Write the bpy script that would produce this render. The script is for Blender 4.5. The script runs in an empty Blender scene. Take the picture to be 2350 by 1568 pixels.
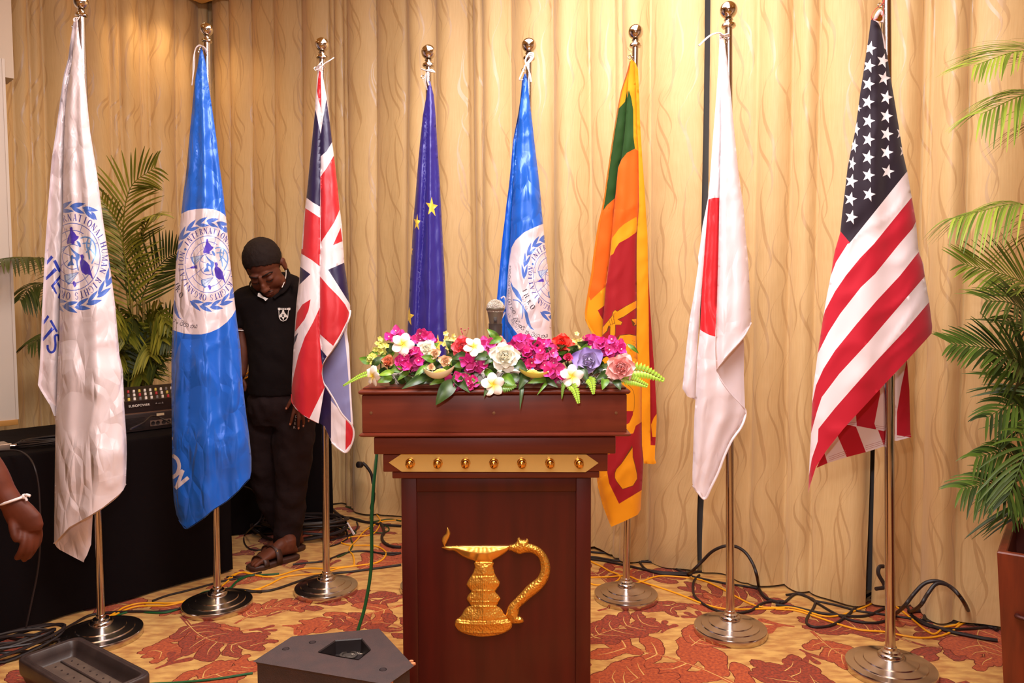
import bpy, bmesh, math, random
import numpy as np
from mathutils import Vector, Matrix, noise
from mathutils.geometry import delaunay_2d_cdt
PI = math.pi
scene = bpy.context.scene
COL = scene.collection

# ------------------------------------------------------------ camera, light, exposure
W, H, F = 2350.0, 1568.0, 1750.0
CAMZ = 1.40
cd = bpy.data.cameras.new('camera'); cd.sensor_width = 36.0; cd.lens = 36.0 * F / W
cd.clip_start = 0.05
cam = bpy.data.objects.new('camera', cd); COL.objects.link(cam)
ROT = Matrix.Rotation(PI/2 - math.atan(100/F), 3, 'X') @ Matrix.Rotation(-0.003, 3, 'Z')
cam.matrix_world = Matrix.Translation((0, 0, CAMZ)) @ ROT.to_4x4()
scene.camera = cam
scene.view_settings.view_transform = 'Standard'
scene.view_settings.look = 'None'
scene.view_settings.gamma = 1.0
scene.view_settings.exposure = 0.12
scene.view_settings.use_curve_mapping = False

wd = bpy.data.worlds.new('world'); scene.world = wd; wd.use_nodes = True
wd.node_tree.nodes['Background'].inputs[0].default_value = (1.0, 0.88, 0.76, 1)
wd.node_tree.nodes['Background'].inputs[1].default_value = 0.30

def area(name, loc, target, size, power, color, shape='SQUARE', sy=None, spread=180):
    l = bpy.data.lights.new(name, 'AREA'); l.energy = power; l.color = color; l.size = size; l.shape = shape
    if sy: l.shape = 'RECTANGLE'; l.size_y = sy
    l.spread = math.radians(spread)
    o = bpy.data.objects.new(name, l); COL.objects.link(o); o.location = loc
    o.rotation_euler = (Vector(target) - Vector(loc)).to_track_quat('-Z', 'Y').to_euler()
    return o
# the camera's flash: bounced off the ceiling above it, and what leaks straight ahead
area('bounce_light', (0.1, 1.4, 3.38), (0.15, 2.7, 0.0), 1.3, 118, (0.98, 0.95, 0.98))
area('ceiling_wash', (0.1, 2.9, 3.40), (0.1, 3.0, 0.0), 1.5, 46, (0.99, 0.95, 0.94))
area('rear_fill', (-0.6, -0.9, 3.38), (-0.6, -0.9, 0.0), 1.8, 24, (1.0, 0.72, 0.46))  # added warm fill behind the camera, no lamp known there; lifts fronts and brass reflections
area('flash_light', (-0.12, 0.0, 1.72), (0.0, 3.5, 1.2), 0.10, 14, (1.0, 0.95, 0.98))
# recessed ceiling downlights (warm)
DOWN = [(-1.9, 4.3), (-0.6, 3.7), (0.8, 3.0), (-2.1, 2.6), (1.9, 1.9), (-0.5, 1.6), (0.9, 0.4), (-1.6, 0.4), (-2.2, 5.1)]

def R_(px, py):
    return ROT @ Vector(((px - W/2)/F, (H/2 - py)/F, -1.0))
def P(px, py, Y):
    r = R_(px, py); t = Y / r.y
    return Vector((r.x*t, Y, CAMZ + r.z*t))
def FL(px, py, z=0.0):
    r = R_(px, py); t = (z - CAMZ)/r.z
    return Vector((r.x*t, r.y*t, z))
def PROJ(p):
    v = ROT.transposed() @ (Vector(p) - Vector((0, 0, CAMZ)))
    return (W/2 + F*v.x/-v.z, H/2 - F*v.y/-v.z)

# ------------------------------------------------------------ materials
def S(r, g, b):                      # 0-255 screen colour to linear
    f = lambda c: (c/255/12.92) if c/255 <= 0.04045 else ((c/255+0.055)/1.055)**2.4
    return (f(r), f(g), f(b), 1.0)
def mat(name, col, rough=0.5, metal=0.0, spec=0.5, bump=None, var=None, sheen=0.0, coat=0.0, attr=None, aniso=0, trans=0, stretch=None, sss=0):
    m = bpy.data.materials.new(name); m.use_nodes = True
    nt = m.node_tree; b = nt.nodes['Principled BSDF']; N = nt.nodes.new; L = nt.links.new
    b.inputs['Base Color'].default_value = col
    b.inputs['Roughness'].default_value = rough
    b.inputs['Metallic'].default_value = metal
    b.inputs['Specular IOR Level'].default_value = spec
    if sheen: b.inputs['Sheen Weight'].default_value = sheen; b.inputs['Sheen Roughness'].default_value = .4
    if coat: b.inputs['Coat Weight'].default_value = coat; b.inputs['Coat Roughness'].default_value = .12
    if aniso: b.inputs['Anisotropic'].default_value = aniso
    if trans: b.inputs['Transmission Weight'].default_value = trans
    if sss:
        b.inputs['Subsurface Weight'].default_value = sss; b.inputs['Subsurface Radius'].default_value = (.01, .006, .004)
    tc = N('ShaderNodeTexCoord'); mp = N('ShaderNodeMapping'); L(tc.outputs['Object'], mp.inputs[0])
    if stretch: mp.inputs['Scale'].default_value = stretch
    src = None
    if attr:
        a = N('ShaderNodeAttribute'); a.attribute_name = attr; src = a.outputs['Color']
        L(src, b.inputs['Base Color'])
    if var:                           # (scale, second colour or factor, detail)
        n = N('ShaderNodeTexNoise'); n.inputs['Scale'].default_value = var[0]; n.inputs['Detail'].default_value = var[2] if len(var) > 2 else 4
        L(mp.outputs[0], n.inputs['Vector'])
        r = N('ShaderNodeValToRGB'); r.color_ramp.elements[0].position = .35; r.color_ramp.elements[1].position = .65
        L(n.outputs[0], r.inputs[0])
        mx = N('ShaderNodeMix'); mx.data_type = 'RGBA'
        if isinstance(var[1], (int, float)):
            mx.blend_type = 'MULTIPLY'; mx.inputs[7].default_value = (var[1], var[1], var[1], 1)
        else: mx.inputs[7].default_value = var[1]
        L(r.outputs[0], mx.inputs[0])
        if src: L(src, mx.inputs[6])
        else: mx.inputs[6].default_value = col
        L(mx.outputs[2], b.inputs['Base Color'])
    if bump:                          # list of (kind, scale, strength, distance)
        prev = None
        for kd, sc, st, dist in bump:
            if kd == 'crease':
                m2 = N('ShaderNodeMapping'); m2.inputs['Rotation'].default_value = (.3, .75, .2); m2.inputs['Scale'].default_value = (1.25, 1, .42); L(tc.outputs['Object'], m2.inputs[0])
                n = N('ShaderNodeTexVoronoi'); n.feature = 'DISTANCE_TO_EDGE'; n.inputs['Scale'].default_value = sc; L(m2.outputs[0], n.inputs['Vector'])
                pw = N('ShaderNodeMapRange'); pw.inputs[2].default_value = .22; L(n.outputs['Distance'], pw.inputs[0])
                ms = N('ShaderNodeTexNoise'); ms.inputs['Scale'].default_value = sc*.45; ms.inputs['Detail'].default_value = 1; L(tc.outputs['Object'], ms.inputs['Vector'])
                mk_ = N('ShaderNodeMapRange'); mk_.inputs[1].default_value = .42; mk_.inputs[2].default_value = .62; L(ms.outputs[0], mk_.inputs[0])
                mu = N('ShaderNodeMath'); mu.operation = 'MULTIPLY'; L(pw.outputs[0], mu.inputs[0]); L(mk_.outputs[0], mu.inputs[1]); o = mu.outputs[0]
            elif kd == 'voronoi':
                n = N('ShaderNodeTexVoronoi'); n.inputs['Scale'].default_value = sc; L(mp.outputs[0], n.inputs['Vector']); o = n.outputs['Distance']
            elif kd == 'weave':
                n = N('ShaderNodeTexWave'); n.inputs['Scale'].default_value = sc; n.inputs['Distortion'].default_value = 1; L(mp.outputs[0], n.inputs['Vector']); o = n.outputs['Fac']
            else:
                n = N('ShaderNodeTexNoise'); n.inputs['Scale'].default_value = sc; n.inputs['Detail'].default_value = 5; L(mp.outputs[0], n.inputs['Vector']); o = n.outputs[0]
            bp = N('ShaderNodeBump'); bp.inputs['Strength'].default_value = st; bp.inputs['Distance'].default_value = dist
            L(o, bp.inputs['Height'])
            if prev: L(prev, bp.inputs['Normal'])
            prev = bp.outputs[0]
        L(prev, b.inputs['Normal'])
    return m

# ------------------------------------------------------------ object helpers
ORG = {}
def tag(o, label=None, cat=None, group=None, kind=None):
    if label: o['label'] = label
    if cat: o['category'] = cat
    if group: o['group'] = group
    if kind: o['kind'] = kind
    return o
def thing(name, loc, label, cat, group=None):
    o = bpy.data.objects.new(name, None); o.empty_display_size = .05; COL.objects.link(o)
    o.location = loc; ORG[o.name] = Vector(loc)
    return tag(o, label, cat, group)
def mk(name, V, Fc, m, parent=None, smooth=True, mi=None, cols=None, uvs=None, label=None):
    if parent is not None: org = ORG[parent.name]
    else:
        a = np.array([tuple(v) for v in V]); org = Vector(((a[:, 0].min()+a[:, 0].max())/2, (a[:, 1].min()+a[:, 1].max())/2, a[:, 2].min()))
    me = bpy.data.meshes.new(name)
    me.from_pydata([(v[0]-org.x, v[1]-org.y, v[2]-org.z) for v in V], [], [tuple(f) for f in Fc])
    for q in (m if isinstance(m, (list, tuple)) else [m]): me.materials.append(q)
    if mi is not None: me.polygons.foreach_set('material_index', np.array(mi, dtype=np.int32))
    if smooth: me.polygons.foreach_set('use_smooth', np.ones(len(me.polygons), dtype=bool))
    if cols is not None:
        ca = me.color_attributes.new('Col', 'FLOAT_COLOR', 'POINT')
        ca.data.foreach_set('color', np.array(cols, dtype=np.float32).ravel())
    if uvs is not None:
        ul = me.uv_layers.new(name='UVMap')
        li = np.empty(len(me.loops), dtype=np.int32); me.loops.foreach_get('vertex_index', li)
        ul.data.foreach_set('uv', np.array(uvs, dtype=np.float32)[li].ravel())
    me.update()
    o = bpy.data.objects.new(name, me); COL.objects.link(o)
    ORG[o.name] = org
    if parent is None: o.location = org
    else: o.parent = parent
    if label: o['label'] = label
    return o
def self_soft(m): return getattr(m, 'name', '') in ('flower_petals', 'glossy_leaves', 'palm_leaflets')
class MB:
    """collects simple solids, built as one mesh"""
    def __init__(s): s.V = []; s.F = []; s.I = []; s.C = []
    def add(s, V, Fc, mi=0, col=None):
        n = len(s.V); s.V += [tuple(v) for v in V]; s.F += [tuple(i+n for i in f) for f in Fc]; s.I += [mi]*len(Fc)
        if col is not None: s.C += (col if isinstance(col, list) else [tuple(col)]*len(V))
        return s
    def box(s, x0, x1, y0, y1, z0, z1, mi=0, bev=0.0, M=None):
        bm = bmesh.new(); bmesh.ops.create_cube(bm, size=1)
        for v in bm.verts: v.co = Vector(((x0+x1)/2+v.co.x*(x1-x0), (y0+y1)/2+v.co.y*(y1-y0), (z0+z1)/2+v.co.z*(z1-z0)))
        if bev: bmesh.ops.bevel(bm, geom=bm.edges[:], offset=bev, segments=3, affect='EDGES', profile=.5)
        if M is not None: bm.transform(M)
        bm.verts.index_update()
        s.add([v.co.copy() for v in bm.verts], [[v.index for v in f.verts] for f in bm.faces], mi); bm.free(); return s
    def lathe(s, prof, c, ax=None, n=32, mi=0):
        """prof: (r, h) list; axis direction ax from c"""
        ax = Vector(ax or (0, 0, 1)).normalized(); q = ax.to_track_quat('Z', 'Y')
        V = []; Fc = []
        for r, h in prof:
            for k in range(n):
                a = 2*PI*k/n; V.append(Vector(c) + q @ Vector((r*math.cos(a), r*math.sin(a), h)))
        for i in range(len(prof)-1):
            for k in range(n):
                k2 = (k+1) % n; Fc.append((i*n+k, i*n+k2, (i+1)*n+k2, (i+1)*n+k))
        if prof[0][0] > 1e-5: Fc.append(tuple(range(n))[::-1])
        if prof[-1][0] > 1e-5: Fc.append(tuple((len(prof)-1)*n+k for k in range(n)))
        return s.add(V, Fc, mi)
    def tube(s, pts, rad, n=8, mi=0, col=None, flat=1.0):
        pts = [Vector(p) for p in pts]; V = []; Fc = []
        up = None
        for i, p in enumerate(pts):
            t = (pts[min(i+1, len(pts)-1)] - pts[max(i-1, 0)])
            if t.length < 1e-9: t = Vector((0, 0, 1))
            t.normalize()
            if up is None: up = t.orthogonal().normalized() if abs(t.z) > .9 else Vector((0, 0, 1))
            up = (up - t*up.dot(t))
            up = up.normalized() if up.length > 1e-6 else t.orthogonal().normalized()
            sd = t.cross(up); r = rad[i] if isinstance(rad, (list, tuple)) else rad
            for k in range(n):
                a = 2*PI*k/n; V.append(p + sd*(r*math.cos(a)) + up*(r*flat*math.sin(a)))
        for i in range(len(pts)-1):
            for k in range(n):
                k2 = (k+1) % n; Fc.append((i*n+k, i*n+k2, (i+1)*n+k2, (i+1)*n+k))
        Fc.append(tuple(range(n))[::-1]); Fc.append(tuple((len(pts)-1)*n+k for k in range(n)))
        return s.add(V, Fc, mi, col)
    def ball(s, c, r, n=16, mi=0, M=None, col=None):
        rx, ry, rz = (r, r, r) if isinstance(r, (int, float)) else r
        V = []; Fc = []; m = n//2
        for i in range(m+1):
            th = PI*i/m
            for k in range(n):
                a = 2*PI*k/n; v = Vector((rx*math.sin(th)*math.cos(a), ry*math.sin(th)*math.sin(a), rz*math.cos(th)))
                if M is not None: v = M @ v
                V.append(Vector(c)+v)
        for i in range(m):
            for k in range(n):
                k2 = (k+1) % n; Fc.append((i*n+k, (i+1)*n+k, (i+1)*n+k2, i*n+k2))
        return s.add(V, Fc, mi, col)
    def build(s, name, m, parent=None, smooth=True, label=None):
        o = mk(name, s.V, s.F, m, parent, smooth, s.I, s.C if s.C else None, label=label)
        return sharp(o, 44) if smooth and not (self_soft(m)) else o
def sharp(o, ang=35):
    bm = bmesh.new(); bm.from_mesh(o.data)
    for e in bm.edges:
        if len(e.link_faces) == 2 and e.calc_face_angle(0) > math.radians(ang): e.smooth = False
    bm.to_mesh(o.data); bm.free(); return o
def spline(pts, n=8):
    pts = [Vector(p) for p in pts]
    if len(pts) < 3: return pts
    q = [pts[0]*2-pts[1]] + pts + [pts[-1]*2-pts[-2]]; out = []
    for i in range(1, len(q)-2):
        p0, p1, p2, p3 = q[i-1:i+3]
        for k in range(n):
            t = k/n
            out.append(.5*((2*p1)+(p2-p0)*t+(2*p0-5*p1+4*p2-p3)*t*t+(3*p1-p0-3*p2+p3)*t**3))
    out.append(pts[-1]); return out

# ------------------------------------------------------------ flat pattern tools (polygons -> triangulated cloth)
def pip(poly, X, Y):
    p = np.asarray(poly, float); x0, y0 = p[:, 0], p[:, 1]; x1, y1 = np.roll(x0, -1), np.roll(y0, -1)
    ins = np.zeros(len(X), bool)
    for a, b, c, d in zip(x0, y0, x1, y1):
        if b == d: continue
        ins ^= ((b > Y) != (d > Y)) & (X < (c-a)*(Y-b)/(d-b)+a)
    return ins
def dens(poly, step, closed=True):
    out = []; n = len(poly)
    for i in range(n if closed else n-1):
        a = poly[i]; b = poly[(i+1) % n]; L = math.hypot(b[0]-a[0], b[1]-a[1]); k = max(1, int(math.ceil(L/step)))
        for j in range(k): out.append((a[0]+(b[0]-a[0])*j/k, a[1]+(b[1]-a[1])*j/k))
    if not closed: out.append(tuple(poly[-1]))
    return out
def smooth2(poly, n=4, closed=False):
    p = [Vector((a[0], a[1], 0)) for a in poly]
    if closed:
        m = len(p); q = [p[-1]] + p + [p[0], p[1]]; out = []
        for i in range(1, m+1):
            p0, p1, p2, p3 = q[i-1:i+3]
            for k in range(n):
                t = k/n; v = .5*((2*p1)+(p2-p0)*t+(2*p0-5*p1+4*p2-p3)*t*t+(3*p1-p0-3*p2+p3)*t**3); out.append((v.x, v.y))
        return out
    return [(v.x, v.y) for v in spline(p, n)]
def stroke(pts, w, w2=None, sm=0):
    """polygon around a polyline, width w tapering to w2"""
    if sm: pts = smooth2(pts, sm)
    n = len(pts); A = []; B = []
    for i, p in enumerate(pts):
        a = pts[max(i-1, 0)]; b = pts[min(i+1, n-1)]; dx, dy = b[0]-a[0], b[1]-a[1]; L = math.hypot(dx, dy) or 1
        t = i/(n-1)
        ww = (w + ((w2 if w2 is not None else w)-w)*t)/2
        A.append((p[0]-dy/L*ww, p[1]+dx/L*ww)); B.append((p[0]+dy/L*ww, p[1]-dx/L*ww))
    return A + B[::-1]
def ell(cx, cy, rx, ry=None, n=20, a0=0, a1=360):
    ry = ry or rx
    return [(cx+rx*math.cos(math.radians(a0+(a1-a0)*k/n)), cy+ry*math.sin(math.radians(a0+(a1-a0)*k/n))) for k in range(n if a1-a0 == 360 else n+1)]
def star(cx, cy, rx, ry=None, rot=0, inner=.40, shear=0):
    ry = ry or rx; out = []
    for k in range(10):
        a = math.radians(-90+36*k+rot); r = 1 if k % 2 == 0 else inner
        x, y = r*math.cos(a), r*math.sin(a); out.append((cx+rx*x+shear*y*rx, cy+ry*y))
    return out
def fabric(outline, lines, regions, gx, gy, pos, step=None):
    """outline: polygon; regions: list of (material index, [polygons]); pos(x, y) -> 3D. Returns V, F, MI"""
    step = step or max(gx, gy)
    pts = []; edges = []
    def addpoly(poly, closed=True):
        n0 = len(pts); q = dens(poly, step, closed); pts.extend(q)
        for i in range(len(q)-1): edges.append((n0+i, n0+i+1))
        if closed: edges.append((n0+len(q)-1, n0))
    addpoly(outline)
    for l in lines: addpoly(l, False)
    O = np.array(outline); x0, y0 = O.min(0); x1, y1 = O.max(0)
    for mi, polys in regions:
        for p in polys:
            q = np.array(p)
            if q[:, 0].max() < x0-2*gx or q[:, 0].min() > x1+2*gx or q[:, 1].max() < y0-2*gy or q[:, 1].min() > y1+2*gy: continue
            addpoly(p)
    GX, GY = np.meshgrid(np.arange(x0+gx*.5, x1, gx), np.arange(y0+gy*.5, y1, gy)); GX[1::2] += gx/2
    GX = GX.ravel(); GY = GY.ravel(); ok = pip(outline, GX, GY)
    pts += list(zip(GX[ok], GY[ok]))
    vo, eo, fo, *_ = delaunay_2d_cdt([Vector(p) for p in pts], edges, [], 0, 1e-5*max(x1-x0, 1e-3))
    vo = np.array([tuple(v) for v in vo]); fo = np.array([tuple(f) for f in fo])
    cx = vo[fo, 0].mean(1); cy = vo[fo, 1].mean(1)
    ok = pip(outline, cx, cy); fo = fo[ok]; cx = cx[ok]; cy = cy[ok]
    mi = np.zeros(len(fo), int)
    for m, polys in regions:
        for p in polys:
            q = np.array(p); s = np.where((cx >= q[:, 0].min()) & (cx <= q[:, 0].max()) & (cy >= q[:, 1].min()) & (cy <= q[:, 1].max()))[0]
            if len(s): mi[s[pip(p, cx[s], cy[s])]] = m
    used = np.unique(fo); mp = -np.ones(len(vo), int); mp[used] = np.arange(len(used))
    V = [pos(vo[i, 0], vo[i, 1]) for i in used]
    return V, [tuple(f) for f in mp[fo]], list(mi)

# ------------------------------------------------------------ the room
C0 = Vector((-2.26, 5.78, 0)); DR = Vector((.862, -.506, 0)).normalized(); DL = Vector((-.506, -.862, 0)).normalized()
CEIL = 3.50
def ROOM(s, t, z=0): return C0 + DR*s + DL*t + Vector((0, 0, z))
ROOMW, ROOMD = 8.2, 7.6
m_wall = mat('wall_paint', S(222, 206, 188), .8, bump=[('noise', 60, .1, .002)])
m_dark = mat('wall_paint_grey', S(128, 122, 120), .8, bump=[('noise', 60, .1, .002)])
m_ceil = mat('ceiling_paint', S(236, 196, 120), .75, bump=[('noise', 40, .08, .002)])
def slab(name, a, b, z0, z1, th, m, n):
    """upright wall between a and b, thickness th away from the room (direction -n)"""
    V = []; n = Vector(n)
    for p in (a, b, b - n*th, a - n*th):
        for z in (z0, z1): V.append(Vector((p.x, p.y, z)))
    o = mk(name, V, [(0, 2, 3, 1), (2, 4, 5, 3), (4, 6, 7, 5), (6, 0, 1, 7), (1, 3, 5, 7), (0, 6, 4, 2)], m, smooth=False)
    return tag(o, kind='structure')
slab('wall_back', ROOM(-.1, -.1), ROOM(ROOMW, -.1), -.05, 4.0, .12, m_dark, DL)
slab('wall_left', ROOM(-.1, -.1), ROOM(-.1, ROOMD), -.05, 4.0, .12, m_dark, DR)
slab('wall_right', ROOM(ROOMW, -.1), ROOM(ROOMW, ROOMD), -.05, 4.0, .12, m_wall, -DR)
slab('wall_front', ROOM(-.1, ROOMD), ROOM(ROOMW, ROOMD), -.05, 4.0, .12, mat('wall_cream', S(232, 208, 176), .7), -DL)
# lowered ceiling, open along the curtain recess, with the slab above it
V = [ROOM(a, b, z) for z in (CEIL, CEIL+.1) for a, b in ((.16, .16), (ROOMW, .16), (ROOMW, ROOMD), (.16, ROOMD))]
tag(mk('ceiling', V, [(0, 3, 2, 1), (4, 5, 6, 7), (0, 1, 5, 4), (1, 2, 6, 5), (2, 3, 7, 6), (3, 0, 4, 7)], m_ceil, smooth=False), kind='structure')
V = [ROOM(a, b, z) for z in (3.98, 4.05) for a, b in ((-.2, -.2), (ROOMW+.1, -.2), (ROOMW+.1, ROOMD+.1), (-.2, ROOMD+.1))]
tag(mk('ceiling', V, [(0, 3, 2, 1), (4, 5, 6, 7), (0, 1, 5, 4), (1, 2, 6, 5), (2, 3, 7, 6), (3, 0, 4, 7)], m_dark, smooth=False), kind='structure')

m_trimmetal = mat('downlight_trim', S(220, 205, 180), .3, .8)
m_lamp = bpy.data.materials.new('lamp_glow'); m_lamp.use_nodes = True
_b = m_lamp.node_tree.nodes['Principled BSDF']; _b.inputs['Emission Color'].default_value = (1, .72, .4, 1); _b.inputs['Emission Strength'].default_value = 25
for i, (x, y) in enumerate(DOWN):
    t = thing('ceiling_downlight', (x, y, CEIL-.012), 'recessed warm downlight in the ceiling '+('over the long black table', 'above the indigo starred flag', 'in front of the lion flag', 'above the tray at the left', 'above the planter', 'left above the loudspeaker', 'above where the camera stands, right side', 'above where the camera stands, left side', 'nearest the curtained corner')[i], 'ceiling light', 'ceiling downlights')
    MB().lathe([(.045, .01), (.062, .008), (.065, 0), (.06, -.004), (.048, -.002), (.045, .01)], (x, y, CEIL-.012), n=24).build('trim_ring', m_trimmetal, t)
    MB().lathe([(0, .004), (.045, .004), (.045, .008), (0, .008)], (x, y, CEIL-.012), n=20).build('bulb', m_lamp, t)
    l = bpy.data.lights.new('downlight_beam', 'SPOT'); l.energy = 17; l.color = (1, .66, .34); l.spot_size = math.radians(125); l.spot_blend = .8; l.shadow_soft_size = .05
    o = bpy.data.objects.new('downlight_beam', l); COL.objects.link(o); o.location = (x, y, CEIL-.03)

# ------------------------------------------------------------ carpet
def leaf_shapes(a, b, wid, bend, nl, rnd):
    """acanthus spray from base a to tip b (metres, floor plane): lobes, expanded lobes, veins"""
    ax = np.array(b)-np.array(a); L = np.hypot(*ax); ax = ax/L; pr = np.array((-ax[1], ax[0]))
    sp = lambda t: np.array(a)+ax*L*t+pr*bend*L*math.sin(PI*t)
    lob = []; vein = []
    for k in range(nl):
        t = .10+.80*k/(nl-1); sz = wid*(1-.62*abs(t-.42)**1.2)*rnd.uniform(.8, 1.2)
        for sgn in (1, -1):
            if rnd.random() < .08: continue
            c0 = sp(t); d = (sp(min(t+.05, 1))-sp(max(t-.05, 0))); d /= np.hypot(*d); q = np.array((-d[1], d[0]))*sgn
            a0 = math.radians(rnd.uniform(55, 85)); a1 = math.radians(rnd.uniform(-10, 30)); Lp = sz*rnd.uniform(1.15, 1.5); A = []; B = []; c = c0.copy(); n = 11; wm = sz*rnd.uniform(.24, .34)
            for j in range(n+1):
                u = j/n; an = a0+(a1-a0)*u; dr = d*math.cos(an)+q*math.sin(an); dq = np.array((-dr[1], dr[0]))
                w_ = wm*(.34+.66*math.sin(PI*min(1, .10+.86*u))**.8)*(1 if j < n else .35)*(1+.16*math.sin(u*11+k*2))
                A.append(tuple(c+dq*w_)); B.append(tuple(c-dq*w_*(1+.18*math.sin(u*9+k)))); c = c+dr*Lp/n
            P_ = dens(A+B[::-1], .012); P_ = [(x+rnd.uniform(-.0022, .0022), y+rnd.uniform(-.0022, .0022)) for x, y in P_]
            lob.append(P_)
            if rnd.random() < .6: vein.append(stroke([tuple(c0+q*sz*.02), tuple((np.array(A[4])+np.array(B[4]))/2), tuple((np.array(A[7])+np.array(B[7]))/2)], wid*.035, .001, 2))
    tip = [tuple(sp(.92)+ax*wid*.55*math.cos(th)+pr*wid*.22*math.sin(th)) for th in np.linspace(0, 2*PI, 12)[:-1]]
    lob.append(tip)
    stem = stroke([tuple(sp(t)) for t in np.linspace(-.18, .85, 9)], wid*.16, .008)
    lob.append(stem); vein.append(stroke([tuple(sp(t)) for t in np.linspace(-.05, .8, 9)], wid*.035, .001))
    big = []
    for p in lob[:-1]:
        q = np.array(p); c = q.mean(0); d = q-c; L_ = np.hypot(d[:, 0], d[:, 1])[:, None]; big.append([tuple(v) for v in c+d*(1+.0045/L_)])
    return lob, big, vein
rnd = random.Random(7)
LEAVES = [((1740, 1600), (1400, 1480), .17), ((1330, 1475), (1490, 1425), .12), ((1380, 1600), (1490, 1545), .13), ((1840, 1400), (1570, 1350), .13),
          ((1880, 1465), (2060, 1530), .10), ((2330, 1455), (2110, 1500), .13), ((1700, 1420), (1640, 1370), .10), ((1960, 1600), (1790, 1530), .13),
          ((560, 1448), (350, 1505), .12), ((430, 1430), (600, 1485), .12), ((385, 1580), (570, 1525), .12), ((660, 1400), (900, 1385), .11),
          ((900, 1395), (700, 1440), .12), ((980, 1470), (760, 1430), .10), ((560, 1420), (690, 1395), .09), ((2080, 1470), (1850, 1430), .11),
          ((2250, 1440), (2290, 1520), .12), ((1420, 1330), (1560, 1310), .10), ((820, 1310), (900, 1250), .11), ((760, 1250), (880, 1215), .12),
          ((600, 1330), (500, 1350), .08), ((690, 1310), (560, 1265), .10), ((950, 1560), (700, 1590), .13), ((200, 1600), (90, 1540), .12),
          ((500, 1390), (380, 1400), .08), ((1400, 1395), (1560, 1400), .10), ((1590, 1480), (1660, 1440), .10), ((2200, 1570), (2060, 1590), .11)]
reg = []; L1 = []; L2 = []; L3 = []; V3 = []; dk = []
def leafpush(a, b, w, k):
    w *= 1.02
    global L1, L2, V3, dk
    l, g, v = leaf_shapes(a, b, w, rnd.uniform(-.28, .28), rnd.choice((5, 6, 7)), rnd)
    reg.append((3, g)); reg.append((1 + k % 2, l)); reg.append((4, v))
    # a loose flourish beside the spray
    a = np.array(a); b = np.array(b); d = b-a; L = np.hypot(*d); d /= L; q = np.array((-d[1], d[0]))*rnd.choice((-1, 1)); c = a+q*w*1.5; ex = []
    for m_ in range(3):
        e = d*math.cos(m_*.7)+q*math.sin(m_*.7)*.8; p0 = c+d*w*.25*m_; ex.append(stroke([tuple(p0), tuple(p0+e*w*.5+q*w*.08), tuple(p0+e*w*1.0)], w*.10, w*.30, 4)); ex.append([tuple(p0+e*w*1.0+w*.15*np.array((math.cos(z), math.sin(z)))) for z in np.linspace(0, 2*PI, 12)[:-1]])
    reg.append((1+(k+1) % 2, ex))
used = []
for k, (a, b, w) in enumerate(LEAVES):
    A = FL(*a); B = FL(*b); used.append(((A.x+B.x)/2, (A.y+B.y)/2)); leafpush((A.x, A.y), (B.x, B.y), w, k)
tries = 0
while tries < 900 and len(used) < 100:
    tries += 1
    x, y = rnd.uniform(-2.6, 2.8), rnd.uniform(.9, 5.6)
    if min(math.hypot(x-u[0], y-u[1]) for u in used) < .36: continue
    a = rnd.uniform(0, 2*PI); l = rnd.uniform(.2, .3); used.append((x, y))
    leafpush((x-l*math.cos(a), y-l*math.sin(a)), (x+l*math.cos(a), y+l*math.sin(a)), rnd.uniform(.10, .15), len(used))
m_c = [mat('carpet_gold', S(214, 168, 90), .95, var=(13, S(176, 118, 54), 10), bump=[('noise', 260, .5, .004)], stretch=(1, 2.6, 1), sheen=.2),
       mat('carpet_orange', S(184, 82, 32), .95, var=(90, S(140, 50, 20), 6), bump=[('noise', 260, .5, .004)], sheen=.2),
       mat('carpet_rust', S(160, 58, 24), .95, var=(90, S(104, 34, 14), 6), bump=[('noise', 260, .5, .004)], sheen=.2),
       mat('carpet_outline', S(104, 34, 14), .95, bump=[('noise', 260, .5, .004)]),
       mat('carpet_cream', S(214, 170, 96), .95, bump=[('noise', 260, .5, .004)])]
out = [(-6.0, -5.0), (6.5, -5.0), (6.5, 7.5), (-6.0, 7.5)]
corners = [ROOM(-.2, -.2), ROOM(ROOMW+.2, -.2), ROOM(ROOMW+.2, ROOMD+.2), ROOM(-.2, ROOMD+.2)]
out = [(c.x, c.y) for c in corners]
Vv, Ff, Mi = fabric(out, [], reg, .5, .5, lambda x, y: (x, y, 0.0), step=.5)
Vv = list(Vv)
o = mk('floor', Vv, Ff, m_c, smooth=False, mi=Mi); tag(o, kind='structure')
bm = bmesh.new(); bm.from_mesh(o.data); bmesh.ops.recalc_face_normals(bm, faces=bm.faces)
if sum(f.normal.z for f in bm.faces) < 0: bmesh.ops.reverse_faces(bm, faces=bm.faces)
bm.to_mesh(o.data); bm.free()

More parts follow.
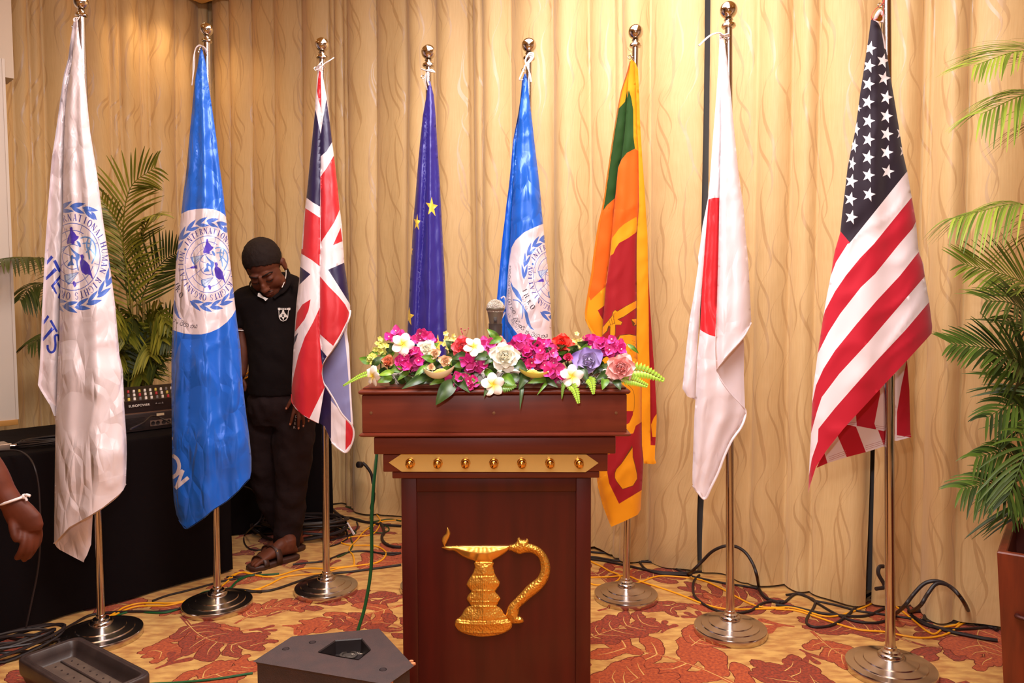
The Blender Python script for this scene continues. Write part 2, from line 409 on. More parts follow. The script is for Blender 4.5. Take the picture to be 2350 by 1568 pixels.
# ------------------------------------------------------------ curtains
def curtain_mat(name):
    m = bpy.data.materials.new(name); m.use_nodes = True; nt = m.node_tree; N = nt.nodes.new; L = nt.links.new
    b = nt.nodes['Principled BSDF']
    uv = N('ShaderNodeUVMap'); sp = N('ShaderNodeSeparateXYZ'); L(uv.outputs[0], sp.inputs[0])
    def M(op, a, b_=None, c=None):
        n = N('ShaderNodeMath'); n.operation = op
        for i, v in enumerate((a, b_, c)):
            if v is None: continue
            if isinstance(v, (int, float)): n.inputs[i].default_value = v
            else: L(v, n.inputs[i])
        return n.outputs[0]
    u, v = sp.outputs[0], sp.outputs[1]
    nz = N('ShaderNodeTexNoise'); nz.inputs['Scale'].default_value = 2.3; nz.inputs['Detail'].default_value = 1; L(uv.outputs[0], nz.inputs['Vector'])
    tot = None
    for spc, amp, wl, ph, off, wd_ in ((.118, .030, .47, 0.0, 0.0, .0050), (.163, .042, .62, 2.1, .05, .0042), (.205, .034, .39, 4.0, .11, .0036)):
        phs = M('ADD', M('MULTIPLY', v, 2*PI/wl), M('ADD', ph, M('MULTIPLY', M('FLOOR', M('DIVIDE', M('ADD', u, off), spc*3)), 0.0)))
        phs = M('ADD', phs, M('MULTIPLY', nz.outputs[0], 5.0))
        sn = M('SINE', phs); x = M('ADD', M('ADD', u, off), M('MULTIPLY', sn, amp))
        d = M('MULTIPLY', M('PINGPONG', x, spc/2), 1.0)
        w = M('ADD', M('MULTIPLY', M('COSINE', phs), wd_*.75), wd_*1.05)
        ln = M('SMOOTH_MIN', 1.0, M('MAXIMUM', 0.0, M('MULTIPLY', M('SUBTRACT', w, d), 900)), .1)
        tot = ln if tot is None else M('MAXIMUM', tot, ln)
    fine = N('ShaderNodeTexNoise'); fine.inputs['Scale'].default_value = 1.0; fine.inputs['Detail'].default_value = 4
    mp = N('ShaderNodeMapping'); mp.inputs['Scale'].default_value = (160, 9, 1); L(uv.outputs[0], mp.inputs[0]); L(mp.outputs[0], fine.inputs['Vector'])
    base = N('ShaderNodeMix'); base.data_type = 'RGBA'; base.inputs[6].default_value = S(226, 194, 140); base.inputs[7].default_value = S(206, 168, 112)
    L(fine.outputs[0], base.inputs[0])
    mx = N('ShaderNodeMix'); mx.data_type = 'RGBA'; L(M('MULTIPLY', tot, .55), mx.inputs[0]); L(base.outputs[2], mx.inputs[6]); mx.inputs[7].default_value = S(180, 138, 86)
    L(mx.outputs[2], b.inputs['Base Color'])
    rr = N('ShaderNodeMix'); rr.data_type = 'FLOAT'; L(tot, rr.inputs[0]); rr.inputs[2].default_value = .58; rr.inputs[3].default_value = .42; L(rr.outputs[0], b.inputs['Roughness'])
    L(M('ADD', .45, M('MULTIPLY', tot, .5)), b.inputs['Specular IOR Level'])
    b.inputs['Sheen Weight'].default_value = .25
    # stitched hem line and fine weave
    hem = M('COMPARE', v, .16, .0025)
    hgt = M('SUBTRACT', M('MULTIPLY', fine.outputs[0], .3), M('MULTIPLY', hem, 1.5))
    bp = N('ShaderNodeBump'); bp.inputs['Strength'].default_value = .35; bp.inputs['Distance'].default_value = .003; L(hgt, bp.inputs['Height'])
    wr = N('ShaderNodeTexNoise'); wr.inputs['Scale'].default_value = 5; wr.inputs['Detail'].default_value = 3; L(uv.outputs[0], wr.inputs['Vector'])
    b2 = N('ShaderNodeBump'); b2.inputs['Strength'].default_value = .3; b2.inputs['Distance'].default_value = .02; L(wr.outputs[0], b2.inputs['Height']); L(bp.outputs[0], b2.inputs['Normal'])
    L(b2.outputs[0], b.inputs['Normal'])
    return m
m_curt = curtain_mat('curtain_fabric')
def curtain(s0, s1, org, d, nrm, seed, label, z0=.012, z1=3.93, base=.05, amp=.085, spread=0.0):
    r = random.Random(seed); Ls = s1-s0
    # pleat positions
    xs = [0.0]
    while xs[-1] < Ls: xs.append(xs[-1]+r.choice((.05, .09, .14, .19, .24))*r.uniform(.85, 1.2))
    k = Ls/xs[-1]; xs = [x*k for x in xs]; am = [r.uniform(.45, 1.15) for _ in xs]
    nu = int(Ls/.0085); zs = list(np.concatenate([np.linspace(z0, .5, 16), np.linspace(.56, z1, 34)]))
    V = []; U = []; 
    for z in zs:
        f = z/z1; pu = 0; prev = None
        for i in range(nu+1):
            x = Ls*i/nu
            xw = x + .02*noise.noise(Vector((x*2.1, z*.35+seed, seed)))
            xw = min(max(xw, 0), Ls-1e-6)
            j = int(np.searchsorted(xs, xw, side='right')-1); j = min(max(j, 0), len(xs)-2)
            t = (xw-xs[j])/(xs[j+1]-xs[j])
            A = am[j]*(1-t)+am[j+1]*t
            wd = min(1, (xs[j+1]-xs[j])/.15); prof = (math.sin(PI*t)**.55)*wd
            dep = base + amp*A*prof + .03*noise.noise(Vector((x*1.7, z*.5, seed+9)))
            big_ = math.sin(x*2*PI/.43+seed+1.2*math.sin(x*2.3+seed))+.6*math.sin(x*2*PI/.27+seed*2); dep += (.012+.030*max(0, 1-z/2.4))*big_
            low = max(0, 1-z/.9)
            dep += low*(.05*noise.noise(Vector((x*4.3, z*2.6, seed+3))) + .03*spread*low) + .006*noise.noise(Vector((x*9, z*4, 5)))
            zz = z + (.016*(noise.noise(Vector((x*3.1, 0, seed+1))))) * (1 if z < .3 else 0) * max(0, 1-z/.3)
            if z == zs[0]: zz = max(zz, .004)
            sh = (x-Ls/2)*(-.004*0)
            p = org + d*(s0+x+sh) + nrm*dep
            V.append((p.x, p.y, zz))
            if prev is not None: pu += math.hypot(Ls/nu, (dep-prev))
            prev = dep; U.append((pu + seed*1.37, z))
    n = nu+1; Fc = [(a*n+i, a*n+i+1, (a+1)*n+i+1, (a+1)*n+i) for a in range(len(zs)-1) for i in range(nu)]
    o = mk('curtain', V, Fc, m_curt, uvs=U)
    return tag(o, label, 'curtain', None)
curtain(-.06, 1.9, ROOM(0, 0), DL, DR, 3, 'beige wavy-striped curtain on the side wall, behind the potted palm and white flag')
def s_at(px):                        # position along the back wall seen at image column px
    k = (px-W/2)/F; return (k*C0.y - C0.x)/(DR.x - k*DR.y)
GAP1, GAP2 = s_at(1624), s_at(2014)
curtain(s_at(520), GAP1-.012, ROOM(0, 0), DR, DL, 11, 'widest beige wavy-striped curtain, spanning the corner to the gap beside the red disc flag')
curtain(GAP1+.012, GAP2-.010, ROOM(0, 0), DR, DL, 17, 'beige curtain between the red disc flag and the stars and stripes', spread=1)
curtain(GAP2+.010, 6.6, ROOM(0, 0), DR, DL, 23, 'beige curtain at the right behind the potted palm and wooden planter', spread=.6)
# ------------------------------------------------------------ flag poles
m_chrome = mat('polished_steel', S(196, 190, 190), .16, 1.0)
m_chrome2 = mat('polished_steel_base', S(206, 198, 194), .2, 1.0, bump=[('noise', 30, .03, .003)])
m_brassy = mat('golden_steel_finial', S(208, 198, 186), .10, 1.0)
m_cord = mat('white_cord', S(238, 226, 226), .7, bump=[('weave', 300, .3, .001)])
m_redcord = mat('red_cord', S(205, 40, 35), .6)
# name of flag: (top px of ball centre, ball px radius, base centre px (floor), base px half width, pole half width px)
POLES = dict(white=((186, 6), 15.5, (233, 1457), 90, 8.6), blue=((474, 68), 14, (499, 1388), 79, 8.2), union=((739, 103), 15.5, (749, 1352), 73, 8.0),
             stars=((983.5, 120), 16, (988, 1347), 71, 7.6), world=((1214, 104), 16, (1209, 1347), 71, 7.6), lion=((1459, 73.5), 16.5, (1436.5, 1368), 74, 8.2),
             disc=((1672, 23.5), 19, (1676, 1446), 83.5, 9.4), stripes=((2034, -62), 21, (2044, 1535), 100, 11.2))
PL = {}
def pole(key, label):
    (tx, ty), br, (bx, by), bw, pw = POLES[key]
    b = FL(bx, by, .012); Y = b.y
    top = P(tx, ty, Y)
    t = thing('flag_pole', (b.x, b.y, 0), label, 'flag pole', 'steel flag poles behind the lectern'); PL[key] = (b, top, Y)
    k = Y/F; R = bw*k; r = pw*k; ba = br*k*1.02
    ax = (top-Vector((b.x, b.y, 0))).normalized(); o = Vector((b.x, b.y, 0))
    MB().lathe([(R*.985, 0), (R, .003), (R, .024), (R*.985, .028), (R*.94, .029), (R*.80, .032), (R*.785, .036), (R*.77, .0365), (R*.60, .043), (R*.585, .047), (R*.57, .0475), (R*.36, .058), (R*.28, .062), (R*.24, .062)], o, n=72).build('base', m_chrome2, t)
    MB().lathe([(R*.28, .060), (R*.285, .066), (R*.26, .074), (R*.21, .077), (R*.20, .083), (r*1.25, .088), (r*1.2, .097), (r, .099)], o, ax, n=40).build('collar', m_chrome, t)
    L = (top-o).length
    MB().lathe([(r, .08), (r, 1.30), (r*1.0, 1.302), (r*.93, 1.304), (r*.88, L-ba*1.8)], o, ax, n=32).build('pole', m_chrome, t)
    q = L
    MB().lathe([(r*.9, -ba*2.05), (ba*.72, -ba*2.0), (ba*.84, -ba*1.85), (ba*.80, -ba*1.62), (ba*.62, -ba*1.48), (ba*.45, -ba*1.42), (ba*.42, -ba*1.25), (ba*.55, -ba*1.12), (ba*.45, -ba*1.0)], top, ax, n=32).build('finial_collar', m_brassy, t)
    MB().ball(top, ba, 36).build('finial_ball', m_brassy, t)
    h = o+ax*(L-ba*3.3)
    side = Vector((-1, -.35, 0)).normalized()
    mb = MB(); mb.tube([h, h+side*(r+.006)], .0025, 8)
    ring = [h+side*(r+.012)+Vector((0, 0, -.004))+(side*math.cos(a)+Vector((0, 0, 1))*math.sin(a))*.008 for a in np.linspace(0, 2*PI, 17)]
    mb.tube(ring, .0016, 6); mb.build('ring_hook', m_chrome, t)
    return t
pole('white', 'leftmost steel flag pole, beside the black draped table, carrying the white emblem flag')
pole('blue', 'steel flag pole carrying the large blue emblem flag, left of the standing man')
pole('union', 'steel flag pole right of the man, carrying the red, white and navy crossed flag')
pole('stars', 'steel flag pole behind the lectern carrying the dark blue flag with yellow stars')
pole('world', 'steel flag pole behind the lectern and microphone, carrying the small blue emblem flag')
pole('lion', 'steel flag pole just right of the lectern, carrying the green, orange and maroon lion flag')
pole('disc', 'steel flag pole in front of the curtain gap, carrying the white flag with red disc')
pole('stripes', 'rightmost and nearest steel flag pole, carrying the stars and stripes')

# ------------------------------------------------------------ flags
def Zm(ox, oy, s): return lambda pts: [(ox+x/s, oy+y/s) for x, y in pts]
def satin(name, r, g, b, rough=.34, crease=.5): return mat(name, S(r, g, b), rough, metal=.12, spec=.7, sheen=.1, bump=[('noise', 5, .25, .010), ('crease', 7, min(1, crease*1.6), .016), ('crease', 17, min(1, crease*1.4), .006), ('weave', 900, .04, .0004)])
def cotton(name, r, g, b): return mat(name, S(r, g, b), .72, spec=.25, sheen=.2, bump=[('noise', 6, .18, .008), ('crease', 6, .18, .003), ('weave', 900, .15, .0004)])
def ipx(poly, y):
    q = sorted(poly, key=lambda t: t[1]); return float(np.interp(y, [t[1] for t in q], [t[0] for t in q]))
def layer(Y, outline, L, R, folds=(), regions=(), d0=0.0, glob=.26, cell=.16, offs=None, crumple=.004, pleats=(), g=(6, 9), fl=None, seed=0):
    folds = list(folds)
    def pos(x, y):
        l, r = ipx(L, y), ipx(R, y); r = max(r, l+2)
        bs = [l]+[min(max(ipx(f, y), l), r) for f in folds]+[r]
        j = 0
        while j < len(bs)-2 and x > bs[j+1]: j += 1
        w = max(bs[j+1]-bs[j], 1.0); s = min(max((x-bs[j])/w, 0), 1); S_ = min(max((x-l)/(r-l), 0), 1)
        e = math.sqrt(max(0, 1-(2*s-1)**2)); E = math.sqrt(max(0, 1-(2*S_-1)**2)); k = Y/F
        d = d0 - glob*(r-l)*k*E - cell*w*k*e + (offs[j] if offs else 0)*min(1, 6*s, 6*(1-s)) 
        for fr, am, ph in pleats: d += am*math.sin(2*PI*fr*S_+ph+y*.002)*min(1, (r-l)*k/.15)*E
        if crumple:
            p = Vector((x*k*3.0, y*k*3.0, seed)); n1 = noise.noise(p*1.5); n2 = 1-abs(noise.noise(Vector(((p.x*.8+p.y*.55)*4.2+n1, (p.y*.8-p.x*.55)*1.6, seed+2.0))))*3.2
            d += crumple*(n1*1.0-max(n2, 0)**1.5*1.3)*min(1, 5*S_+.1, 5*(1-S_)+.1)
        return P(x, y, Y+d)
    return fabric(outline, folds, list(regions), g[0], g[1], pos)
def backshell(Y, L, R, y0, y1, d0, depth=.10, n=16):
    V = []; Fc = []; rows = np.linspace(y0, y1, 40); k = Y/F
    for y in rows:
        l, r = ipx(L, y), ipx(R, y)
        for i in range(n+1):
            s = i/n; V.append(P(l+(r-l)*s, y, Y+d0+.034*min(1, 7*s, 7*(1-s))*min(1, (r-l)/40)+depth*.5*(r-l)*k*math.sqrt(max(0, 1-(2*s-1)**2))))
    for a in range(len(rows)-1):
        for i in range(n): Fc.append((a*(n+1)+i, (a+1)*(n+1)+i, (a+1)*(n+1)+i+1, a*(n+1)+i+1))
    return V, Fc, [0]*len(Fc)
def join(parts):
    V = []; Fc = []; M_ = []
    for v, f, m in parts:
        n = len(V); V += v; Fc += [tuple(i+n for i in q) for q in f]; M_ += list(m)
    return V, Fc, M_
def flag(parts, mats, label, top):
    t = thing('flag', tuple(top), label, 'flag', 'flags hanging from steel poles')
    V, Fc, M_ = join(parts); mk('cloth', V, Fc, mats, t, mi=M_); return t
def hem(t, pts, Y, w, m, name='hem', dd=None):
    """rolled hem cord along an edge given in picture points with depth offsets"""
    MB().tube(spline([P(x, y, Y+d) for x, y, d in pts], 6), w, 6, flat=.6).build(name, m, t)
def cord(t, pts, Y, rad, m=None, name='tie_cord'):
    MB().tube(spline([P(x, y, Y+d) for x, y, d in pts], 6), rad, 6, flat=.55).build(name, m or m_cord, t)

# a small serif capital alphabet made of strokes, each glyph in a unit-high box (y up)
def _r(x0, y0, x1, y1): return [(x0, y0), (x1, y0), (x1, y1), (x0, y1)]
def _ring(cx, cy, rx, ry, tx, ty, a0, a1, n=14):
    o = []; i = []
    for k in range(n+1):
        a = math.radians(a0+(a1-a0)*k/n); o.append((cx+rx*math.cos(a), cy+ry*math.sin(a))); i.append((cx+(rx-tx)*math.cos(a), cy+(ry-ty)*math.sin(a)))
    return o+i[::-1]
_sv = lambda x, y, w=.17: _r(x-w, y-.035 if y > .5 else y, x+w, y if y > .5 else y+.035)
GL = {
 'I': ([_r(.10, 0, .29, 1), _sv(.19, 0), _sv(.19, 1)], .38),
 'N': ([_r(.09, 0, .18, 1), [(.03, 1), (.24, 1), (.76, 0), (.57, 0)], _r(.63, 0, .72, 1), _sv(.13, 0), _sv(.68, 1)], .86),
 'T': ([_r(.25, 0, .45, 1), _r(.03, .93, .67, 1), _r(.03, .80, .08, 1), _r(.62, .80, .67, 1), _sv(.35, 0)], .72),
 'E': ([_r(.08, 0, .27, 1), _r(.02, .94, .56, 1), _r(.1, .48, .46, .54), _r(.02, 0, .6, .06), _r(.52, .8, .56, 1), _r(.55, 0, .6, .2)], .64),
 'R': ([_r(.08, 0, .27, 1), _ring(.24, .735, .32, .265, .13, .05, -90, 90), [(.3, .48), (.45, .48), (.78, 0), (.60, 0)], _sv(.17, 0), _r(.02, .96, .2, 1)], .76),
 'A': ([[(.33, 1), (.40, 1), (.16, 0), (.08, 0)], [(.33, 1), (.45, 1), (.75, 0), (.52, 0)], _r(.2, .30, .55, .36), _sv(.12, 0, .12), _sv(.63, 0, .14)], .76),
 'O': ([_ring(.42, .5, .40, .52, .19, .07, -90, 90), _ring(.42, .5, .40, .52, .19, .07, 90, 270)], .86),
 'L': ([_r(.10, 0, .24, 1), _r(.02, 0, .6, .06), _r(.55, 0, .6, .22), _sv(.17, 1)], .64),
 'H': ([_r(.08, 0, .26, 1), _r(.58, 0, .76, 1), _r(.2, .47, .64, .53), _sv(.17, 0), _sv(.17, 1), _sv(.67, 0), _sv(.67, 1)], .86),
 'U': ([_r(.10, .3, .24, 1), _r(.62, .3, .68, 1), _ring(.39, .32, .29, .34, .1, .06, 180, 360), _sv(.17, 1), _sv(.65, 1)], .82),
 'M': ([_r(.08, 0, .14, 1), _r(.78, 0, .92, 1), [(.06, 1), (.22, 1), (.54, .1), (.46, 0)], [(.80, 1), (.88, 1), (.52, 0), (.46, .08)], _sv(.11, 0, .12), _sv(.85, 0)], 1.0),
 'G': ([_ring(.44, .5, .42, .52, .14, .05, 50, 310, 18), _r(.62, .08, .75, .46), _sv(.68, .5, .15)], .86),
 'S': ([_ring(.32, .74, .25, .27, .1, .06, 10, 235), _ring(.30, .26, .27, .28, .12, .06, -170, 90), [(.08, .66), (.2, .60), (.56, .38), (.44, .42)]], .62),
 'Z': ([_r(.06, .94, .62, 1), _r(.03, 0, .64, .06), [(.44, .98), (.62, .98), (.22, .02), (.04, .02)]], .7),
 'C': ([_ring(.44, .5, .42, .52, .14, .05, 50, 310, 18)], .8),
 'F': ([_r(.10, 0, .24, 1), _r(.02, .94, .56, 1), _r(.1, .48, .46, .54), _sv(.17, 0)], .6),
 '.': ([ell(.2, .5, .17, .17, 12)], .4)}
def put(ch, M_):
    return [[M_(x, y) for x, y in p] for p in GL[ch][0]]
def arc_text(s, a0, a1, r0, hgt, mp, wid=1.0):
    """letters spread clockwise from angle a0 to a1 (deg from up), feet on radius r0"""
    out = []; n = len(s)
    for i, ch in enumerate(s):
        if ch == ' ': continue
        a = math.radians(a0+(a1-a0)*i/(n-1)); w = GL[ch][1]
        def M_(x, y, a=a, w=w):
            X = (x-w/2)*hgt*wid; R = r0+y*hgt
            u = R*math.sin(a)+X*math.cos(a); v = -R*math.cos(a)+X*math.sin(a); return mp(u, v)
        out += put(ch, M_)
    return out
def line_text(s, p0, p1, hgt, mp=lambda x, y: (x, y), up=None, adv=None):
    """letters from p0 towards p1 (picture points), cap height hgt to the left-hand side"""
    d = np.array(p1, float)-np.array(p0, float); L = np.hypot(*d); d /= L; q = np.array(up if up else (d[1], -d[0]), float)
    tot = sum(GL[c][1]+.16 if c != ' ' else .5 for c in s); k = L/(tot*hgt) if adv is None else adv; x = 0; out = []
    for c in s:
        if c == ' ': x += .5; continue
        out += put(c, lambda X, Y_, x=x: tuple(np.array(p0)+d*(x+X)*hgt*k+q*Y_*hgt)); x += GL[c][1]+.16
    return out
def lens(p, q, w, mp, n=7, hook=.0):
    p = np.array(p, float); q = np.array(q, float); d = q-p; nn = np.array((-d[1], d[0]))/np.hypot(*d); A = []; B = []
    for k in range(n+1):
        t = k/n; c = p+d*t+nn*hook*math.sin(PI*t); ww = w*math.sin(PI*t**.8)
        A.append(tuple(c+nn*ww)); B.append(tuple(c-nn*ww))
    return [mp(*v) for v in A+B[1:-1][::-1]]
def emblem(mp):
    """round emblem in unit coordinates; returns {colour: polygons}"""
    E = lambda pts: [mp((x-479)/261, (y-719)/321) for x, y in pts]
    ln = []; pu = []; st = []; pa = []; lb = []
    def arc(r, a0, a1, w=.024):
        pts = [(r*math.cos(math.radians(a)), r*math.sin(math.radians(a))) for a in np.linspace(a0, a1, max(5, int(abs(a1-a0)/9)))]
        ln.append([mp(*v) for v in stroke(pts, w)])
    arc(1, -180, -2); arc(1, -2, 178)
    arc(.79, 195, 300); arc(.79, 20, 150); arc(.58, 100, 260, .013); arc(.37, 60, 300)
    for a, r0, r1 in ((250, .6, 1), (290, .72, 1), (193, .88, 1), (148, .2, 1), (103, .8, 1), (55, .62, .98), (14, .82, 1), (335, .9, 1), (200, .1, .37), (170, .8, .95)):
        c, s_ = math.cos(math.radians(a)), math.sin(math.radians(a)); ln.append([mp(*v) for v in stroke([(c*r0, s_*r0), (c*r1, s_*r1)], .018)])
    pu.append(E([(465, 430), (478, 440), (480, 470), (500, 490), (515, 515), (540, 525), (530, 545), (515, 560), (495, 575), (500, 590), (480, 600), (465, 592), (450, 592), (430, 600), (422, 580), (430, 550), (440, 520), (450, 500), (455, 470), (450, 445)]))
    pu.append(E([(550, 700), (575, 695), (590, 720), (580, 742), (610, 765), (640, 800), (650, 850), (660, 880), (675, 935), (658, 922), (650, 900), (630, 885), (600, 892), (585, 880), (570, 870), (560, 850), (553, 810), (548, 770), (560, 740)]))
    pu.append(E([(265, 762), (300, 742), (345, 724), (355, 735), (358, 770), (320, 766), (290, 768)])); pu.append(E([(480, 955), (498, 953), (515, 975), (510, 1000), (495, 1012), (485, 990), (478, 972)]))
    st.append(E([(440, 605), (462, 628), (490, 658), (520, 680), (547, 697), (545, 730), (530, 760), (527, 790), (540, 850), (528, 850), (516, 800), (510, 760), (497, 738), (478, 738), (480, 765), (495, 800), (460, 800), (430, 812), (430, 792), (445, 770), (460, 752), (456, 722), (466, 703), (482, 705), (490, 722), (510, 722), (500, 695), (470, 662)]))
    st.append(E([(515, 565), (535, 570), (552, 590), (560, 620), (545, 628), (530, 608)]))
    for q in ([(555, 542), (590, 530), (640, 538), (680, 580), (698, 640), (693, 710), (660, 785)], [(572, 592), (620, 588), (660, 600)], [(628, 540), (612, 590), (618, 640), (635, 700), (640, 745)], [(655, 560), (640, 640), (605, 680)], [(605, 625), (640, 640), (690, 700)]): lb.append(E(stroke(q, 13, sm=3)))
    for q in ([(295, 637), (425, 618), (330, 725), (305, 690)], [(405, 893), (535, 868), (447, 982), (418, 955)]): pa.append(E(q))
    for q in ([(295, 637), (425, 618)], [(330, 725), (425, 618)], [(312, 700), (425, 618)], [(405, 893), (535, 868)], [(447, 982), (535, 868)], [(420, 950), (535, 868)]): ln.append(E(stroke(q, 4)))
    for q in ([(296, 637), (300, 680), (330, 727)], [(405, 893), (412, 945), (447, 983)]): st.append(E(stroke(q, 14, sm=3)))
    txt = arc_text('INTERNATIONAL', -52, 60, 1.07, .215, mp, .92)+arc_text('HUMAN', 72, 111, 1.07, .215, mp, .92)+arc_text('RIGHTS', 127, 173, 1.07, .215, mp, .92)+arc_text('ORGANIZATION', 188, 288, 1.07, .215, mp, .92)
    lf = []
    def P2(r, a): return (r*math.sin(math.radians(a)), -r*math.cos(math.radians(a)))
    # left wreath climbs clockwise to the top, right wreath climbs anticlockwise
    for k in range(7):
        a = -92+k*17.5
        lf.append(lens(P2(1.50, a), P2(1.66, a+21), .074, mp)); lf.append(lens(P2(1.46, a+3), P2(1.36, a+24), .062, mp))
    lf.append(lens(P2(1.5, 27), P2(1.40, 47-8), .062, mp))
    for k in range(7):
        a = 212-k*17.0
        lf.append(lens(P2(1.50, a), P2(1.68, a-21), .074, mp)); lf.append(lens(P2(1.46, a-3), P2(1.36, a-24), .062, mp))
    st.append([mp(*v) for v in ell(-.985, -.523, .055, .045, 12)])
    return dict(line=ln, purple=pu, steel=st, light=lb, pale=pa, text=txt, leaf=lf)
def affine(cx, cy, a, b, c, d): return lambda u, v: (cx+a*u+b*v, cy+c*u+d*v)
def emb_regions(E, i0): return [(i0+3, E['pale']), (i0, E['line']), (i0+2, E['light']), (i0+1, E['purple']), (i0+4, E['steel']), (i0+5, E['text']), (i0+6, E['leaf'])]
def emb_mats(tagname): return [satin(tagname+'_print_line', 88, 104, 190), satin(tagname+'_print_violet', 82, 62, 188), satin(tagname+'_print_sky', 110, 160, 226), satin(tagname+'_print_pale', 190, 208, 236), satin(tagname+'_print_steel', 84, 124, 205), satin(tagname+'_print_letters', 66, 66, 160), satin(tagname+'_print_laurel', 78, 116, 205)]
# rounded Sinhala-like letter shapes: strokes in a unit box (y up)
SI = {'ma': [[(.75, .9), (.35, .95), (.1, .6), (.15, .2), (.5, .05), (.9, .25), (.9, .6), (.65, .65), (.6, .4)]], 'aa': [[(.1, .7), (.3, .85), (.5, .7), (.5, .3), (.3, .05), (.1, .2)]],
      'na': [[(.1, .45), (.25, .7), (.4, .45), (.2, .3), (.1, .1), (.6, .02), (.95, .3), (.85, .7), (.6, .75), (.6, .5)]], 'va': [[(.3, .7), (.1, .4), (.3, .05), (.75, .05), (.95, .45), (.7, .85), (.4, .8), (.4, .5)]],
      'hi': [[(.2, .6), (.4, .75), (.5, .5), (.2, .35), (.1, .1), (.5, .0), (.9, .2), (.95, .7), (.7, .9)], [(.3, 1.0), (.6, 1.18), (.95, 1.0)]], 'mi': [[(.75, .8), (.35, .85), (.1, .5), (.2, .1), (.6, .05), (.9, .3), (.7, .55)], [(.2, 1.0), (.5, 1.2), (.9, 1.0)]],
      'ka': [[(.1, .3), (.3, .65), (.5, .35), (.3, .05), (.1, .3)], [(.5, .35), (.6, .8), (.95, .7), (.95, .2), (.7, .02), (.5, .2)]], 'sa': [[(.05, .5), (.2, .75), (.35, .5), (.2, .35), (.1, .1), (.5, .0), (.9, .1), (.95, .6), (.7, .8), (.55, .6), (.6, .3)]],
      'an': [ell(.3, .25, .18, .2, 9)+[(.48, .25)]], 'vi': [[(.3, .7), (.1, .35), (.3, .05), (.75, .05), (.95, .4), (.7, .75), (.4, .7)], [(.15, .95), (.5, 1.25), (.9, .95), (.7, .8)]],
      'dha': [[(.9, .8), (.5, .9), (.1, .6), (.15, .15), (.55, .0), (.9, .2), (.8, .5), (.5, .45)]], 'ya': [[(.1, .75), (.1, .2), (.4, .05), (.5, .4), (.6, .05), (.9, .15), (.95, .8), (.7, .75), (.7, .5)]]}
def sinhala(seq, pts, hgt, w=.13, sp=.95):
    """place letters at successive points along a polyline of picture points"""
    path = smooth2(pts, 12); cum = [0]
    for a, b in zip(path, path[1:]): cum.append(cum[-1]+math.hypot(b[0]-a[0], b[1]-a[1]))
    out = []; n = len(seq)
    for i, c in enumerate(seq):
        if c is None: continue
        def at(s): return np.array((np.interp(s, cum, [p[0] for p in path]), np.interp(s, cum, [p[1] for p in path])))
        s0 = cum[-1]*i/n; s1 = cum[-1]*(i+sp)/n; A, B = at(s0), at(s1); d = B-A; L = np.hypot(*d); d = d/L; q = np.array((d[1], -d[0]))
        for st_ in SI[c]: out.append([tuple(A+d*x*L+q*y*hgt) for x, y in stroke(st_, w, sm=3)])
    return out

# ---- white emblem flag
z1 = Zm(80, 430, 4.9); z1b = Zm(80, 550, 4.9)
b, top, Y = PL['white']; Y -= .05
Lw = [(172, 38), (166, 62), (158, 120), (155, 145), (147, 166), (138, 230), (130, 290), (118, 370), (112, 450), (107, 520), (104, 560), (101, 620), (97, 700), (93, 800), (91, 850), (86, 882), (92.5, 898), (105, 914), (118, 936), (126, 961)]
Fw = [(175, 60), (164, 150), (156, 198), (150, 255), (147, 320), (145, 400), (145, 489), (142, 560), (139, 623), (137, 719), (135.5, 782), (132, 846), (131, 900), (127.5, 975)]
Lw2 = Fw+[(127, 1000), (126, 1060), (125, 1150), (123.5, 1245)]
Rw = [(176, 38), (178, 48), (183, 96), (190, 127), (193, 169), (199, 223), (207, 303), (220, 382), (223, 400), (237.5, 512), (252, 607), (264.6, 703), (274, 814), (282, 850), (285, 930), (290, 1003), (291, 1041), (289, 1111)]
bot = [(283, 1125), (271, 1137), (236, 1165), (204, 1185), (159, 1210), (124, 1247)]
mw = [satin('white_satin', 240, 226, 229), satin('white_flag_lettering', 52, 74, 196)]+emb_mats('white_flag')
E = emblem(affine(166.7, 589.6, 63, 0, 0, 77))
big = [z1([(118, 690), (130, 672), (145, 705), (120, 790), (113, 770)]), z1([(183, 765), (208, 790), (112, 900), (102, 925), (103, 868)]), z1([(205, 832), (234, 812), (292, 930), (280, 962), (262, 945)]),
       z1([(222, 905), (250, 935), (130, 1046), (116, 1020)]), z1([(292, 975), (292, 1022), (213, 1110), (250, 1190), (240, 1207), (180, 1110)]), z1([(262, 1062), (292, 1112), (285, 1150), (248, 1085)]), z1([(270, 1200), (292, 1182), (300, 1275), (285, 1268), (258, 1240)]),
       z1b([(88, 765), (101, 785), (84, 842), (78, 800)]), z1b([(143, 848), (163, 870), (84, 982), (78, 945)]), z1b([(163, 912), (190, 902), (258, 1030), (240, 1046)]), z1b([(188, 985), (217, 1010), (97, 1142), (82, 1118)]),
       z1b(stroke([(272, 1140), (266, 1085), (240, 1075), (225, 1100), (232, 1180), (222, 1240), (195, 1268), (165, 1262), (145, 1225), (143, 1185)], 26, sm=3))]
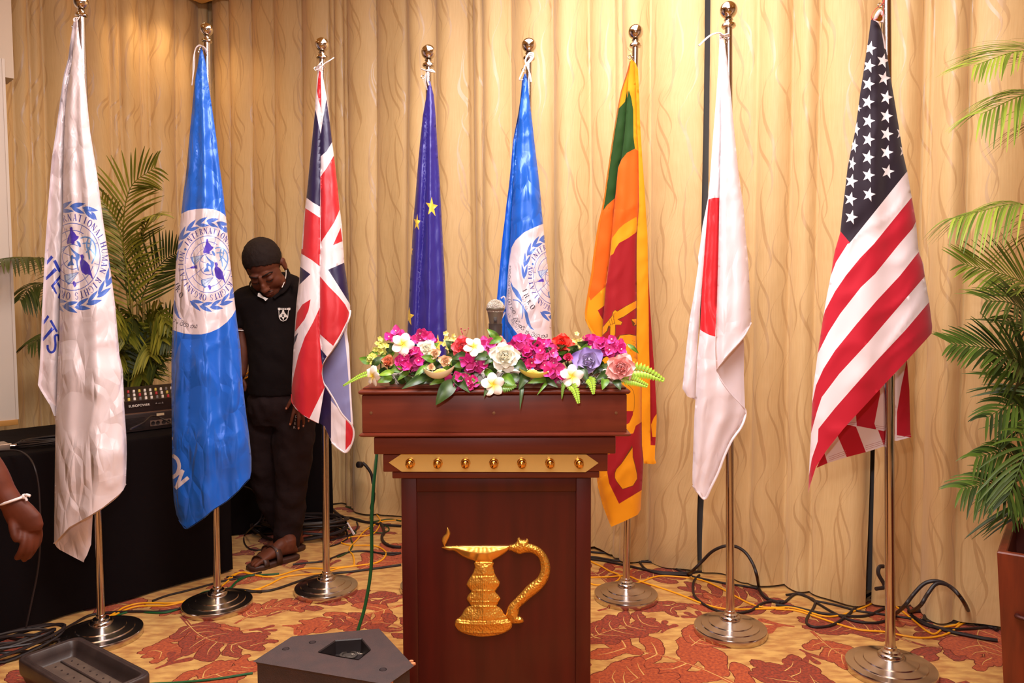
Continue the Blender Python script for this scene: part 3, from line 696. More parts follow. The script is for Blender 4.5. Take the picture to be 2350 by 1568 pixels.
# the printed letters run under the fold; clip them to the left panel
p1_ = layer(Y, Lw+[(127.5, 975)]+Fw[::-1][1:-1], Lw, [(x+.5, y) for x, y in Fw], (), [(1, big)], d0=.03, glob=.22, cell=.1, crumple=.005, pleats=((2.5, .004, 0),), g=(5, 9), seed=1)
p2_ = layer(Y, Fw+[(127, 1000), (126, 1060), (125, 1150)]+bot[::-1]+Rw[::-1], Lw2, Rw, (), emb_regions(E, 2), d0=0, glob=.24, cell=.08, crumple=.004, pleats=((2.2, .008, 1),), g=(5, 8), seed=2)
low = [(124, 1246), (130, 1256), (137, 1262), (165, 1277), (192, 1291), (194, 1284), (199, 1276), (209, 1250), (213, 1180), (160, 1205)]
p3_ = layer(Y, low, [(124, 1180), (192, 1291)], [(214, 1180), (200, 1291)], d0=.03, glob=.1, crumple=.003, seed=4)
bs = backshell(Y, Lw, Rw, 40, 955, .0); bs2 = backshell(Y, Lw2, Rw, 955, 1100, .0)
fw = flag([p1_, p2_, p3_, bs, bs2], mw, 'white satin flag with round blue emblem, on the leftmost pole', P(175, 38, Y))
hem(fw, [(124, 1247, -.01), (159, 1211, -.05), (204, 1186, -.06), (236, 1166, -.05), (271, 1138, -.03), (289, 1111, 0)], Y, .0035, mw[0])
cord(fw, [(180, 40, .03), (170, 42, -.01), (171, 50, -.02), (178, 46, -.02), (183, 38, .02)], Y, .0028)

# ---- large blue emblem flag
b, top, Y = PL['blue']; Y -= .05
z2 = Zm(380, 460, 4.9)
Lb = [(460, 110), (455, 140), (447, 185), (440, 260), (433, 330), (427, 400), (420, 450), (417, 480), (411, 540), (404, 600), (398, 700), (394, 800), (393, 880), (394, 950), (395, 1040), (396, 1100), (399, 1150), (405, 1182), (411, 1194)]
Rb = [(463, 110), (471, 140), (478, 190), (487, 250), (497, 320), (504, 380), (512, 440), (520, 510), (526, 580), (535, 660), (543, 730), (552, 800), (557, 880), (565, 950), (572, 1000), (577, 1050), (577, 1080)]
botb = [(574, 1096), (562, 1108), (548, 1125), (520, 1150), (490, 1169), (465, 1190), (430, 1213), (418, 1204)]
disc = z2([(120, 180), (175, 152), (250, 115), (340, 98), (440, 92), (540, 100), (610, 125), (660, 160), (700, 215), (860, 500), (860, 1000), (800, 1210), (750, 1300), (690, 1370), (600, 1440), (500, 1485), (400, 1508), (300, 1508), (200, 1495), (130, 1475), (60, 1450)])
E = emblem(affine(477.8, 606.7, 53.3, 0, 0, 65.5))
mb_ = [satin('blue_satin', 24, 102, 212), satin('blue_flag_white_print', 238, 222, 226), satin('blue_flag_black_print', 40, 30, 60)]+emb_mats('blue_flag')+[satin('blue_flag_grey_print', 150, 140, 160)]
hro = put('H', affine(*z2([(102, 945)])[0], 6.5, 8.5, 10.5, -5))+put('R', affine(*z2([(105, 1005)])[0], 8, 8, 9, -7))+put('O', affine(*z2([(140, 1085)])[0], 10.5, 5, 4, -12))
rib = [z2([(95, 1105), (112, 1150), (130, 1230), (155, 1310), (185, 1342), (140, 1320), (105, 1270), (90, 1220)])]
sn = sinhala(['aa', 'an', 'vi', 'dha', 'aa', 'na', 'ya'], z2([(78, 1365), (140, 1395), (210, 1420), (290, 1435), (358, 1438)]), 9.5)
ct = line_text('CT', *z2([(86, 1438), (122, 1452)]), 5)
onl = [z2([(0, 0), (0, 1), (1, 1)])]
z3 = Zm(0, 850, 3.137)
wht = [z3(stroke([(1240, 612), (1275, 640), (1290, 690), (1275, 745), (1240, 775)], 26, sm=3)), z3(stroke([(1244, 768), (1318, 722)], 24)), z3(stroke([(1318, 720), (1268, 850)], 24)), z3(stroke([(1262, 850), (1356, 772)], 26)), z3(ell(1237, 492, 7, 14, 8)), z3(ell(1232, 80, 8, 14, 8))]
reg_b = [(1, [disc])]+emb_regions(E, 3)+[(2, hro+sn), (9, rib), (10, ct), (1, wht)]
pb = layer(Y, Lb+botb[::-1]+Rb[::-1], Lb, Rb, ([(462, 120), (455, 250), (452, 420), (446, 600), (438, 800), (430, 1000)],), reg_b, glob=.26, cell=.05, crumple=.004, pleats=((2.4, .009, 2), (1.1, .01, 1)), g=(5, 8), seed=7)
fb = flag([pb, backshell(Y, Lb, Rb, 112, 1085, 0)], mb_, 'large bright blue flag with white round emblem, left of the standing man', P(463, 110, Y))
hem(fb, [(411, 1194, 0), (418, 1204, -.02), (430, 1213, -.03), (465, 1191, -.05), (490, 1170, -.06), (520, 1151, -.06), (548, 1126, -.04), (574, 1097, -.01)], Y, .0032, mb_[0])
cord(fb, [(474, 122, .02), (470, 112, .0), (458, 104, -.03), (449, 112, -.03), (444, 135, -.03), (443, 165, -.03), (442, 183, -.03)], Y, .004)
cord(fb, [(476, 120, .02), (468, 108, .0), (455, 106, -.03), (447, 118, -.03), (446, 150, -.03), (440, 196, -.03)], Y, .004)
cord(fb, [(458, 111, -.02), (464, 108, .0), (472, 112, .03)], Y, .003, m_chrome, 'ring_clip')

# ---- crossed red, white and navy flag
b, top, Y = PL['union']; Y -= .05
u = Zm(640, 60, 3.136); w = Zm(520, 520, 2.903)
Lu = [(729, 150), (728, 170), (725, 215), (723, 250), (716, 320), (708, 400), (703, 455), (697, 500), (691, 582), (687, 640), (680, 699), (675, 778), (670, 864), (669, 899), (671, 926)]
Fu = [(735, 150), (735.5, 240), (735.5, 400), (735, 560), (733.6, 611), (734, 700), (734, 778), (737, 800), (740, 823)]
hemu = [(804, 713), (801, 730), (789, 758), (775, 785), (761, 806), (749, 822), (740.5, 837), (738, 858), (742, 878), (751, 892), (768, 920), (785, 951), (809, 980)]
Ru = [(740, 150), (741, 175), (750, 225), (757, 280), (762, 325), (768, 370), (775, 430), (780, 480), (785, 520), (790, 603), (797, 651), (803, 699), (804, 713)]
UM = [cotton('union_red', 200, 34, 46), cotton('union_white', 238, 222, 224), cotton('union_navy', 52, 34, 92), cotton('union_faded_back', 128, 128, 178)]
UM = [satin('union_red', 206, 34, 44, .42, .1), satin('union_white', 240, 224, 226, .42, .1), satin('union_navy', 34, 20, 66, .42, .1), satin('union_reverse_blue', 132, 130, 176, .5, .1)]
front = Lu+[(678, 938), (689, 947), (700, 956), (709.5, 961), (731, 972), (745, 889), (742, 878), (738, 858), (740.5, 837)]+[(749, 822), (761, 806), (775, 785), (789, 758), (801, 730)]+Ru[::-1]
regu = [(1, [front]),
 (0, [u([(292, 318), (303, 332), (303, 598), (288, 540), (275, 470), (282, 380)]), u([(190, 1310), (297, 1380), (297, 1640), (170, 1640)])+[], w([(480, 150), (621, 150), (620, 265), (570, 225), (497, 180), (480, 172)]),
      w([(560, 485), (545, 560), (520, 618), (457, 700), (462, 630), (472, 570), (505, 520)]), w([(621, 540), (622, 760), (638, 900), (646, 1040), (655, 1068), (600, 1180), (552, 1280), (490, 1245), (440, 1180), (430, 1090), (450, 980), (478, 860), (520, 740), (575, 640)]),
      u([(397, 930), (420, 1120), (438, 1320), (400, 1410), (300, 1560), (299, 1085), (345, 1020)]), w([(760, 8), (772, 98), (709, 125)]),
      w([(622, 332), (680, 400), (745, 465), (790, 520), (818, 575), (812, 610), (760, 715), (710, 796), (622, 718)])]),
 (2, [u([(262, 598), (302, 778), (297, 1300), (245, 1270), (198, 1235), (225, 960)]), w([(490, 268), (558, 318), (485, 388)]), w([(478, 706), (462, 760), (445, 800), (445, 770), (452, 735)]),
      u([(342, 522), (365, 680), (386, 830), (345, 900), (300, 938), (301, 780), (322, 640)]), w([(676, 288), (730, 265), (790, 238), (808, 380), (822, 518), (745, 395)]), w([(624, 812), (668, 866), (652, 890), (636, 925)])])]
pu1 = layer(Y, front, Lu, Ru, (Fu,), regu, glob=.24, cell=.16, crumple=.0025, pleats=((3, .003, 0),), g=(5, 8), seed=12)
inner = [(804, 700), (795.5, 761), (801, 796), (804, 864), (807.6, 933), (811, 982), (811, 1013), (795.6, 1038), (778, 1031), (761, 1016), (754, 999), (744, 978), (731, 970), (735, 900), (738, 830), (755, 800), (785, 740)]
gre = w([(782, 650), (783, 700), (800, 860), (816, 1060), (829, 1308), (640, 1100), (600, 850)])
regi = [(1, [inner]), (3, [gre]), (2, [w([(600, 1312), (640, 1070), (662, 1060), (696, 1110), (696, 1425), (678, 1390), (652, 1330)])]), (0, [w([(794, 1280), (845, 1325), (850, 1430), (835, 1440), (792, 1490)])])]
pu2 = layer(Y, inner, [(735, 700), (731, 1040)], [(804, 700), (812, 1040)], (), regi, d0=.035, glob=.12, cell=.0, crumple=.003, g=(5, 8), seed=13)
fu = flag([pu1, pu2, backshell(Y, Lu, Ru, 155, 700, 0)], UM, 'red, white and navy crossed flag hanging right of the man', P(735, 150, Y))
hem(fu, [(x, y, -.035 if 0 < i < 12 else -.01) for i, (x, y) in enumerate(hemu)]+[(810, 1010, .0), (795.6, 1038, .01), (778, 1031, .01), (761, 1016, .01)], Y, .0042, UM[1])
hem(fu, [(669, 905, .0), (671, 926, -.01), (689, 947, -.03), (709.5, 961, -.05), (731, 971, -.04)], Y, .003, UM[0])
cord(fu, [(740, 140, .03), (733, 148, -.01), (726, 160, -.02), (735, 156, -.03), (745, 146, -.03), (755, 140, -.04), (767, 132, -.04)], Y, .0042)
cord(fu, [(726, 158, -.02), (730, 152, -.03), (738, 150, -.03), (745, 155, .02)], Y, .005)

# ---- dark blue flag with yellow stars
b, top, Y = PL['stars']; Y -= .05
Le = [(983, 186), (978.6, 219), (970, 267), (965, 315), (959, 379), (954, 443), (949, 500), (945.5, 560), (940, 660), (936.4, 727), (934.5, 779), (932, 860), (932, 1000)]
Re = [(987, 186), (995.6, 219), (1000, 267), (1003.5, 331), (1008, 395), (1011.5, 459), (1014.7, 522), (1019, 600), (1022.5, 660), (1025, 736), (1026, 782), (1027, 860), (1022, 960)]
Fe = [(984, 190), (980, 250), (976, 347), (975, 443), (970, 560), (962, 660), (957, 782), (955, 960)]
EM = [satin('indigo_satin', 46, 36, 132, .36, .12), satin('yellow_star_print', 240, 205, 70, .5, .1)]
oe = Le[:-1]+[(930, 985), (950, 1020), (985, 1010), (1022, 960)]+Re[:-1][::-1]
pe = layer(Y, oe, Le, Re, (Fe,), [(1, [star(990.8, 475.5, 14.5, 24, 8, shear=.15), star(957, 511, 8, 20, 6), star(938, 727, 13, 23, 8), star(1004, 790, 13, 23, 5), star(944, 575, 4, 14), star(950, 800, 12, 20)])], glob=.28, cell=.20, crumple=.002, pleats=((2.5, .010, 1),), g=(5, 9), seed=21)
fe = flag([pe, backshell(Y, Le, Re, 190, 950, 0)], EM, 'dark indigo flag with yellow stars, behind the lectern flowers', P(985, 186, Y))
cord(fe, [(984, 196, -.02), (980, 180, -.02), (981, 168, -.02), (986, 162, -.01), (994, 165, .01)], Y, .005)
cord(fe, [(966, 158, -.04), (974, 161, -.04), (986, 164, -.03), (997, 166, .0), (990, 160, .03), (975, 162, .0)], Y, .004)
cord(fe, [(978, 165, -.03), (976, 182, -.03), (980, 207, -.02)], Y, .003)

# ---- small blue emblem flag behind the microphone
b, top, Y = PL['world']; Y -= .05
z5 = Zm(1120, 500, 5.406)
Ln = [(1205, 166), (1198, 184), (1195, 219), (1190, 258), (1185, 283), (1177, 325), (1172.6, 379), (1168, 427), (1161.5, 474), (1159, 500), (1153, 546), (1148, 603), (1143, 657), (1140, 690), (1137, 740), (1134, 800), (1130, 900)]
Rn = [(1207, 166), (1212.5, 194), (1216, 235), (1223.6, 299), (1230, 356.6), (1238, 420), (1244, 490.5), (1251, 560), (1257, 611), (1261.5, 666), (1265, 722), (1266, 772), (1269, 860), (1268, 900)]
Fn = [(1204, 180), (1194, 238.6), (1188.6, 283), (1179, 411), (1173.6, 500), (1170, 574), (1166, 611), (1163.5, 657), (1160, 722), (1158, 772), (1156, 900)]
disc = z5([(720, 60), (600, 108), (450, 178), (340, 280), (290, 372), (272, 480), (255, 600), (238, 800), (226, 1000), (226, 1180), (250, 1290), (330, 1400), (430, 1520), (600, 1680), (900, 1750), (900, 60)])
E = emblem(affine(1268, 637.3, 43.5, 4.8, -1, 61))
mn = [satin('azure_satin', 22, 100, 210), satin('small_flag_white_print', 236, 220, 226), satin('small_flag_black_print', 34, 26, 50), satin('small_flag_grey_print', 160, 150, 165)]+emb_mats('small_flag')
def _chz(c, p, ang, h, wdt=.9):
    ca, sa = math.cos(math.radians(ang)), math.sin(math.radians(ang)); (px, py), = z5([p]); return put(c, lambda x, y: (px+(x*ca*wdt+y*sa)*h, py+(x*sa*wdt-y*ca)*h))
ih = _chz('I', (425, 905), 62, 11)+_chz('H', (440, 962), 60, 11)+_chz('R', (475, 1050), 52, 11)+_chz('O', (512, 1112), 45, 12)
gr = line_text('SRI LANA', *z5([(404, 960), (470, 1150)]), 5.5)+line_text('AN RIGHTS', *z5([(232, 1190), (375, 1432)]), 6)+line_text('A FACT', *z5([(392, 1450), (520, 1530)]), 6)
sn = sinhala(['ma', 'aa', 'na', 'va'], z5([(240, 1010), (258, 1090), (288, 1150), (322, 1200)]), 7.5)+sinhala(['hi', 'mi', 'ka', 'mi'], z5([(312, 1245), (345, 1310), (395, 1370), (440, 1405)]), 8)+sinhala(['sa', 'an', 'vi', 'dha', 'aa', 'na', 'ya'], z5([(455, 1425), (520, 1465), (610, 1485), (680, 1490), (745, 1482)]), 8.5)+sinhala(['sa', 'na', 'va', 'ka', 'aa', 'ya', 'na'], z5([(262, 590), (256, 700), (250, 800), (248, 900), (250, 985)]), 5.5, .1)
rb = [z5([(282, 785), (310, 850), (370, 905), (410, 980), (425, 1050), (405, 1030), (350, 975), (300, 890), (285, 840)]), z5([(425, 1050), (455, 1125), (490, 1180), (510, 1270), (535, 1350), (575, 1395), (525, 1375), (480, 1310), (460, 1230), (445, 1150)]), z5(stroke([(308, 1018), (360, 1025), (400, 1055), (430, 1110), (432, 1180), (420, 1256)], 14, 10, 3))]
bl = [z5(stroke([(160, 1000), (195, 975), (218, 1010), (215, 1080), (205, 1130)], 18, sm=3)), z5(stroke([(165, 1252), (216, 1168)], 18))]
regn = [(1, [disc])]+emb_regions(E, 4)+[(2, ih+sn), (8, rb), (3, gr)]
# the lettering on the narrow left panel
pn1 = layer(Y, Ln+[(1156, 900)]+Fn[::-1][1:], Ln, [(x+.5, y) for x, y in Fn], (), [(1, bl)], d0=.02, glob=.2, cell=.1, crumple=.004, g=(4, 8), seed=31)
pn2 = layer(Y, Fn+[(1156, 960), (1200, 1010), (1268, 930)]+Rn[::-1], Fn, Rn, (), regn, glob=.24, cell=.1, crumple=.004, pleats=((2.2, .004, 0),), g=(4, 7), seed=32)
fn = flag([pn1, pn2, backshell(Y, Ln, Rn, 170, 890, 0)], mn, 'small blue flag with white emblem panel, behind the microphone', P(1206, 166, Y))
cord(fn, [(1200, 183, -.03), (1192, 183, -.04), (1198, 168, -.04), (1206, 150, -.03), (1216, 136, .0), (1224, 124, .0), (1214, 122, .02), (1206, 138, -.02), (1210, 152, -.04), (1216, 170, -.04), (1219, 188, -.04)], Y, .0035)
cord(fn, [(1213, 123, .02), (1224, 130, -.02), (1210, 148, -.04), (1203, 152, -.03), (1206, 160, -.03)], Y, .0035)

# ---- green, orange and maroon lion flag
b, top, Y = PL['lion']; Y -= .05
a6 = Zm(1120, 60, 3.136); b6 = Zm(1330, 480, 4.9); c6 = Zm(1340, 880, 4.611)
LM = [cotton('lion_flag_gold', 240, 152, 14), cotton('lion_flag_orange', 236, 98, 14), cotton('lion_flag_green', 34, 70, 20), cotton('lion_flag_maroon', 160, 22, 30), cotton('lion_flag_stitching', 110, 62, 14)]
Ls_ = [(1447, 133), (1439, 165), (1424.5, 210), (1416.6, 251), (1408.6, 299), (1402, 341), (1394, 395), (1386, 452), (1378, 494), (1374, 506.5), (1368, 541), (1360.6, 594), (1356.5, 629), (1350, 664), (1345, 694), (1342, 719), (1343, 735), (1352.5, 755.5), (1367, 776), (1374, 788)]
Fs1 = [(1442, 180), (1434, 300), (1426, 366), (1418, 385), (1412, 455), (1407, 506), (1403.5, 545), (1400, 588), (1396, 615), (1391, 649), (1389, 676), (1387, 700), (1384, 735), (1382, 776)]
Fs2 = [(1456, 143), (1460, 220), (1462, 300), (1465, 341), (1466.5, 474), (1463.7, 517), (1461.6, 541), (1461, 602), (1461.6, 721), (1460.6, 776), (1464, 840), (1472.7, 885)]
Rs = [(1450, 133), (1458, 143), (1464.4, 159), (1467, 219.4), (1469, 283), (1474, 363), (1480, 443), (1483.5, 506), (1486, 541), (1487, 606), (1488.5, 704.5), (1489.5, 798), (1491.8, 880), (1492.5, 960), (1493, 1010), (1500.5, 1066)]
upper = Ls_+[(1383, 800), (1384, 776)]+Fs1[::-1][1:]
left_out = Ls_+[(1382, 800)]+Fs1[::-1]
regL = [(0, [left_out]), (2, [a6([(1000, 470), (1045, 470), (1045, 1040), (935, 1180), (912, 1240), (850, 1310), (805, 1360), (800, 1200), (880, 800), (928, 606), (985, 545)])]),
        (1, [b6([(245, 60), (380, -30), (420, 200), (340, 700), (296, 868), (200, 955), (125, 1028), (95, 955), (40, 900)]), a6([(812, 1352), (855, 1290), (912, 1240), (945, 1100), (960, 1400), (780, 1700), (740, 1600)])]),
        (3, [b6([(283, 1083), (205, 1140), (235, 1200), (268, 1250)])])]
mid = Fs1[:1]+[(1434, 300)]+Fs1[2:]+[(1380, 800), (1374, 860), (1366, 1000), (1365, 1080), (1370, 1101), (1372.5, 1118.6), (1383, 1160), (1398.6, 1201), (1403, 1209.6), (1437.6, 1194.5), (1463.6, 1181.5), (1470, 1170.6), (1472.7, 1125), (1474.5, 1097), (1476.6, 1053.5), (1473.4, 1023), (1472.7, 969), (1472.7, 885), (1464, 840)]+Fs2[:-2][::-1]+[(1448, 135)]
Lmid = Fs1+[(1380, 800), (1374, 860), (1366, 1000), (1370, 1101), (1398, 1201)]
Rmid = Fs2+[(1472.7, 969), (1473.4, 1023), (1476.6, 1053), (1474.5, 1097), (1470, 1170)]
regM = [(0, [mid]),
 (2, [a6([(1013, 460), (1030, 510), (1045, 600), (1047, 800), (1058, 882), (1000, 912), (960, 962), (937, 1020), (925, 1130), (905, 1245), (900, 600), (1000, 520)])]),
 (1, [a6([(1058, 882), (1085, 900), (1095, 1300), (1075, 1340), (1030, 1385), (975, 1400), (930, 1470), (895, 1520), (880, 1800), (830, 1700), (905, 1245), (925, 1130), (937, 1020), (960, 962), (1000, 912)]), b6([(690, 0), (690, 170), (655, 178), (635, 88), (500, 170), (440, 225), (368, 325), (350, 400), (330, 360), (380, 0)])]),
 (0, [b6([(640, 88), (660, 180), (645, 240), (545, 325), (445, 380), (405, 440), (380, 500), (340, 528), (345, 420), (366, 325), (440, 228), (500, 172)])]),
 (3, [b6([(660, 185), (665, 1600), (600, 1560), (250, 1560), (250, 1100), (300, 840), (345, 527), (380, 502), (405, 442), (445, 382), (545, 327), (640, 260)])]),
 (0, [c6([(455, -200), (640, -200), (640, 415), (612, 408), (548, 452), (528, 520), (520, 530), (440, 520)])]),
 (3, [c6([(612, 408), (660, 400), (660, 800), (622, 1000), (612, 1130), (480, 1215), (372, 1275), (300, 1150), (265, 1055), (248, 950), (240, 560), (520, 530), (528, 515), (548, 450)]), c6([(440, 293), (522, 293), (518, 335), (480, 420), (440, 440)])]),
 (4, [c6([(511, 655), (520, 770), (545, 865), (566, 958), (567, 1012), (522, 1086), (408, 1124), (345, 1042), (325, 1000), (325, 948), (341, 908), (398, 846)])]),
 (0, [c6([(515, 680), (516, 780), (540, 870), (560, 960), (562, 1010), (520, 1080), (410, 1118), (350, 1040), (330, 1000), (330, 950), (345, 910), (400, 850)])]),
 (4, [b6([(642, 1024), (520, 1090), (425, 1146), (400, 1130), (368, 1160), (365, 1195), (314, 1258), (255, 1328), (250, 1430), (320, 1375), (340, 1325), (340, 1440), (383, 1470), (405, 1400), (408, 1304), (470, 1306), (486, 1270), (440, 1245), (505, 1210), (642, 1114)]), b6([(578, 1240), (642, 1228), (642, 1420), (560, 1405), (450, 1416), (380, 1480), (640, 1640), (642, 1310), (600, 1316)])]),
 (0, [b6([(640, 1030), (520, 1096), (425, 1153), (400, 1138), (375, 1162), (370, 1200), (320, 1262), (262, 1330), (257, 1420), (305, 1370), (325, 1310), (348, 1320), (345, 1440), (380, 1464), (398, 1400), (400, 1300), (465, 1300), (478, 1272), (425, 1240), (500, 1205), (640, 1110)]), b6([(586, 1244), (640, 1235), (640, 1300), (610, 1310), (625, 1285)]), b6([(455, 1424), (560, 1412), (636, 1427), (640, 1680), (430, 1680), (420, 1500)])]),
 (4, [b6(stroke(q, 4)) for q in ([(375, 1160), (395, 1290)], [(350, 1200), (372, 1300)], [(330, 1240), (350, 1310)], [(405, 1165), (388, 1180), (385, 1240), (400, 1290)], [(330, 1310), (400, 1280)], [(590, 1480), (625, 1490), (600, 1510), (640, 1525), (610, 1550)])]),
 (4, [c6(stroke([(470, 20), (510, 60), (530, 110), (535, 200), (528, 300)], 4, sm=2))]),
 (0, [c6([(100, 930), (240, 930), (250, 958), (140, 1020)])]), (0, [c6([(138, 1020), (250, 958), (268, 1060), (372, 1275), (612, 1130), (700, 1500), (250, 1600)])])]
strip = [(1456, 140)]+Fs2[1:]+[(1472.7, 969), (1473.4, 1023), (1476.6, 1053), (1477.7, 1064), (1500.5, 1066), (1506, 1063), (1502.7, 1053.5), (1503.7, 1023), (1493, 1010)]+Rs[:-2][::-1]
ps1 = layer(Y, left_out, Ls_, Fs1, (), regL, d0=.02, glob=.18, cell=0, crumple=.004, g=(6, 9), seed=41)
ps2 = layer(Y, mid, Lmid, Rmid, (), regM, d0=-.005, glob=.22, cell=0, crumple=.004, pleats=((1.6, .004, 1),), g=(6, 9), seed=42)
ps3 = layer(Y, strip, Fs2+[(1473, 1066)], Rs, (), [(3, [[(1493, 884), (1510, 884), (1510, 1023), (1493, 1022)]])], d0=-.02, glob=.15, cell=0, crumple=.003, g=(6, 9), seed=43)
tail = [(1487, 610), (1493, 721), (1498, 798), (1503.7, 880), (1507, 943), (1507, 967), (1503.7, 1023), (1502.7, 1053), (1506, 1063), (1488, 1062), (1484, 900), (1484, 700)]
ps4 = layer(Y, tail, [(1482, 600), (1485, 1070)], [(1488, 600), (1498, 798), (1507, 943), (1504, 1070)], (), [(3, [[(1480, 600), (1512, 600), (1512, 943), (1500, 960), (1494, 975), (1497, 1003), (1512, 1003), (1512, 1023), (1480, 1023)]])], d0=.02, glob=.1, cell=0, crumple=.002, seed=44)
fs = flag([ps1, ps2, ps3, ps4, backshell(Y, Ls_, Rs, 140, 780, 0)], LM, 'gold, green, orange and maroon flag with a lion and sword, right of the lectern', P(1449, 133, Y))
cord(fs, [(1449, 134, 0), (1447, 124, -.01), (1450, 118, .01), (1444, 116, -.01), (1440, 109, -.02)], Y, .0012, m_chrome, 'wire_tie')

# ---- white flag with red disc
b, top, Y = PL['disc']; Y -= .055
j1 = Zm(1560, 420, 4.128); j2 = Zm(1560, 780, 4.128)
JM = [satin('milky_satin', 242, 228, 232, .36, .15), satin('red_disc_print', 226, 34, 44, .40, .15)]
Lj = [(1651, 81), (1649, 148), (1643.6, 222), (1636, 318), (1629, 414), (1626, 440), (1625, 459), (1619, 560), (1613, 620), (1606.6, 755), (1600, 820), (1596, 914), (1593, 962), (1589, 1085), (1589, 1110)]
Fj = [(1657, 84), (1655, 296), (1651, 455), (1649, 560), (1645, 700), (1642.5, 775), (1641.5, 800), (1643.6, 850)]
Rj = [(1662, 89), (1673, 170), (1684, 289), (1695.4, 400), (1706.5, 474), (1712, 545), (1717.6, 607), (1722, 688), (1724, 735), (1723.6, 742)]
front = [(1651, 84)]+Fj[1:]+[(1650, 841), (1673, 812), (1700, 782), (1712, 765)]+Rj[::-1]
main = Lj+[(1592, 1118), (1603, 1132), (1617.7, 1146), (1632.5, 1118), (1648, 1085), (1662, 1048), (1680.6, 1010), (1700, 980), (1708, 962), (1712, 950), (1710, 944), (1699, 929), (1673, 902), (1658, 882), (1650, 868), (1643.6, 850)]+Fj[::-1][1:]
rd = [(1626, 458), (1632, 455.5), (1640, 454), (1651, 454), (1649, 560), (1645, 700), (1641.5, 773), (1628, 769), (1614, 762), (1607, 757), (1606, 750), (1612, 640), (1620, 540)]
pj1 = layer(Y, front, Fj, Rj, (), (), d0=-.01, glob=.30, cell=0, crumple=.0025, pleats=((1.5, .005, 2.5),), g=(5, 9), seed=51)
pj2 = layer(Y, main, Lj, [(x, y) for x, y in Fj[:5]]+[(1700, 775), (1722, 850), (1712, 950), (1680, 1010), (1632, 1118)], (), [(1, [rd])], d0=.0, glob=.16, cell=0, crumple=.0025, pleats=((2.2, .006, 1),), g=(5, 9), seed=52)
lj3 = [(1629, 430), (1622, 470), (1612, 520), (1607, 562), (1602, 590), (1603, 605), (1592, 680), (1583, 730), (1576, 790), (1570, 850), (1566, 892), (1577, 910), (1596, 918), (1600, 800), (1612, 640), (1625, 470)]
pj3 = layer(Y, lj3, [(1629, 430), (1602, 590), (1583, 730), (1566, 892), (1577, 920)], [(1629, 430), (1615, 600), (1600, 800), (1596, 920)], (), (), d0=.03, glob=.3, cell=0, crumple=.003, seed=53)
bj = [(1712, 765), (1706, 775), (1708, 800), (1707, 860), (1710, 944), (1690, 922), (1660, 884), (1643.6, 850), (1650, 838), (1680, 790), (1700, 765)]
pj4 = layer(Y, bj, [(1643, 760), (1643, 950)], [(1710, 760), (1712, 950)], (), (), d0=.03, glob=.12, cell=0, crumple=.002, seed=54)
fj = flag([pj1, pj2, pj3, pj4, backshell(Y, Lj, Rj, 90, 735, .0)], JM, 'white satin flag with a red disc, third flag right of the lectern counting from it', P(1656, 80, Y))
fj['label'] = 'white satin flag with a red disc, between the lion flag and the stars and stripes'
hem(fj, [(1643.6, 850, -.01), (1650, 841, -.02), (1673, 812, -.06), (1700, 782, -.06), (1712, 765, -.05), (1723.6, 742, -.01)], Y, .0052, JM[0])
hem(fj, [(1643.6, 850, .0), (1650, 867, -.01), (1673, 900, -.01), (1699, 928, -.01), (1711, 946, .0), (1702, 978, -.02), (1680, 1010, -.03), (1662, 1048, -.03), (1648, 1085, -.03), (1632, 1118, -.03), (1618, 1145, -.02), (1603, 1132, -.01), (1590, 1114, .0)], Y, .0048, JM[0])
cord(fj, [(1668, 78, -.02), (1660, 81, -.03), (1652, 76, -.03), (1640, 77, -.05), (1628, 83, -.05), (1615, 94, -.05), (1604, 105, -.05)], Y, .0055)
cord(fj, [(1668, 78, -.03), (1672, 80, .0), (1672, 84, .03), (1660, 84, .0), (1652, 80, -.02)], Y, .0045)

# ---- stars and stripes
b, top, Y = PL['stripes']; Y -= .06
s1 = Zm(1840, 0, 2.615); s2 = Zm(1840, 560, 2.615)
SM = [cotton('stripe_white', 240, 224, 228), cotton('stripe_red', 190, 28, 48), cotton('canton_navy', 42, 31, 42), cotton('star_white', 248, 240, 244), cotton('stripe_stitching', 190, 130, 130)]
Lu_ = [(1998.7, 46), (1993, 88), (1983.4, 153), (1974, 214), (1968, 260), (1961.6, 306), (1953, 344), (1945, 386), (1938.7, 440), (1931.8, 497), (1928, 535), (1916.5, 573.6), (1911.5, 600), (1908, 625), (1895.5, 690), (1888, 736), (1878, 801), (1867, 885), (1863.7, 923), (1861, 1000), (1857, 1076), (1855, 1132)]
Ru_ = [(2010, 36), (2016, 47), (2027, 80), (2033, 107), (2042.7, 172), (2052, 225.6), (2062, 287), (2073, 355.6), (2083, 398), (2092, 451), (2102, 508.6), (2107.7, 573.6), (2110.7, 585), (2119, 606), (2123, 636.5), (2132.5, 694), (2139.4, 750)]
bt = [(2138, 765), (2127, 778), (2081, 828), (2031, 881), (1985, 931), (1935.6, 984.5), (1897, 1034), (1872.5, 1072), (1859, 1114.5), (1855, 1132)]
fo_ = Lu_+bt[::-1][1:]+Ru_[::-1]
G2 = lambda up, lo: s1(up)+s2(lo)
b1 = G2([(640, 1020), (285, 1462)], [(275, 0), (205, 110), (165, 215)])       # canton or first red / white
b2 = G2([(672, 1170), (545, 1326)], [(433, 0), (350, 85), (265, 190), (200, 285), (140, 400), (120, 470)])
b3 = G2([(690, 1320), (665, 1372)], [(585, 0), (440, 180), (355, 260), (230, 420), (160, 530), (90, 670)])
b4 = s2([(712, 35), (590, 190), (450, 340), (330, 480), (200, 640), (130, 750), (85, 850), (58, 975)])
b5 = s2([(738, 195), (545, 420), (400, 590), (225, 780), (120, 920), (90, 1010), (52, 1150)])
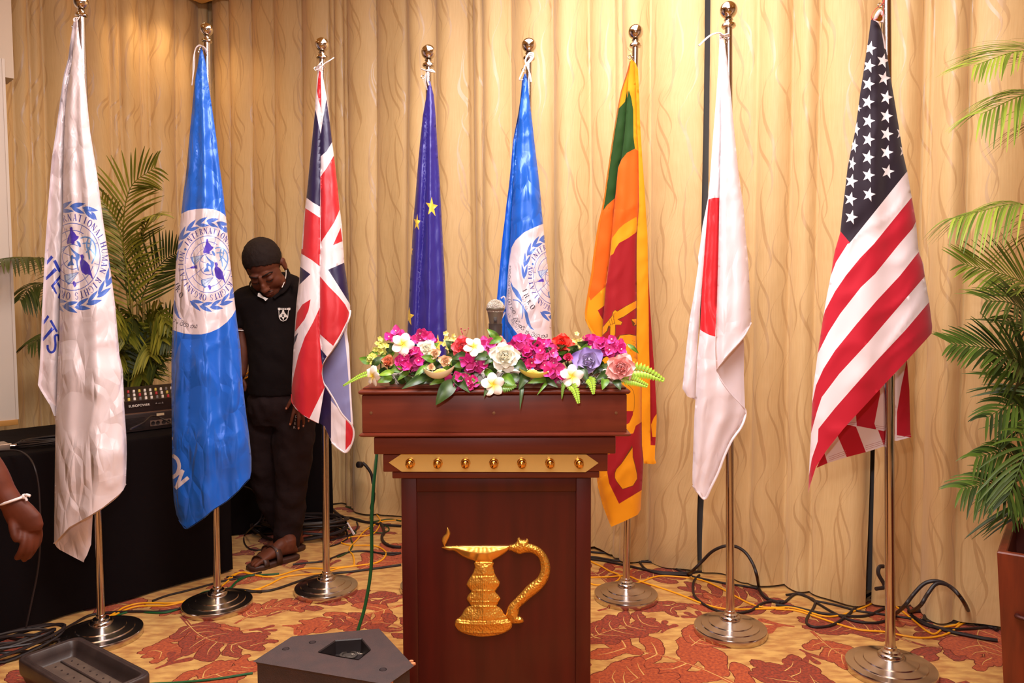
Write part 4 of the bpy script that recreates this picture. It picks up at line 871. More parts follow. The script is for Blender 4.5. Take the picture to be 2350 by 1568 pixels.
b6_ = s2([(768, 345), (620, 520), (460, 690), (310, 860), (200, 985), (100, 1110), (96, 1185), (60, 1290), (38, 1420)])
far = lambda a, b: a+b[::-1]
stars_ = [(410, 290), (403, 395), (400, 505), (397, 613), (400, 727), (400, 838), (398, 945), (400, 1053), (403, 1168), (488, 365), (495, 470), (508, 585), (508, 697), (510, 805), (510, 915), (516, 1030), (315, 875), (303, 983), (297, 1088), (292, 1195), (297, 1305), (327, 775), (610, 905), (592, 800), (338, 650)]
sp_ = [star(*s1([(x, y)])[0], (9 if x in (315, 303, 327, 338, 610, 592) else 15.5), 17.5 if x != 338 else 8, 14) for x, y in stars_]
reg_s = [(2, [s1([(300, -50), (700, -50), (720, 920), (635, 1025), (285, 1462), (228, 1388), (180, 1200)])]), (0, [s1([(432, 118), (460, 60), (480, 62), (500, 130), (507, 300), (495, 290), (478, 180), (460, 140)])]),
         (1, [s1([(225, 1380), (290, 1458)])+s2([(275, 0), (205, 110), (165, 215), (120, 200), (190, 0)])]), (1, [far(b2, b3)]), (1, [far(b4, b5)]), (1, [far(b6_, s2([(850, 500), (700, 900), (200, 1500), (20, 1700), (-20, 1500)]))]), (3, sp_)]
ln_ = [stroke([(p[0]+1.2, p[1]+1.6) for p in bb], .7) for bb in (b1, b3, b5)]
pf = layer(Y, fo_, Lu_, Ru_, (), reg_s, glob=.20, cell=0, crumple=.005, pleats=((1.4, .006, 0.5), (2.8, .003, 2)), g=(7, 10), seed=61)
# the layers hanging behind, seen below the slanting edge
bA = s2([(560, 700), (632, 700), (646, 880), (652, 1130), (657, 1160), (570, 1182), (555, 1180)])
pA = layer(Y+.10, bA, s2([(560, 700), (560, 1190)]), s2([(632, 700), (657, 1190)]), (), [(1, [s2([(632, 690), (660, 690), (670, 1165), (655, 1162), (570, 1148), (571, 1010), (598, 850)])]), (4, [s2(stroke([(570, 1165), (655, 1150)], 3))])], glob=.1, cell=0, crumple=.003, seed=62)
bB = s2([(300, 1040), (420, 900), (540, 790), (560, 780), (560, 1140), (500, 1128), (443, 1112), (330, 1096), (262, 1085)])
pB = layer(Y+.085, bB, s2([(300, 780), (262, 1140)]), s2([(560, 780), (560, 1140)]), (), [(1, [s2([(466, 840), (470, 900), (436, 1078), (447, 1113), (330, 1097), (324, 1000)])]), (4, [s2(stroke(q, 2.5)) for q in ([(270, 1068), (330, 1075)], [(443, 1090), (500, 1100)], [(268, 1078), (330, 1085)], [(443, 1101), (500, 1111)])])], glob=.1, cell=0, crumple=.003, seed=63)
bC = s2([(88, 1345), (130, 1255), (215, 1150), (262, 1085), (330, 1092), (500, 1125), (495, 1215), (385, 1250), (270, 1280), (157, 1315)])
pC = layer(Y+.07, bC, s2([(88, 1080), (88, 1350)]), s2([(500, 1080), (497, 1350)]), (), [(1, [s2([(80, 1350), (155, 1318), (134, 1248), (90, 1300)]), s2([(272, 1284), (215, 1152), (262, 1080), (326, 1098), (386, 1254)]), s2([(455, 1110), (505, 1110), (500, 1218), (494, 1216)])]), (4, [s2(stroke(q, 2.5)) for q in ([(165, 1300), (270, 1262)], [(165, 1290), (268, 1252)], [(160, 1280), (264, 1242)], [(385, 1235), (495, 1200)], [(382, 1225), (492, 1190)], [(380, 1214), (490, 1180)])])], glob=.1, cell=0, crumple=.003, seed=64)
fz = flag([pf, pA, pB, pC, backshell(Y, Lu_, Ru_, 60, 620, .0, .07)], SM, 'stars and stripes flag with slanting red and white bands, on the rightmost pole', P(2010, 36, Y))
MB().lathe([(.0075, 0), (.0115, 0), (.012, -.002), (.0075, -.002)], P(2017, 41, Y-.035), (0, 1, 0), n=20).build('brass_eyelet', mat('eyelet_brass', S(214, 160, 60), .3, 1.0), fz)
cord(fz, [(2016, 42, -.035), (2004, 46, -.04), (2000, 38, -.04), (2008, 22, -.03), (2022, 12, -.02), (2028, 0, .02), (2030, -14, .05)], Y, .0016, m_redcord, 'red_tie_string')
cord(fz, [(2018, 40, -.035), (2026, 34, -.04), (2028, 16, -.02), (2030, -6, .03)], Y, .0016, m_redcord, 'red_tie_string')
cord(fz, [(2008, 47, -.03), (2013, 34, -.04), (2020, 27, -.035), (2026, 36, -.03), (2024, 52, -.03)], Y, .008, SM[0], 'heading_tab')
# ------------------------------------------------------------ lectern
m_mah = mat('mahogany', S(112, 44, 26), .40, spec=.4, var=(4, S(100, 37, 22), 8), stretch=(1.2, 3, 16), coat=.15, bump=[('noise', 40, .06, .001)])
m_mahv = mat('mahogany_panel', S(78, 15, 8), .40, spec=.4, var=(4, S(66, 11, 6), 8), stretch=(7, 3, .8), coat=.15, bump=[('noise', 40, .05, .001)])
m_brass = mat('polished_brass', S(255, 230, 150), .24, .72, bump=[('noise', 8, .04, .003)])
m_brassk = mat('brass_knob', S(240, 186, 96), .14, 1.0)
m_emb = mat('embossed_brass', S(240, 180, 78), .36, .85, bump=[('voronoi', 150, .5, .003), ('noise', 90, .3, .003)])
m_embs = mat('smooth_brass', S(240, 182, 84), .3, .85, bump=[('noise', 25, .15, .004)])
LY = 2.12
lect = thing('lectern', (P(1136, 900, LY).x, 2.36, 0), 'mahogany lectern with a brass lamp emblem and studded brass plate', 'lectern')
def lbox(name, x0, x1, y0, y1, Yf, Yb, m, bev=.003, parent=lect, **k):
    a = P(x0, (y0+y1)/2, Yf); b_ = P(x1, (y0+y1)/2, Yf); z1_ = P((x0+x1)/2, y0, Yf).z; z0_ = P((x0+x1)/2, y1, Yf).z
    return MB().box(a.x, b_.x, Yf, Yb, z0_, z1_, bev=bev).build(name, m, parent, smooth=True, **k)
def moulding(name, x0, x1, y0, y1, Yf, Yb, m, r):
    a = P(x0, (y0+y1)/2, Yf); b_ = P(x1, (y0+y1)/2, Yf); z1_ = P((x0+x1)/2, y0, Yf).z; z0_ = P((x0+x1)/2, y1, Yf).z
    prof = [(0, z0_+r*.0), (-.0, z0_), (.004, z0_)]
    h = z1_-z0_; pr = [(.010, 0), (.004, .10), (0, .28), (0, .45), (.004, .60), (.010, .68), (.012, .74), (.010, .80), (.016, .95), (.024, 1.0)]
    V = []; Fc = []
    for dx, t in pr:
        z = z0_+h*t
        V += [(a.x+dx, Yf+dx, z), (b_.x-dx, Yf+dx, z), (b_.x-dx, Yb-dx, z), (a.x+dx, Yb-dx, z)]
    for i in range(len(pr)-1):
        for k in range(4):
            k2 = (k+1) % 4; Fc.append((i*4+k, i*4+k2, (i+1)*4+k2, (i+1)*4+k))
    Fc.append((3, 2, 1, 0)); n = (len(pr)-1)*4; Fc.append((n, n+1, n+2, n+3))
    return sharp(mk(name, V, Fc, m, lect), 50)
topz = P(1136, 889, LY).z
moulding('top_moulding', 822, 1447, 888, 907, LY, 2.36, m_mah, .01)
lbox('top_box', 830.5, 1438.5, 906.5, 993, LY+.012, 2.60, m_mah)
moulding('lower_moulding', 824, 1448.5, 990, 1004, LY+.0, 2.62, m_mah, .008)
lbox('upper_tier', 858, 1413, 1003, 1042.5, LY+.035, 2.59, m_mah)
lbox('plate_tier', 879, 1394.6, 1042, 1083, LY+.055, 2.57, m_mah)
lbox('lower_tier', 900, 1375.7, 1082, 1098, LY+.070, 2.555, m_mah)
YC = LY+.085
# column: frame of stiles and rail round a recessed panel
cx0, cx1 = P(920.7, 1120, YC).x, P(1356.5, 1120, YC).x; cz1 = P(1138, 1096, YC).z
px0, px1 = P(956, 1130, YC).x, P(1322, 1130, YC).x; pz1 = P(1138, 1129, YC).z
MB().box(cx0, px0, YC, YC+.03, 0.04, cz1, bev=.002).build('stile', m_mahv, lect)
MB().box(px1, cx1, YC, YC+.03, 0.04, cz1, bev=.002).build('stile', m_mahv, lect)
MB().box(px0, px1, YC, YC+.03, pz1, cz1, bev=.002).build('rail', m_mahv, lect)
MB().box(px0-.002, px1+.002, YC+.009, YC+.03, 0.04, pz1+.002).build('front_panel', m_mahv, lect)
for xs_ in (cx0, cx1-.02): MB().box(xs_, xs_+.02, YC+.03, 2.52, .04, cz1).build('side_panel', m_mahv, lect)
MB().box(cx0-.03, cx1+.03, YC-.03, 2.58, 0, .06, bev=.006).build('plinth', m_mah, lect)
# sloping reading board on the speaker's side
xa, xb = P(835, 900, LY+.02).x, P(1434, 900, LY+.02).x
mk('reading_board', [(xa, 2.33, topz-.002), (xb, 2.33, topz-.002), (xb, 2.62, topz-.10), (xa, 2.62, topz-.10), (xa, 2.33, topz-.02), (xb, 2.33, topz-.02), (xb, 2.62, topz-.12), (xa, 2.62, topz-.12)],
   [(0, 1, 2, 3), (7, 6, 5, 4), (0, 4, 5, 1), (1, 5, 6, 2), (2, 6, 7, 3), (3, 7, 4, 0)], m_mah, lect, smooth=False)
for px in (851.5, 1133.5, 1414):
    c = P(px, 948, LY+.012)
    s_ = MB().lathe([(0, -.0012), (.0042, -.001), (.0046, .0005)], c, (0, 1, 0), n=20).build('screw', mat('screw_steel', S(150, 110, 80), .35, .9), lect)
# studded brass plate
YP = LY+.055
pl = [(892, 1062), (921, 1042.5), (1345.5, 1043.5), (1373.5, 1063), (1344, 1084), (922, 1083)]
fr = [P(x, y, YP-.0035) for x, y in pl]; bk = [Vector((v.x, YP+.001, v.z)) for v in fr]
plate = sharp(mk('brass_plate', fr+bk, [(5, 4, 3, 2, 1, 0)]+[(i, (i+1) % 6, 6+(i+1) % 6, 6+i) for i in range(6)], m_brass, lect))
for px in (941.7, 1005, 1068.5, 1133.5, 1197.5, 1262, 1328.5):
    c = P(px, 1062.5, YP-.0035); k = YP/F
    MB().lathe([(11.2*k, 0), (11.2*k, -.002), (9*k, -.004), (6*k, -.005), (6*k, -.010), (9*k, -.013), (10*k, -.017), (9.4*k, -.022), (6.5*k, -.026), (0, -.0275)], c, (0, 1, 0), n=32).build('stud', m_brassk, plate)
for px, sg in ((879, -1), (1395, 1)):
    for yy in (LY+.16, LY+.30):
        c = Vector((P(px, 1052, YP).x, yy, P(px, 1052, YP).z)); MB().lathe([(.012, 0), (.012, .002), (.006, .005), (.006, .009), (.011, .013), (.010, .019), (0, .022)], c, (sg, 0, 0), n=20).build('side_stud', m_brassk, lect)
# brass oil lamp in relief
zl = Zm(1000, 1190, 5.407)
LAMP = dict(
 lamp_flame=zl([(142, 108), (165, 135), (180, 175), (178, 210), (150, 270), (125, 320), (112, 348), (95, 330), (78, 290), (78, 255), (95, 220), (125, 190), (135, 150)]),
 lamp_bowl=zl([(118, 345), (910, 340), (915, 362), (885, 410), (800, 470), (710, 522), (705, 542), (490, 542), (480, 530), (400, 505), (320, 465), (250, 415), (210, 400), (155, 398)]),
 lamp_stem=zl([(490, 538), (705, 538), (712, 600), (735, 690), (765, 745), (795, 790), (790, 830), (750, 890), (740, 910), (775, 950), (800, 985), (798, 1010), (760, 1075), (765, 1090), (800, 1110), (830, 1150), (850, 1185), (885, 1215), (900, 1240), (935, 1270), (950, 1310), (945, 1345), (920, 1380), (850, 1420), (760, 1450), (600, 1470), (450, 1455), (330, 1420), (270, 1380), (240, 1330), (240, 1285), (255, 1255), (300, 1225), (330, 1185), (360, 1130), (400, 1095), (430, 1085), (430, 1070), (400, 1030), (385, 1000), (390, 975), (415, 935), (440, 905), (420, 880), (385, 830), (388, 800), (415, 750), (455, 690), (485, 610)]),
 lamp_handle=zl([(905, 345), (915, 330), (960, 320), (1005, 285), (1010, 255), (1035, 238), (1060, 260), (1110, 270), (1130, 250), (1155, 275), (1155, 310), (1210, 325), (1300, 370), (1370, 450), (1410, 540), (1422, 630), (1405, 730), (1360, 820), (1290, 900), (1200, 970), (1120, 1040), (1060, 1090), (1040, 1120), (1030, 1180), (1025, 1215), (1060, 1225), (1090, 1260), (1085, 1290), (1030, 1308), (950, 1305), (920, 1260), (875, 1215), (875, 1170), (900, 1090), (960, 1020), (1050, 930), (1120, 850), (1180, 800), (1260, 735), (1295, 660), (1300, 590), (1280, 500), (1230, 450), (1170, 425), (1100, 430), (1040, 445), (985, 425), (930, 400), (905, 395)]))
YR = YC+.009
def rings(y):                        # turned profile lines of the stem and foot
    v = 0
    for c, w_, h in ((1290.5, 2.2, 1), (1321.5, 2, -.9), (1357, 1.6, .9), (1382, 1.5, .8), (1393, 1.8, .9), (1425, 2, -.8), (1434, 2, .9), (1453, 1.6, .9), (1457.5, 1.2, -.8)):
        v += h*math.exp(-((y-c)/w_)**2)
    return v
for nm, poly in LAMP.items():
    poly = smooth2(poly, 3, True); A = np.array(poly); Bq = np.roll(A, -1, 0); D = Bq-A; LL = (D**2).sum(1)
    def edge(x, y):
        t = np.clip((((x-A[:, 0])*D[:, 0]+(y-A[:, 1])*D[:, 1])/np.maximum(LL, 1e-9)), 0, 1)
        return float(np.sqrt(((A[:, 0]+t*D[:, 0]-x)**2+(A[:, 1]+t*D[:, 1]-y)**2).min()))
    def pos(x, y):
        e = edge(x, y); mx = {'lamp_flame': 6, 'lamp_bowl': 22, 'lamp_stem': 34, 'lamp_handle': 11}[nm]
        h = .0035+.0045*math.sqrt(min(e/3, 1)) if nm == 'lamp_flame' else .003+.013*math.sqrt(min(e/mx, 1))*(1.0)
        if e < .3: h = .0
        if nm == 'lamp_stem': h += .0022*rings(y - .0012*(x-1108)**2*(1 if y > 1400 else .35)*(-1))*min(1, e/4)
        if nm == 'lamp_stem' and e > 4: h += .0006*math.sin(x*1.3)*(1 if 1335 < y < 1392 and not 1377 < y < 1386 else .3)
        if nm == 'lamp_handle' and e > 2: h += .0020*noise.noise(Vector((x*.35, y*.35, 0)))
        if nm == 'lamp_bowl' and e > 3: h += .0005*math.sin(math.atan2(y-1215, x-1108)*16)
        return P(x, y, YR-h)
    v, f, mi = fabric(poly, [], [], 1.6, 1.6, pos, step=1.6)
    mk(nm, v, f, m_embs if nm in ('lamp_flame', 'lamp_bowl') else m_emb, lect)
    # inner rim line close to the edge so that the border reads as a step

# ------------------------------------------------------------ microphone
m_micbody = mat('microphone_champagne', S(112, 104, 90), .4, .4)
m_grille = mat('microphone_grille', S(200, 194, 182), .34, .85, bump=[('voronoi', 520, 1.0, .003)])
m_blk = mat('black_plastic', S(34, 26, 26), .45, bump=[('noise', 200, .1, .001)])
m_clip = mat('microphone_clip', S(62, 54, 48), .5)
MY = 2.26; k = MY/F; c0 = P(1137, 707, MY); c1 = P(1137, 778, MY); axm = (c1-c0).normalized()
mic = thing('microphone', (c1.x, c1.y+.02, topz-.01), 'champagne handheld microphone with mesh head in a clip above the flowers', 'microphone')
MB().ball(c0, (21*k, 21*k, 20*k), 32, M=(-axm).to_track_quat('Z', 'Y').to_matrix()).build('grille', m_grille, mic)
MB().lathe([(20.6*k, -1*k), (21.4*k, 1*k), (21.2*k, 4.5*k), (19.5*k, 6.5*k)], c0, axm, n=36).build('grille_band', m_micbody, mic)
MB().lathe([(19.5*k, 3*k), (18*k, 12*k), (15*k, 28*k), (12.6*k, 46*k), (11*k, 66*k), (10*k, 95*k), (0, 95*k)], c0, axm, n=36).build('handle', m_micbody, mic)
MB().box(c0.x-4*k, c0.x+4*k, MY-19.0*k, MY-10*k, c0.z-33*k, c0.z-21*k, bev=.0006).build('switch_plate', m_clip, mic)
MB().box(c0.x-2.6*k, c0.x+2.6*k, MY-20.5*k, MY-12*k, c0.z-31*k, c0.z-26*k, bev=.0004).build('switch', m_blk, mic)
mb = MB(); mb.lathe([(12*k, 36*k), (16*k, 36*k), (15.4*k, 42*k), (15.6*k, 54*k), (14.5*k, 66*k), (9*k, 70*k)], c0, axm, n=32)
mb.lathe([(5.5*k, -15.6*k), (6*k, -13*k), (6*k, 13*k), (5.5*k, 15.6*k)], P(1137, 748, MY), (1, 0, 0), n=18)
mb.lathe([(10*k, 68*k), (10.5*k, 76*k), (8.5*k, 88*k), (6*k, 92*k)], c0, axm, n=24); mb.build('clip', m_clip, mic)
q0 = c0+axm*88*k; MB().tube(spline([q0, q0+Vector((0, .01, -.03)), q0+Vector((0, .03, -.09)), Vector((q0.x, 2.36, topz-.03))], 6), .006, 10).build('gooseneck', m_brassy, mic)

# ------------------------------------------------------------ text helper
def lettering(s, size, M, m, parent, name='lettering', align='LEFT', ext=.0004):
    c = bpy.data.curves.new('t', 'FONT'); c.body = s; c.size = size; c.extrude = ext; c.align_x = align
    o = bpy.data.objects.new('t', c); COL.objects.link(o); bpy.context.view_layer.update()
    me = bpy.data.meshes.new_from_object(o.evaluated_get(bpy.context.evaluated_depsgraph_get()))
    V = [M @ v.co for v in me.vertices]; Fc = [tuple(p.vertices) for p in me.polygons]
    bpy.data.objects.remove(o); bpy.data.curves.remove(c); bpy.data.meshes.remove(me)
    return mk(name, V, Fc, m, parent, smooth=False)
def frame(o, ex, ey):
    ex = Vector(ex).normalized(); ey = Vector(ey); ey = (ey-ex*ey.dot(ex)).normalized(); ez = ex.cross(ey)
    return Matrix.Translation(o) @ Matrix((ex, ey, ez)).transposed().to_4x4()

# ------------------------------------------------------------ loudspeaker in front
m_spk = mat('speaker_paint', S(70, 50, 47), .62, bump=[('noise', 420, .9, .0025), ('noise', 12, .15, .004)], var=(30, S(60, 46, 45), 6))
m_spkd = mat('speaker_side_carpet', S(44, 28, 28), .9, bump=[('noise', 420, .8, .003)])
m_chip = mat('chipped_wood', S(206, 128, 84), .8)
SZ = .55
top5 = [(670, 1461), (870, 1443), (950, 1529), (890, 1572), (580, 1519)]
Pt = [FL(x, y, SZ) for x, y in top5]; cen = sum(Pt, Vector())/5
spk = thing('loudspeaker', (cen.x, cen.y, 0), 'dark scuffed stage loudspeaker on the floor in front of the lectern', 'speaker')
pocket = [(770, 1472.5), (829, 1468), (849.5, 1493), (822, 1515), (773, 1507), (732, 1498)]
V, Fc, Mi = fabric(top5, [], [(1, [pocket])], 12, 12, lambda x, y: FL(x, y, SZ), step=14)
Fc = [f for f, m_ in zip(Fc, Mi) if m_ == 0]
mb = MB(); mb.add(V, Fc)
# rounded shoulder down the sides
n5 = 5; ringsz = [(0, SZ), (-.006, SZ-.002), (-.010, SZ-.009), (-.010, .03), (-.006, .0)]
def off(P5, d):
    out = []
    for i in range(len(P5)):
        a, b_, c_ = P5[i-1], P5[i], P5[(i+1) % len(P5)]; d1 = (b_-a).normalized(); d2 = (c_-b_).normalized(); n_ = Vector((d1.y, -d1.x, 0))+Vector((d2.y, -d2.x, 0)); n_.normalize()
        out.append(b_-n_*(-d if (Pt[1]-Pt[0]).cross(Pt[2]-Pt[1]).z < 0 else d)*-1)
    return out
VV = []; FF = []
for d_, z in ringsz:
    for p in off([Vector((p.x, p.y, 0)) for p in Pt], d_): VV.append((p.x, p.y, z))
for i in range(len(ringsz)-1):
    for q in range(5): FF.append((i*5+q, i*5+(q+1) % 5, (i+1)*5+(q+1) % 5, (i+1)*5+q))
mb.add(VV, FF, 0); cab = mb.build('cabinet', m_spk, spk, smooth=False)
pk = [FL(x, y, SZ) for x, y in pocket]; pc = sum(pk, Vector())/6
lo = [pc+(p-pc)*.96-Vector((0, 0, .032)) for p in pk]; n = 6
rim = [pc+(p-pc)*1.0+Vector((0, 0, .0)) for p in pk]; rim2 = [pc+(p-pc)*1.04+Vector((0, 0, .0025)) for p in pk]
mk('handle_pocket', rim2+rim+lo, [(i, (i+1) % n, n+(i+1) % n, n+i) for i in range(n)]+[(n+i, n+(i+1) % n, 2*n+(i+1) % n, 2*n+i) for i in range(n)]+[tuple(range(2*n, 3*n))], m_blk, spk, smooth=False)
bz = pc.z-.032; ctr = FL(800, 1506, SZ-.032)
MB().lathe([(.022, 0), (.022, .003), (.016, .004), (.015, -.001), (.010, -.001), (.008, .001), (0, .001)], Vector((ctr.x, ctr.y, bz+.001)), n=28).build('pole_socket', m_clip, spk)
m_lbl = mat('label_print', S(214, 196, 176), .6)
Mx = frame(Vector((ctr.x+.005, ctr.y+.052, bz+.001)), (1, .06, 0), (0, 1, 0))
for i, (s_, z_) in enumerate((('SEA 2', .013), ('INPUT USE', .007), ('ONLY SPEAKER', .007), ('CONNECTORS', .007))):
    lettering(s_, z_, frame(FL(815-3*i, 1490+4.2*i, bz+.001), (1, .06, 0), (0, 1, 0)), m_lbl, spk, 'pocket_label')
for x, y in ((656, 1489.5), (717, 1474.5), (879, 1537)):
    MB().lathe([(.0, .0012), (.006, .001), (.0075, -.0005), (.0085, .0006), (.009, 0)], FL(x, y, SZ), n=18).build('corner_screw', m_spkd, spk)
rr = random.Random(3); mb = MB()
for (x, y, r) in ((948, 1524, .006), (944, 1518, .005), (896, 1565, .006)):
    c = FL(x, y, SZ-.004); MB().ball(c, (r*1.2, r*.8, r*.7), 7).build('chipped_edge', m_chip, spk)

# ------------------------------------------------------------ open plastic tray
m_tray = mat('tray_plastic', S(52, 40, 38), .42, bump=[('noise', 300, .25, .001)], var=(12, S(66, 52, 48), 5))
m_trayin = mat('tray_felt', S(96, 78, 66), .8, var=(20, S(78, 62, 54), 6), bump=[('noise', 300, .3, .001)])
tz = .13; tb, tl, tr = FL(181, 1458, tz), FL(40, 1512, tz), FL(352, 1545, tz)
e1 = (tr-tb); LA = e1.length; e1.normalize(); e2 = (tl-tb); LB = e2.length; e2 = Vector((e1.y, -e1.x, 0)); e2 = e2 if e2.dot(tl-tb) > 0 else -e2
tray = thing('equipment_tray', (tb+e1*LA/2+e2*LB/2-Vector((0, 0, tz))), 'open black plastic case lid on the carpet, bottom left corner', 'tray')
def rrect(ins, z, r=.03, n=6):
    pts = []
    for cx_, cy_, a0 in ((LA-ins-r, LB-ins-r, 0), (ins+r, LB-ins-r, 90), (ins+r, ins+r, 180), (LA-ins-r, ins+r, 270)):
        for q in range(n+1):
            a = math.radians(a0+90*q/n); p = tb+e1*(cx_+r*math.cos(a))+e2*(cy_+r*math.sin(a)); pts.append(Vector((p.x, p.y, z)))
    return pts
prof = [(.014, .045), (.010, .06), (.002, .075), (0, .085), (0, .122), (.003, .129), (.008, .13), (.012, .127), (.014, .129), (.02, .13), (.024, .127), (.03, .10), (.034, .078), (.040, .074)]
V = []; Fc = []
for ins, z in prof: V += rrect(ins, z, max(.035-ins*.5, .012))
m_ = 28
for i in range(len(prof)-1):
    for q in range(m_): Fc.append((i*m_+q, i*m_+(q+1) % m_, (i+1)*m_+(q+1) % m_, (i+1)*m_+q))
mk('lid_rim', V, Fc, m_tray, tray)
Vf = rrect(.040, .074, .015); mk('lid_floor', Vf, [tuple(range(len(Vf)))], m_trayin, tray, smooth=False)
Mt = frame(Vector((tb.x, tb.y, 0)), e1, e2)
if (Mt @ Vector((0, 0, 1))).z < 0: Mt = Matrix.Translation((tb.x, tb.y, 0)) @ Matrix((e1, e2, Vector((0, 0, 1)))).transposed().to_4x4()
mb = MB()
for yy in (.085, .15):
    if yy < LB-.05: mb.box(.05, LA-.05, yy, yy+.006, .073, .080, bev=.001, M=Mt)
for ix in range(9):
    for yy in (.062, .118, .178):
        if yy < LB-.05: mb.lathe([(.0035, 0), (.003, .003), (0, .004)], Mt @ Vector((.075+ix*.045, yy, .074)), n=10)
mb.build('floor_ribs', m_tray, tray)
MB().box(.02, LA-.02, .02, LB-.02, 0, .045, bev=.01, M=Mt).build('case_base', m_tray, tray)

# ------------------------------------------------------------ draped tables
m_cloth = mat('black_tablecloth', S(15, 8, 9), .9, spec=.12, bump=[('noise', 4, .4, .02), ('weave', 700, .12, .0005)])
def draped(A, B, depth, h, label, seed, ext0=0.0):
    """A..B front foot line on the floor (left to right)"""
    d = (B-A).normalized(); bk_ = Vector((-d.y, d.x, 0)); A = A-d*ext0; L_ = (B-A).length
    t = thing('draped_table', (A+d*L_/2+bk_*depth/2), label, 'table')
    loop = []
    def seg(p, q, n):
        for i in range(n): loop.append(p+(q-p)*i/n)
    c = [A, B, B+bk_*depth, A+bk_*depth]; ns = [int(L_/.03), int(depth/.03)]*2
    for i in range(4): seg(c[i], c[(i+1) % 4], ns[i])
    cen_ = sum(c, Vector())/4; V = []; Fc = []; n = len(loop)
    rows = [(1, .012), (1, h*.25), (1, h*.5), (1, h*.75), (1, h-.05), (.997, h-.012), (.99, h-.002), (.97, h), (.5, h), (.02, h)]
    for sc, z in rows:
        for i, p in enumerate(loop):
            w_ = (1-z/h)*(.016*noise.noise(Vector((i*.16, z*.8, seed)))+.012*math.sin(i*.42+seed)); o_ = (p-cen_); o_.normalize()
            q = cen_+(p-cen_)*sc+o_*w_; V.append((q.x, q.y, z))
    for a in range(len(rows)-1):
        for i in range(n): Fc.append((a*n+i, a*n+(i+1) % n, (a+1)*n+(i+1) % n, (a+1)*n+i))
    Fc.append(tuple((len(rows)-1)*n+i for i in range(n)))
    mk('tablecloth', V, Fc, m_cloth, t)
    for a, b_ in ((.1, .1), (L_-.1, .1), (L_-.1, depth-.1), (.1, depth-.1)):
        p = A+d*a+bk_*b_; MB().lathe([(.02, 0.0), (.02, h-.03)], Vector((p.x, p.y, 0)), n=10).build('leg', m_clip, t)
    return t, A, d, bk_, L_
tA, tB = FL(0, 1462), FL(533, 1312)
tab, TA, td, tbk, TL = draped(tA, tB, .76, .75, 'long black draped table at the left carrying the mixer and cables', 1, .9)
tab2, T2A, t2d, t2b, T2L = draped(FL(500, 1235), FL(762, 1206), .34, .88, 'black draped table behind the standing man, against the curtain', 5)

# mixer on its amplifier
m_amp = mat('amplifier_black', S(44, 30, 28), .5, .2, bump=[('noise', 150, .08, .001)])
m_amptop = mat('amplifier_lid', S(104, 72, 56), .45, .3)
o_ = FL(289, 996, .75); Ma = Matrix.Translation((o_.x, o_.y, .75)) @ Matrix((td, tbk, Vector((0, 0, 1)))).transposed().to_4x4() @ Matrix.Translation((-.05, .0, 0))
am = thing('amplifier', tuple(Ma @ Vector((.24, .17, 0))), 'black rack amplifier on the draped table under the mixer', 'amplifier')
MB().box(0, .48, 0, .34, .004, .090, bev=.002, M=Ma).build('case', m_amp, am)
MB().box(.001, .479, .004, .339, .0895, .0925, bev=.0008, M=Ma).build('lid', m_amptop, am)
m_plate = mat('socket_plate', S(128, 104, 92), .5, .3)
MB().box(.165, .268, -.003, .001, .022, .050, M=Ma).build('socket_plate', m_plate, am)
mb = MB()
for i in range(4): mb.lathe([(.0098, 0), (.0098, .002), (.007, .001), (0, .001)], Ma @ Vector((.178+i*.0235+(.006 if i > 1 else 0), -.003, .036)), Ma.to_3x3() @ Vector((0, -1, 0)), n=18)
mb.build('round_sockets', m_blk, am)
MB().box(.197, .234, -.002, .001, .070, .082, M=Ma).build('white_label', mat('paper_label', S(214, 186, 150), .7), am)
mb = MB()
for i in range(10): mb.box(.045, .14, -.002, .001, .016+i*.006, .018+i*.006, M=Ma)
mb.build('vent_slots', m_blk, am)
Mm = Ma @ Matrix.Translation((.0, .022, .093))
mx_ = thing('audio_mixer', tuple(Mm @ Vector((.24, .14, 0))), 'black audio mixer with coloured knobs lettered EUROPOWER, on the amplifier', 'audio mixer')
V = [Mm @ Vector(v) for v in ((0, .01, 0), (.47, .01, 0), (.47, .28, 0), (0, .28, 0), (0, 0, .058), (.47, 0, .058), (.47, .29, .098), (0, .29, .098))]
mk('case', V, [(0, 3, 2, 1), (4, 5, 6, 7), (0, 1, 5, 4), (1, 2, 6, 5), (2, 3, 7, 6), (3, 0, 4, 7)], m_amp, mx_, smooth=False)
mkb = [mat('knob_'+n_, c_, .4) for n_, c_ in (('white', S(240, 226, 214)), ('red', S(190, 40, 44)), ('grey', S(120, 110, 108)), ('yellow', S(220, 190, 80)))]
for r_ in range(3):
    for i in range(16):
        y_ = .02+r_*.075; z_ = .058+.04*y_/.29; cI = 0 if (i*7+r_*3) % 5 < 3 else (1, 2, 3)[(i+r_) % 3]
        MB().lathe([(.0062, 0), (.0055, .012), (.004, .0135), (0, .0135)], Mm @ Vector((.03+i*.0272, y_, z_)), n=10).build('knob', mkb[cI], mx_)
lettering('EUROPOWER', .0165, Mm @ frame(Vector((.074, -.0022, .030)), (1, 0, 0), (0, .17, 1)), mkb[0], mx_, 'lettering')
lettering('\u25b2 \u25ac \u25b2', .012, Mm @ frame(Vector((.20, -.0022, .034)), (1, 0, 0), (0, .17, 1)), mkb[2], mx_, 'warning_marks')

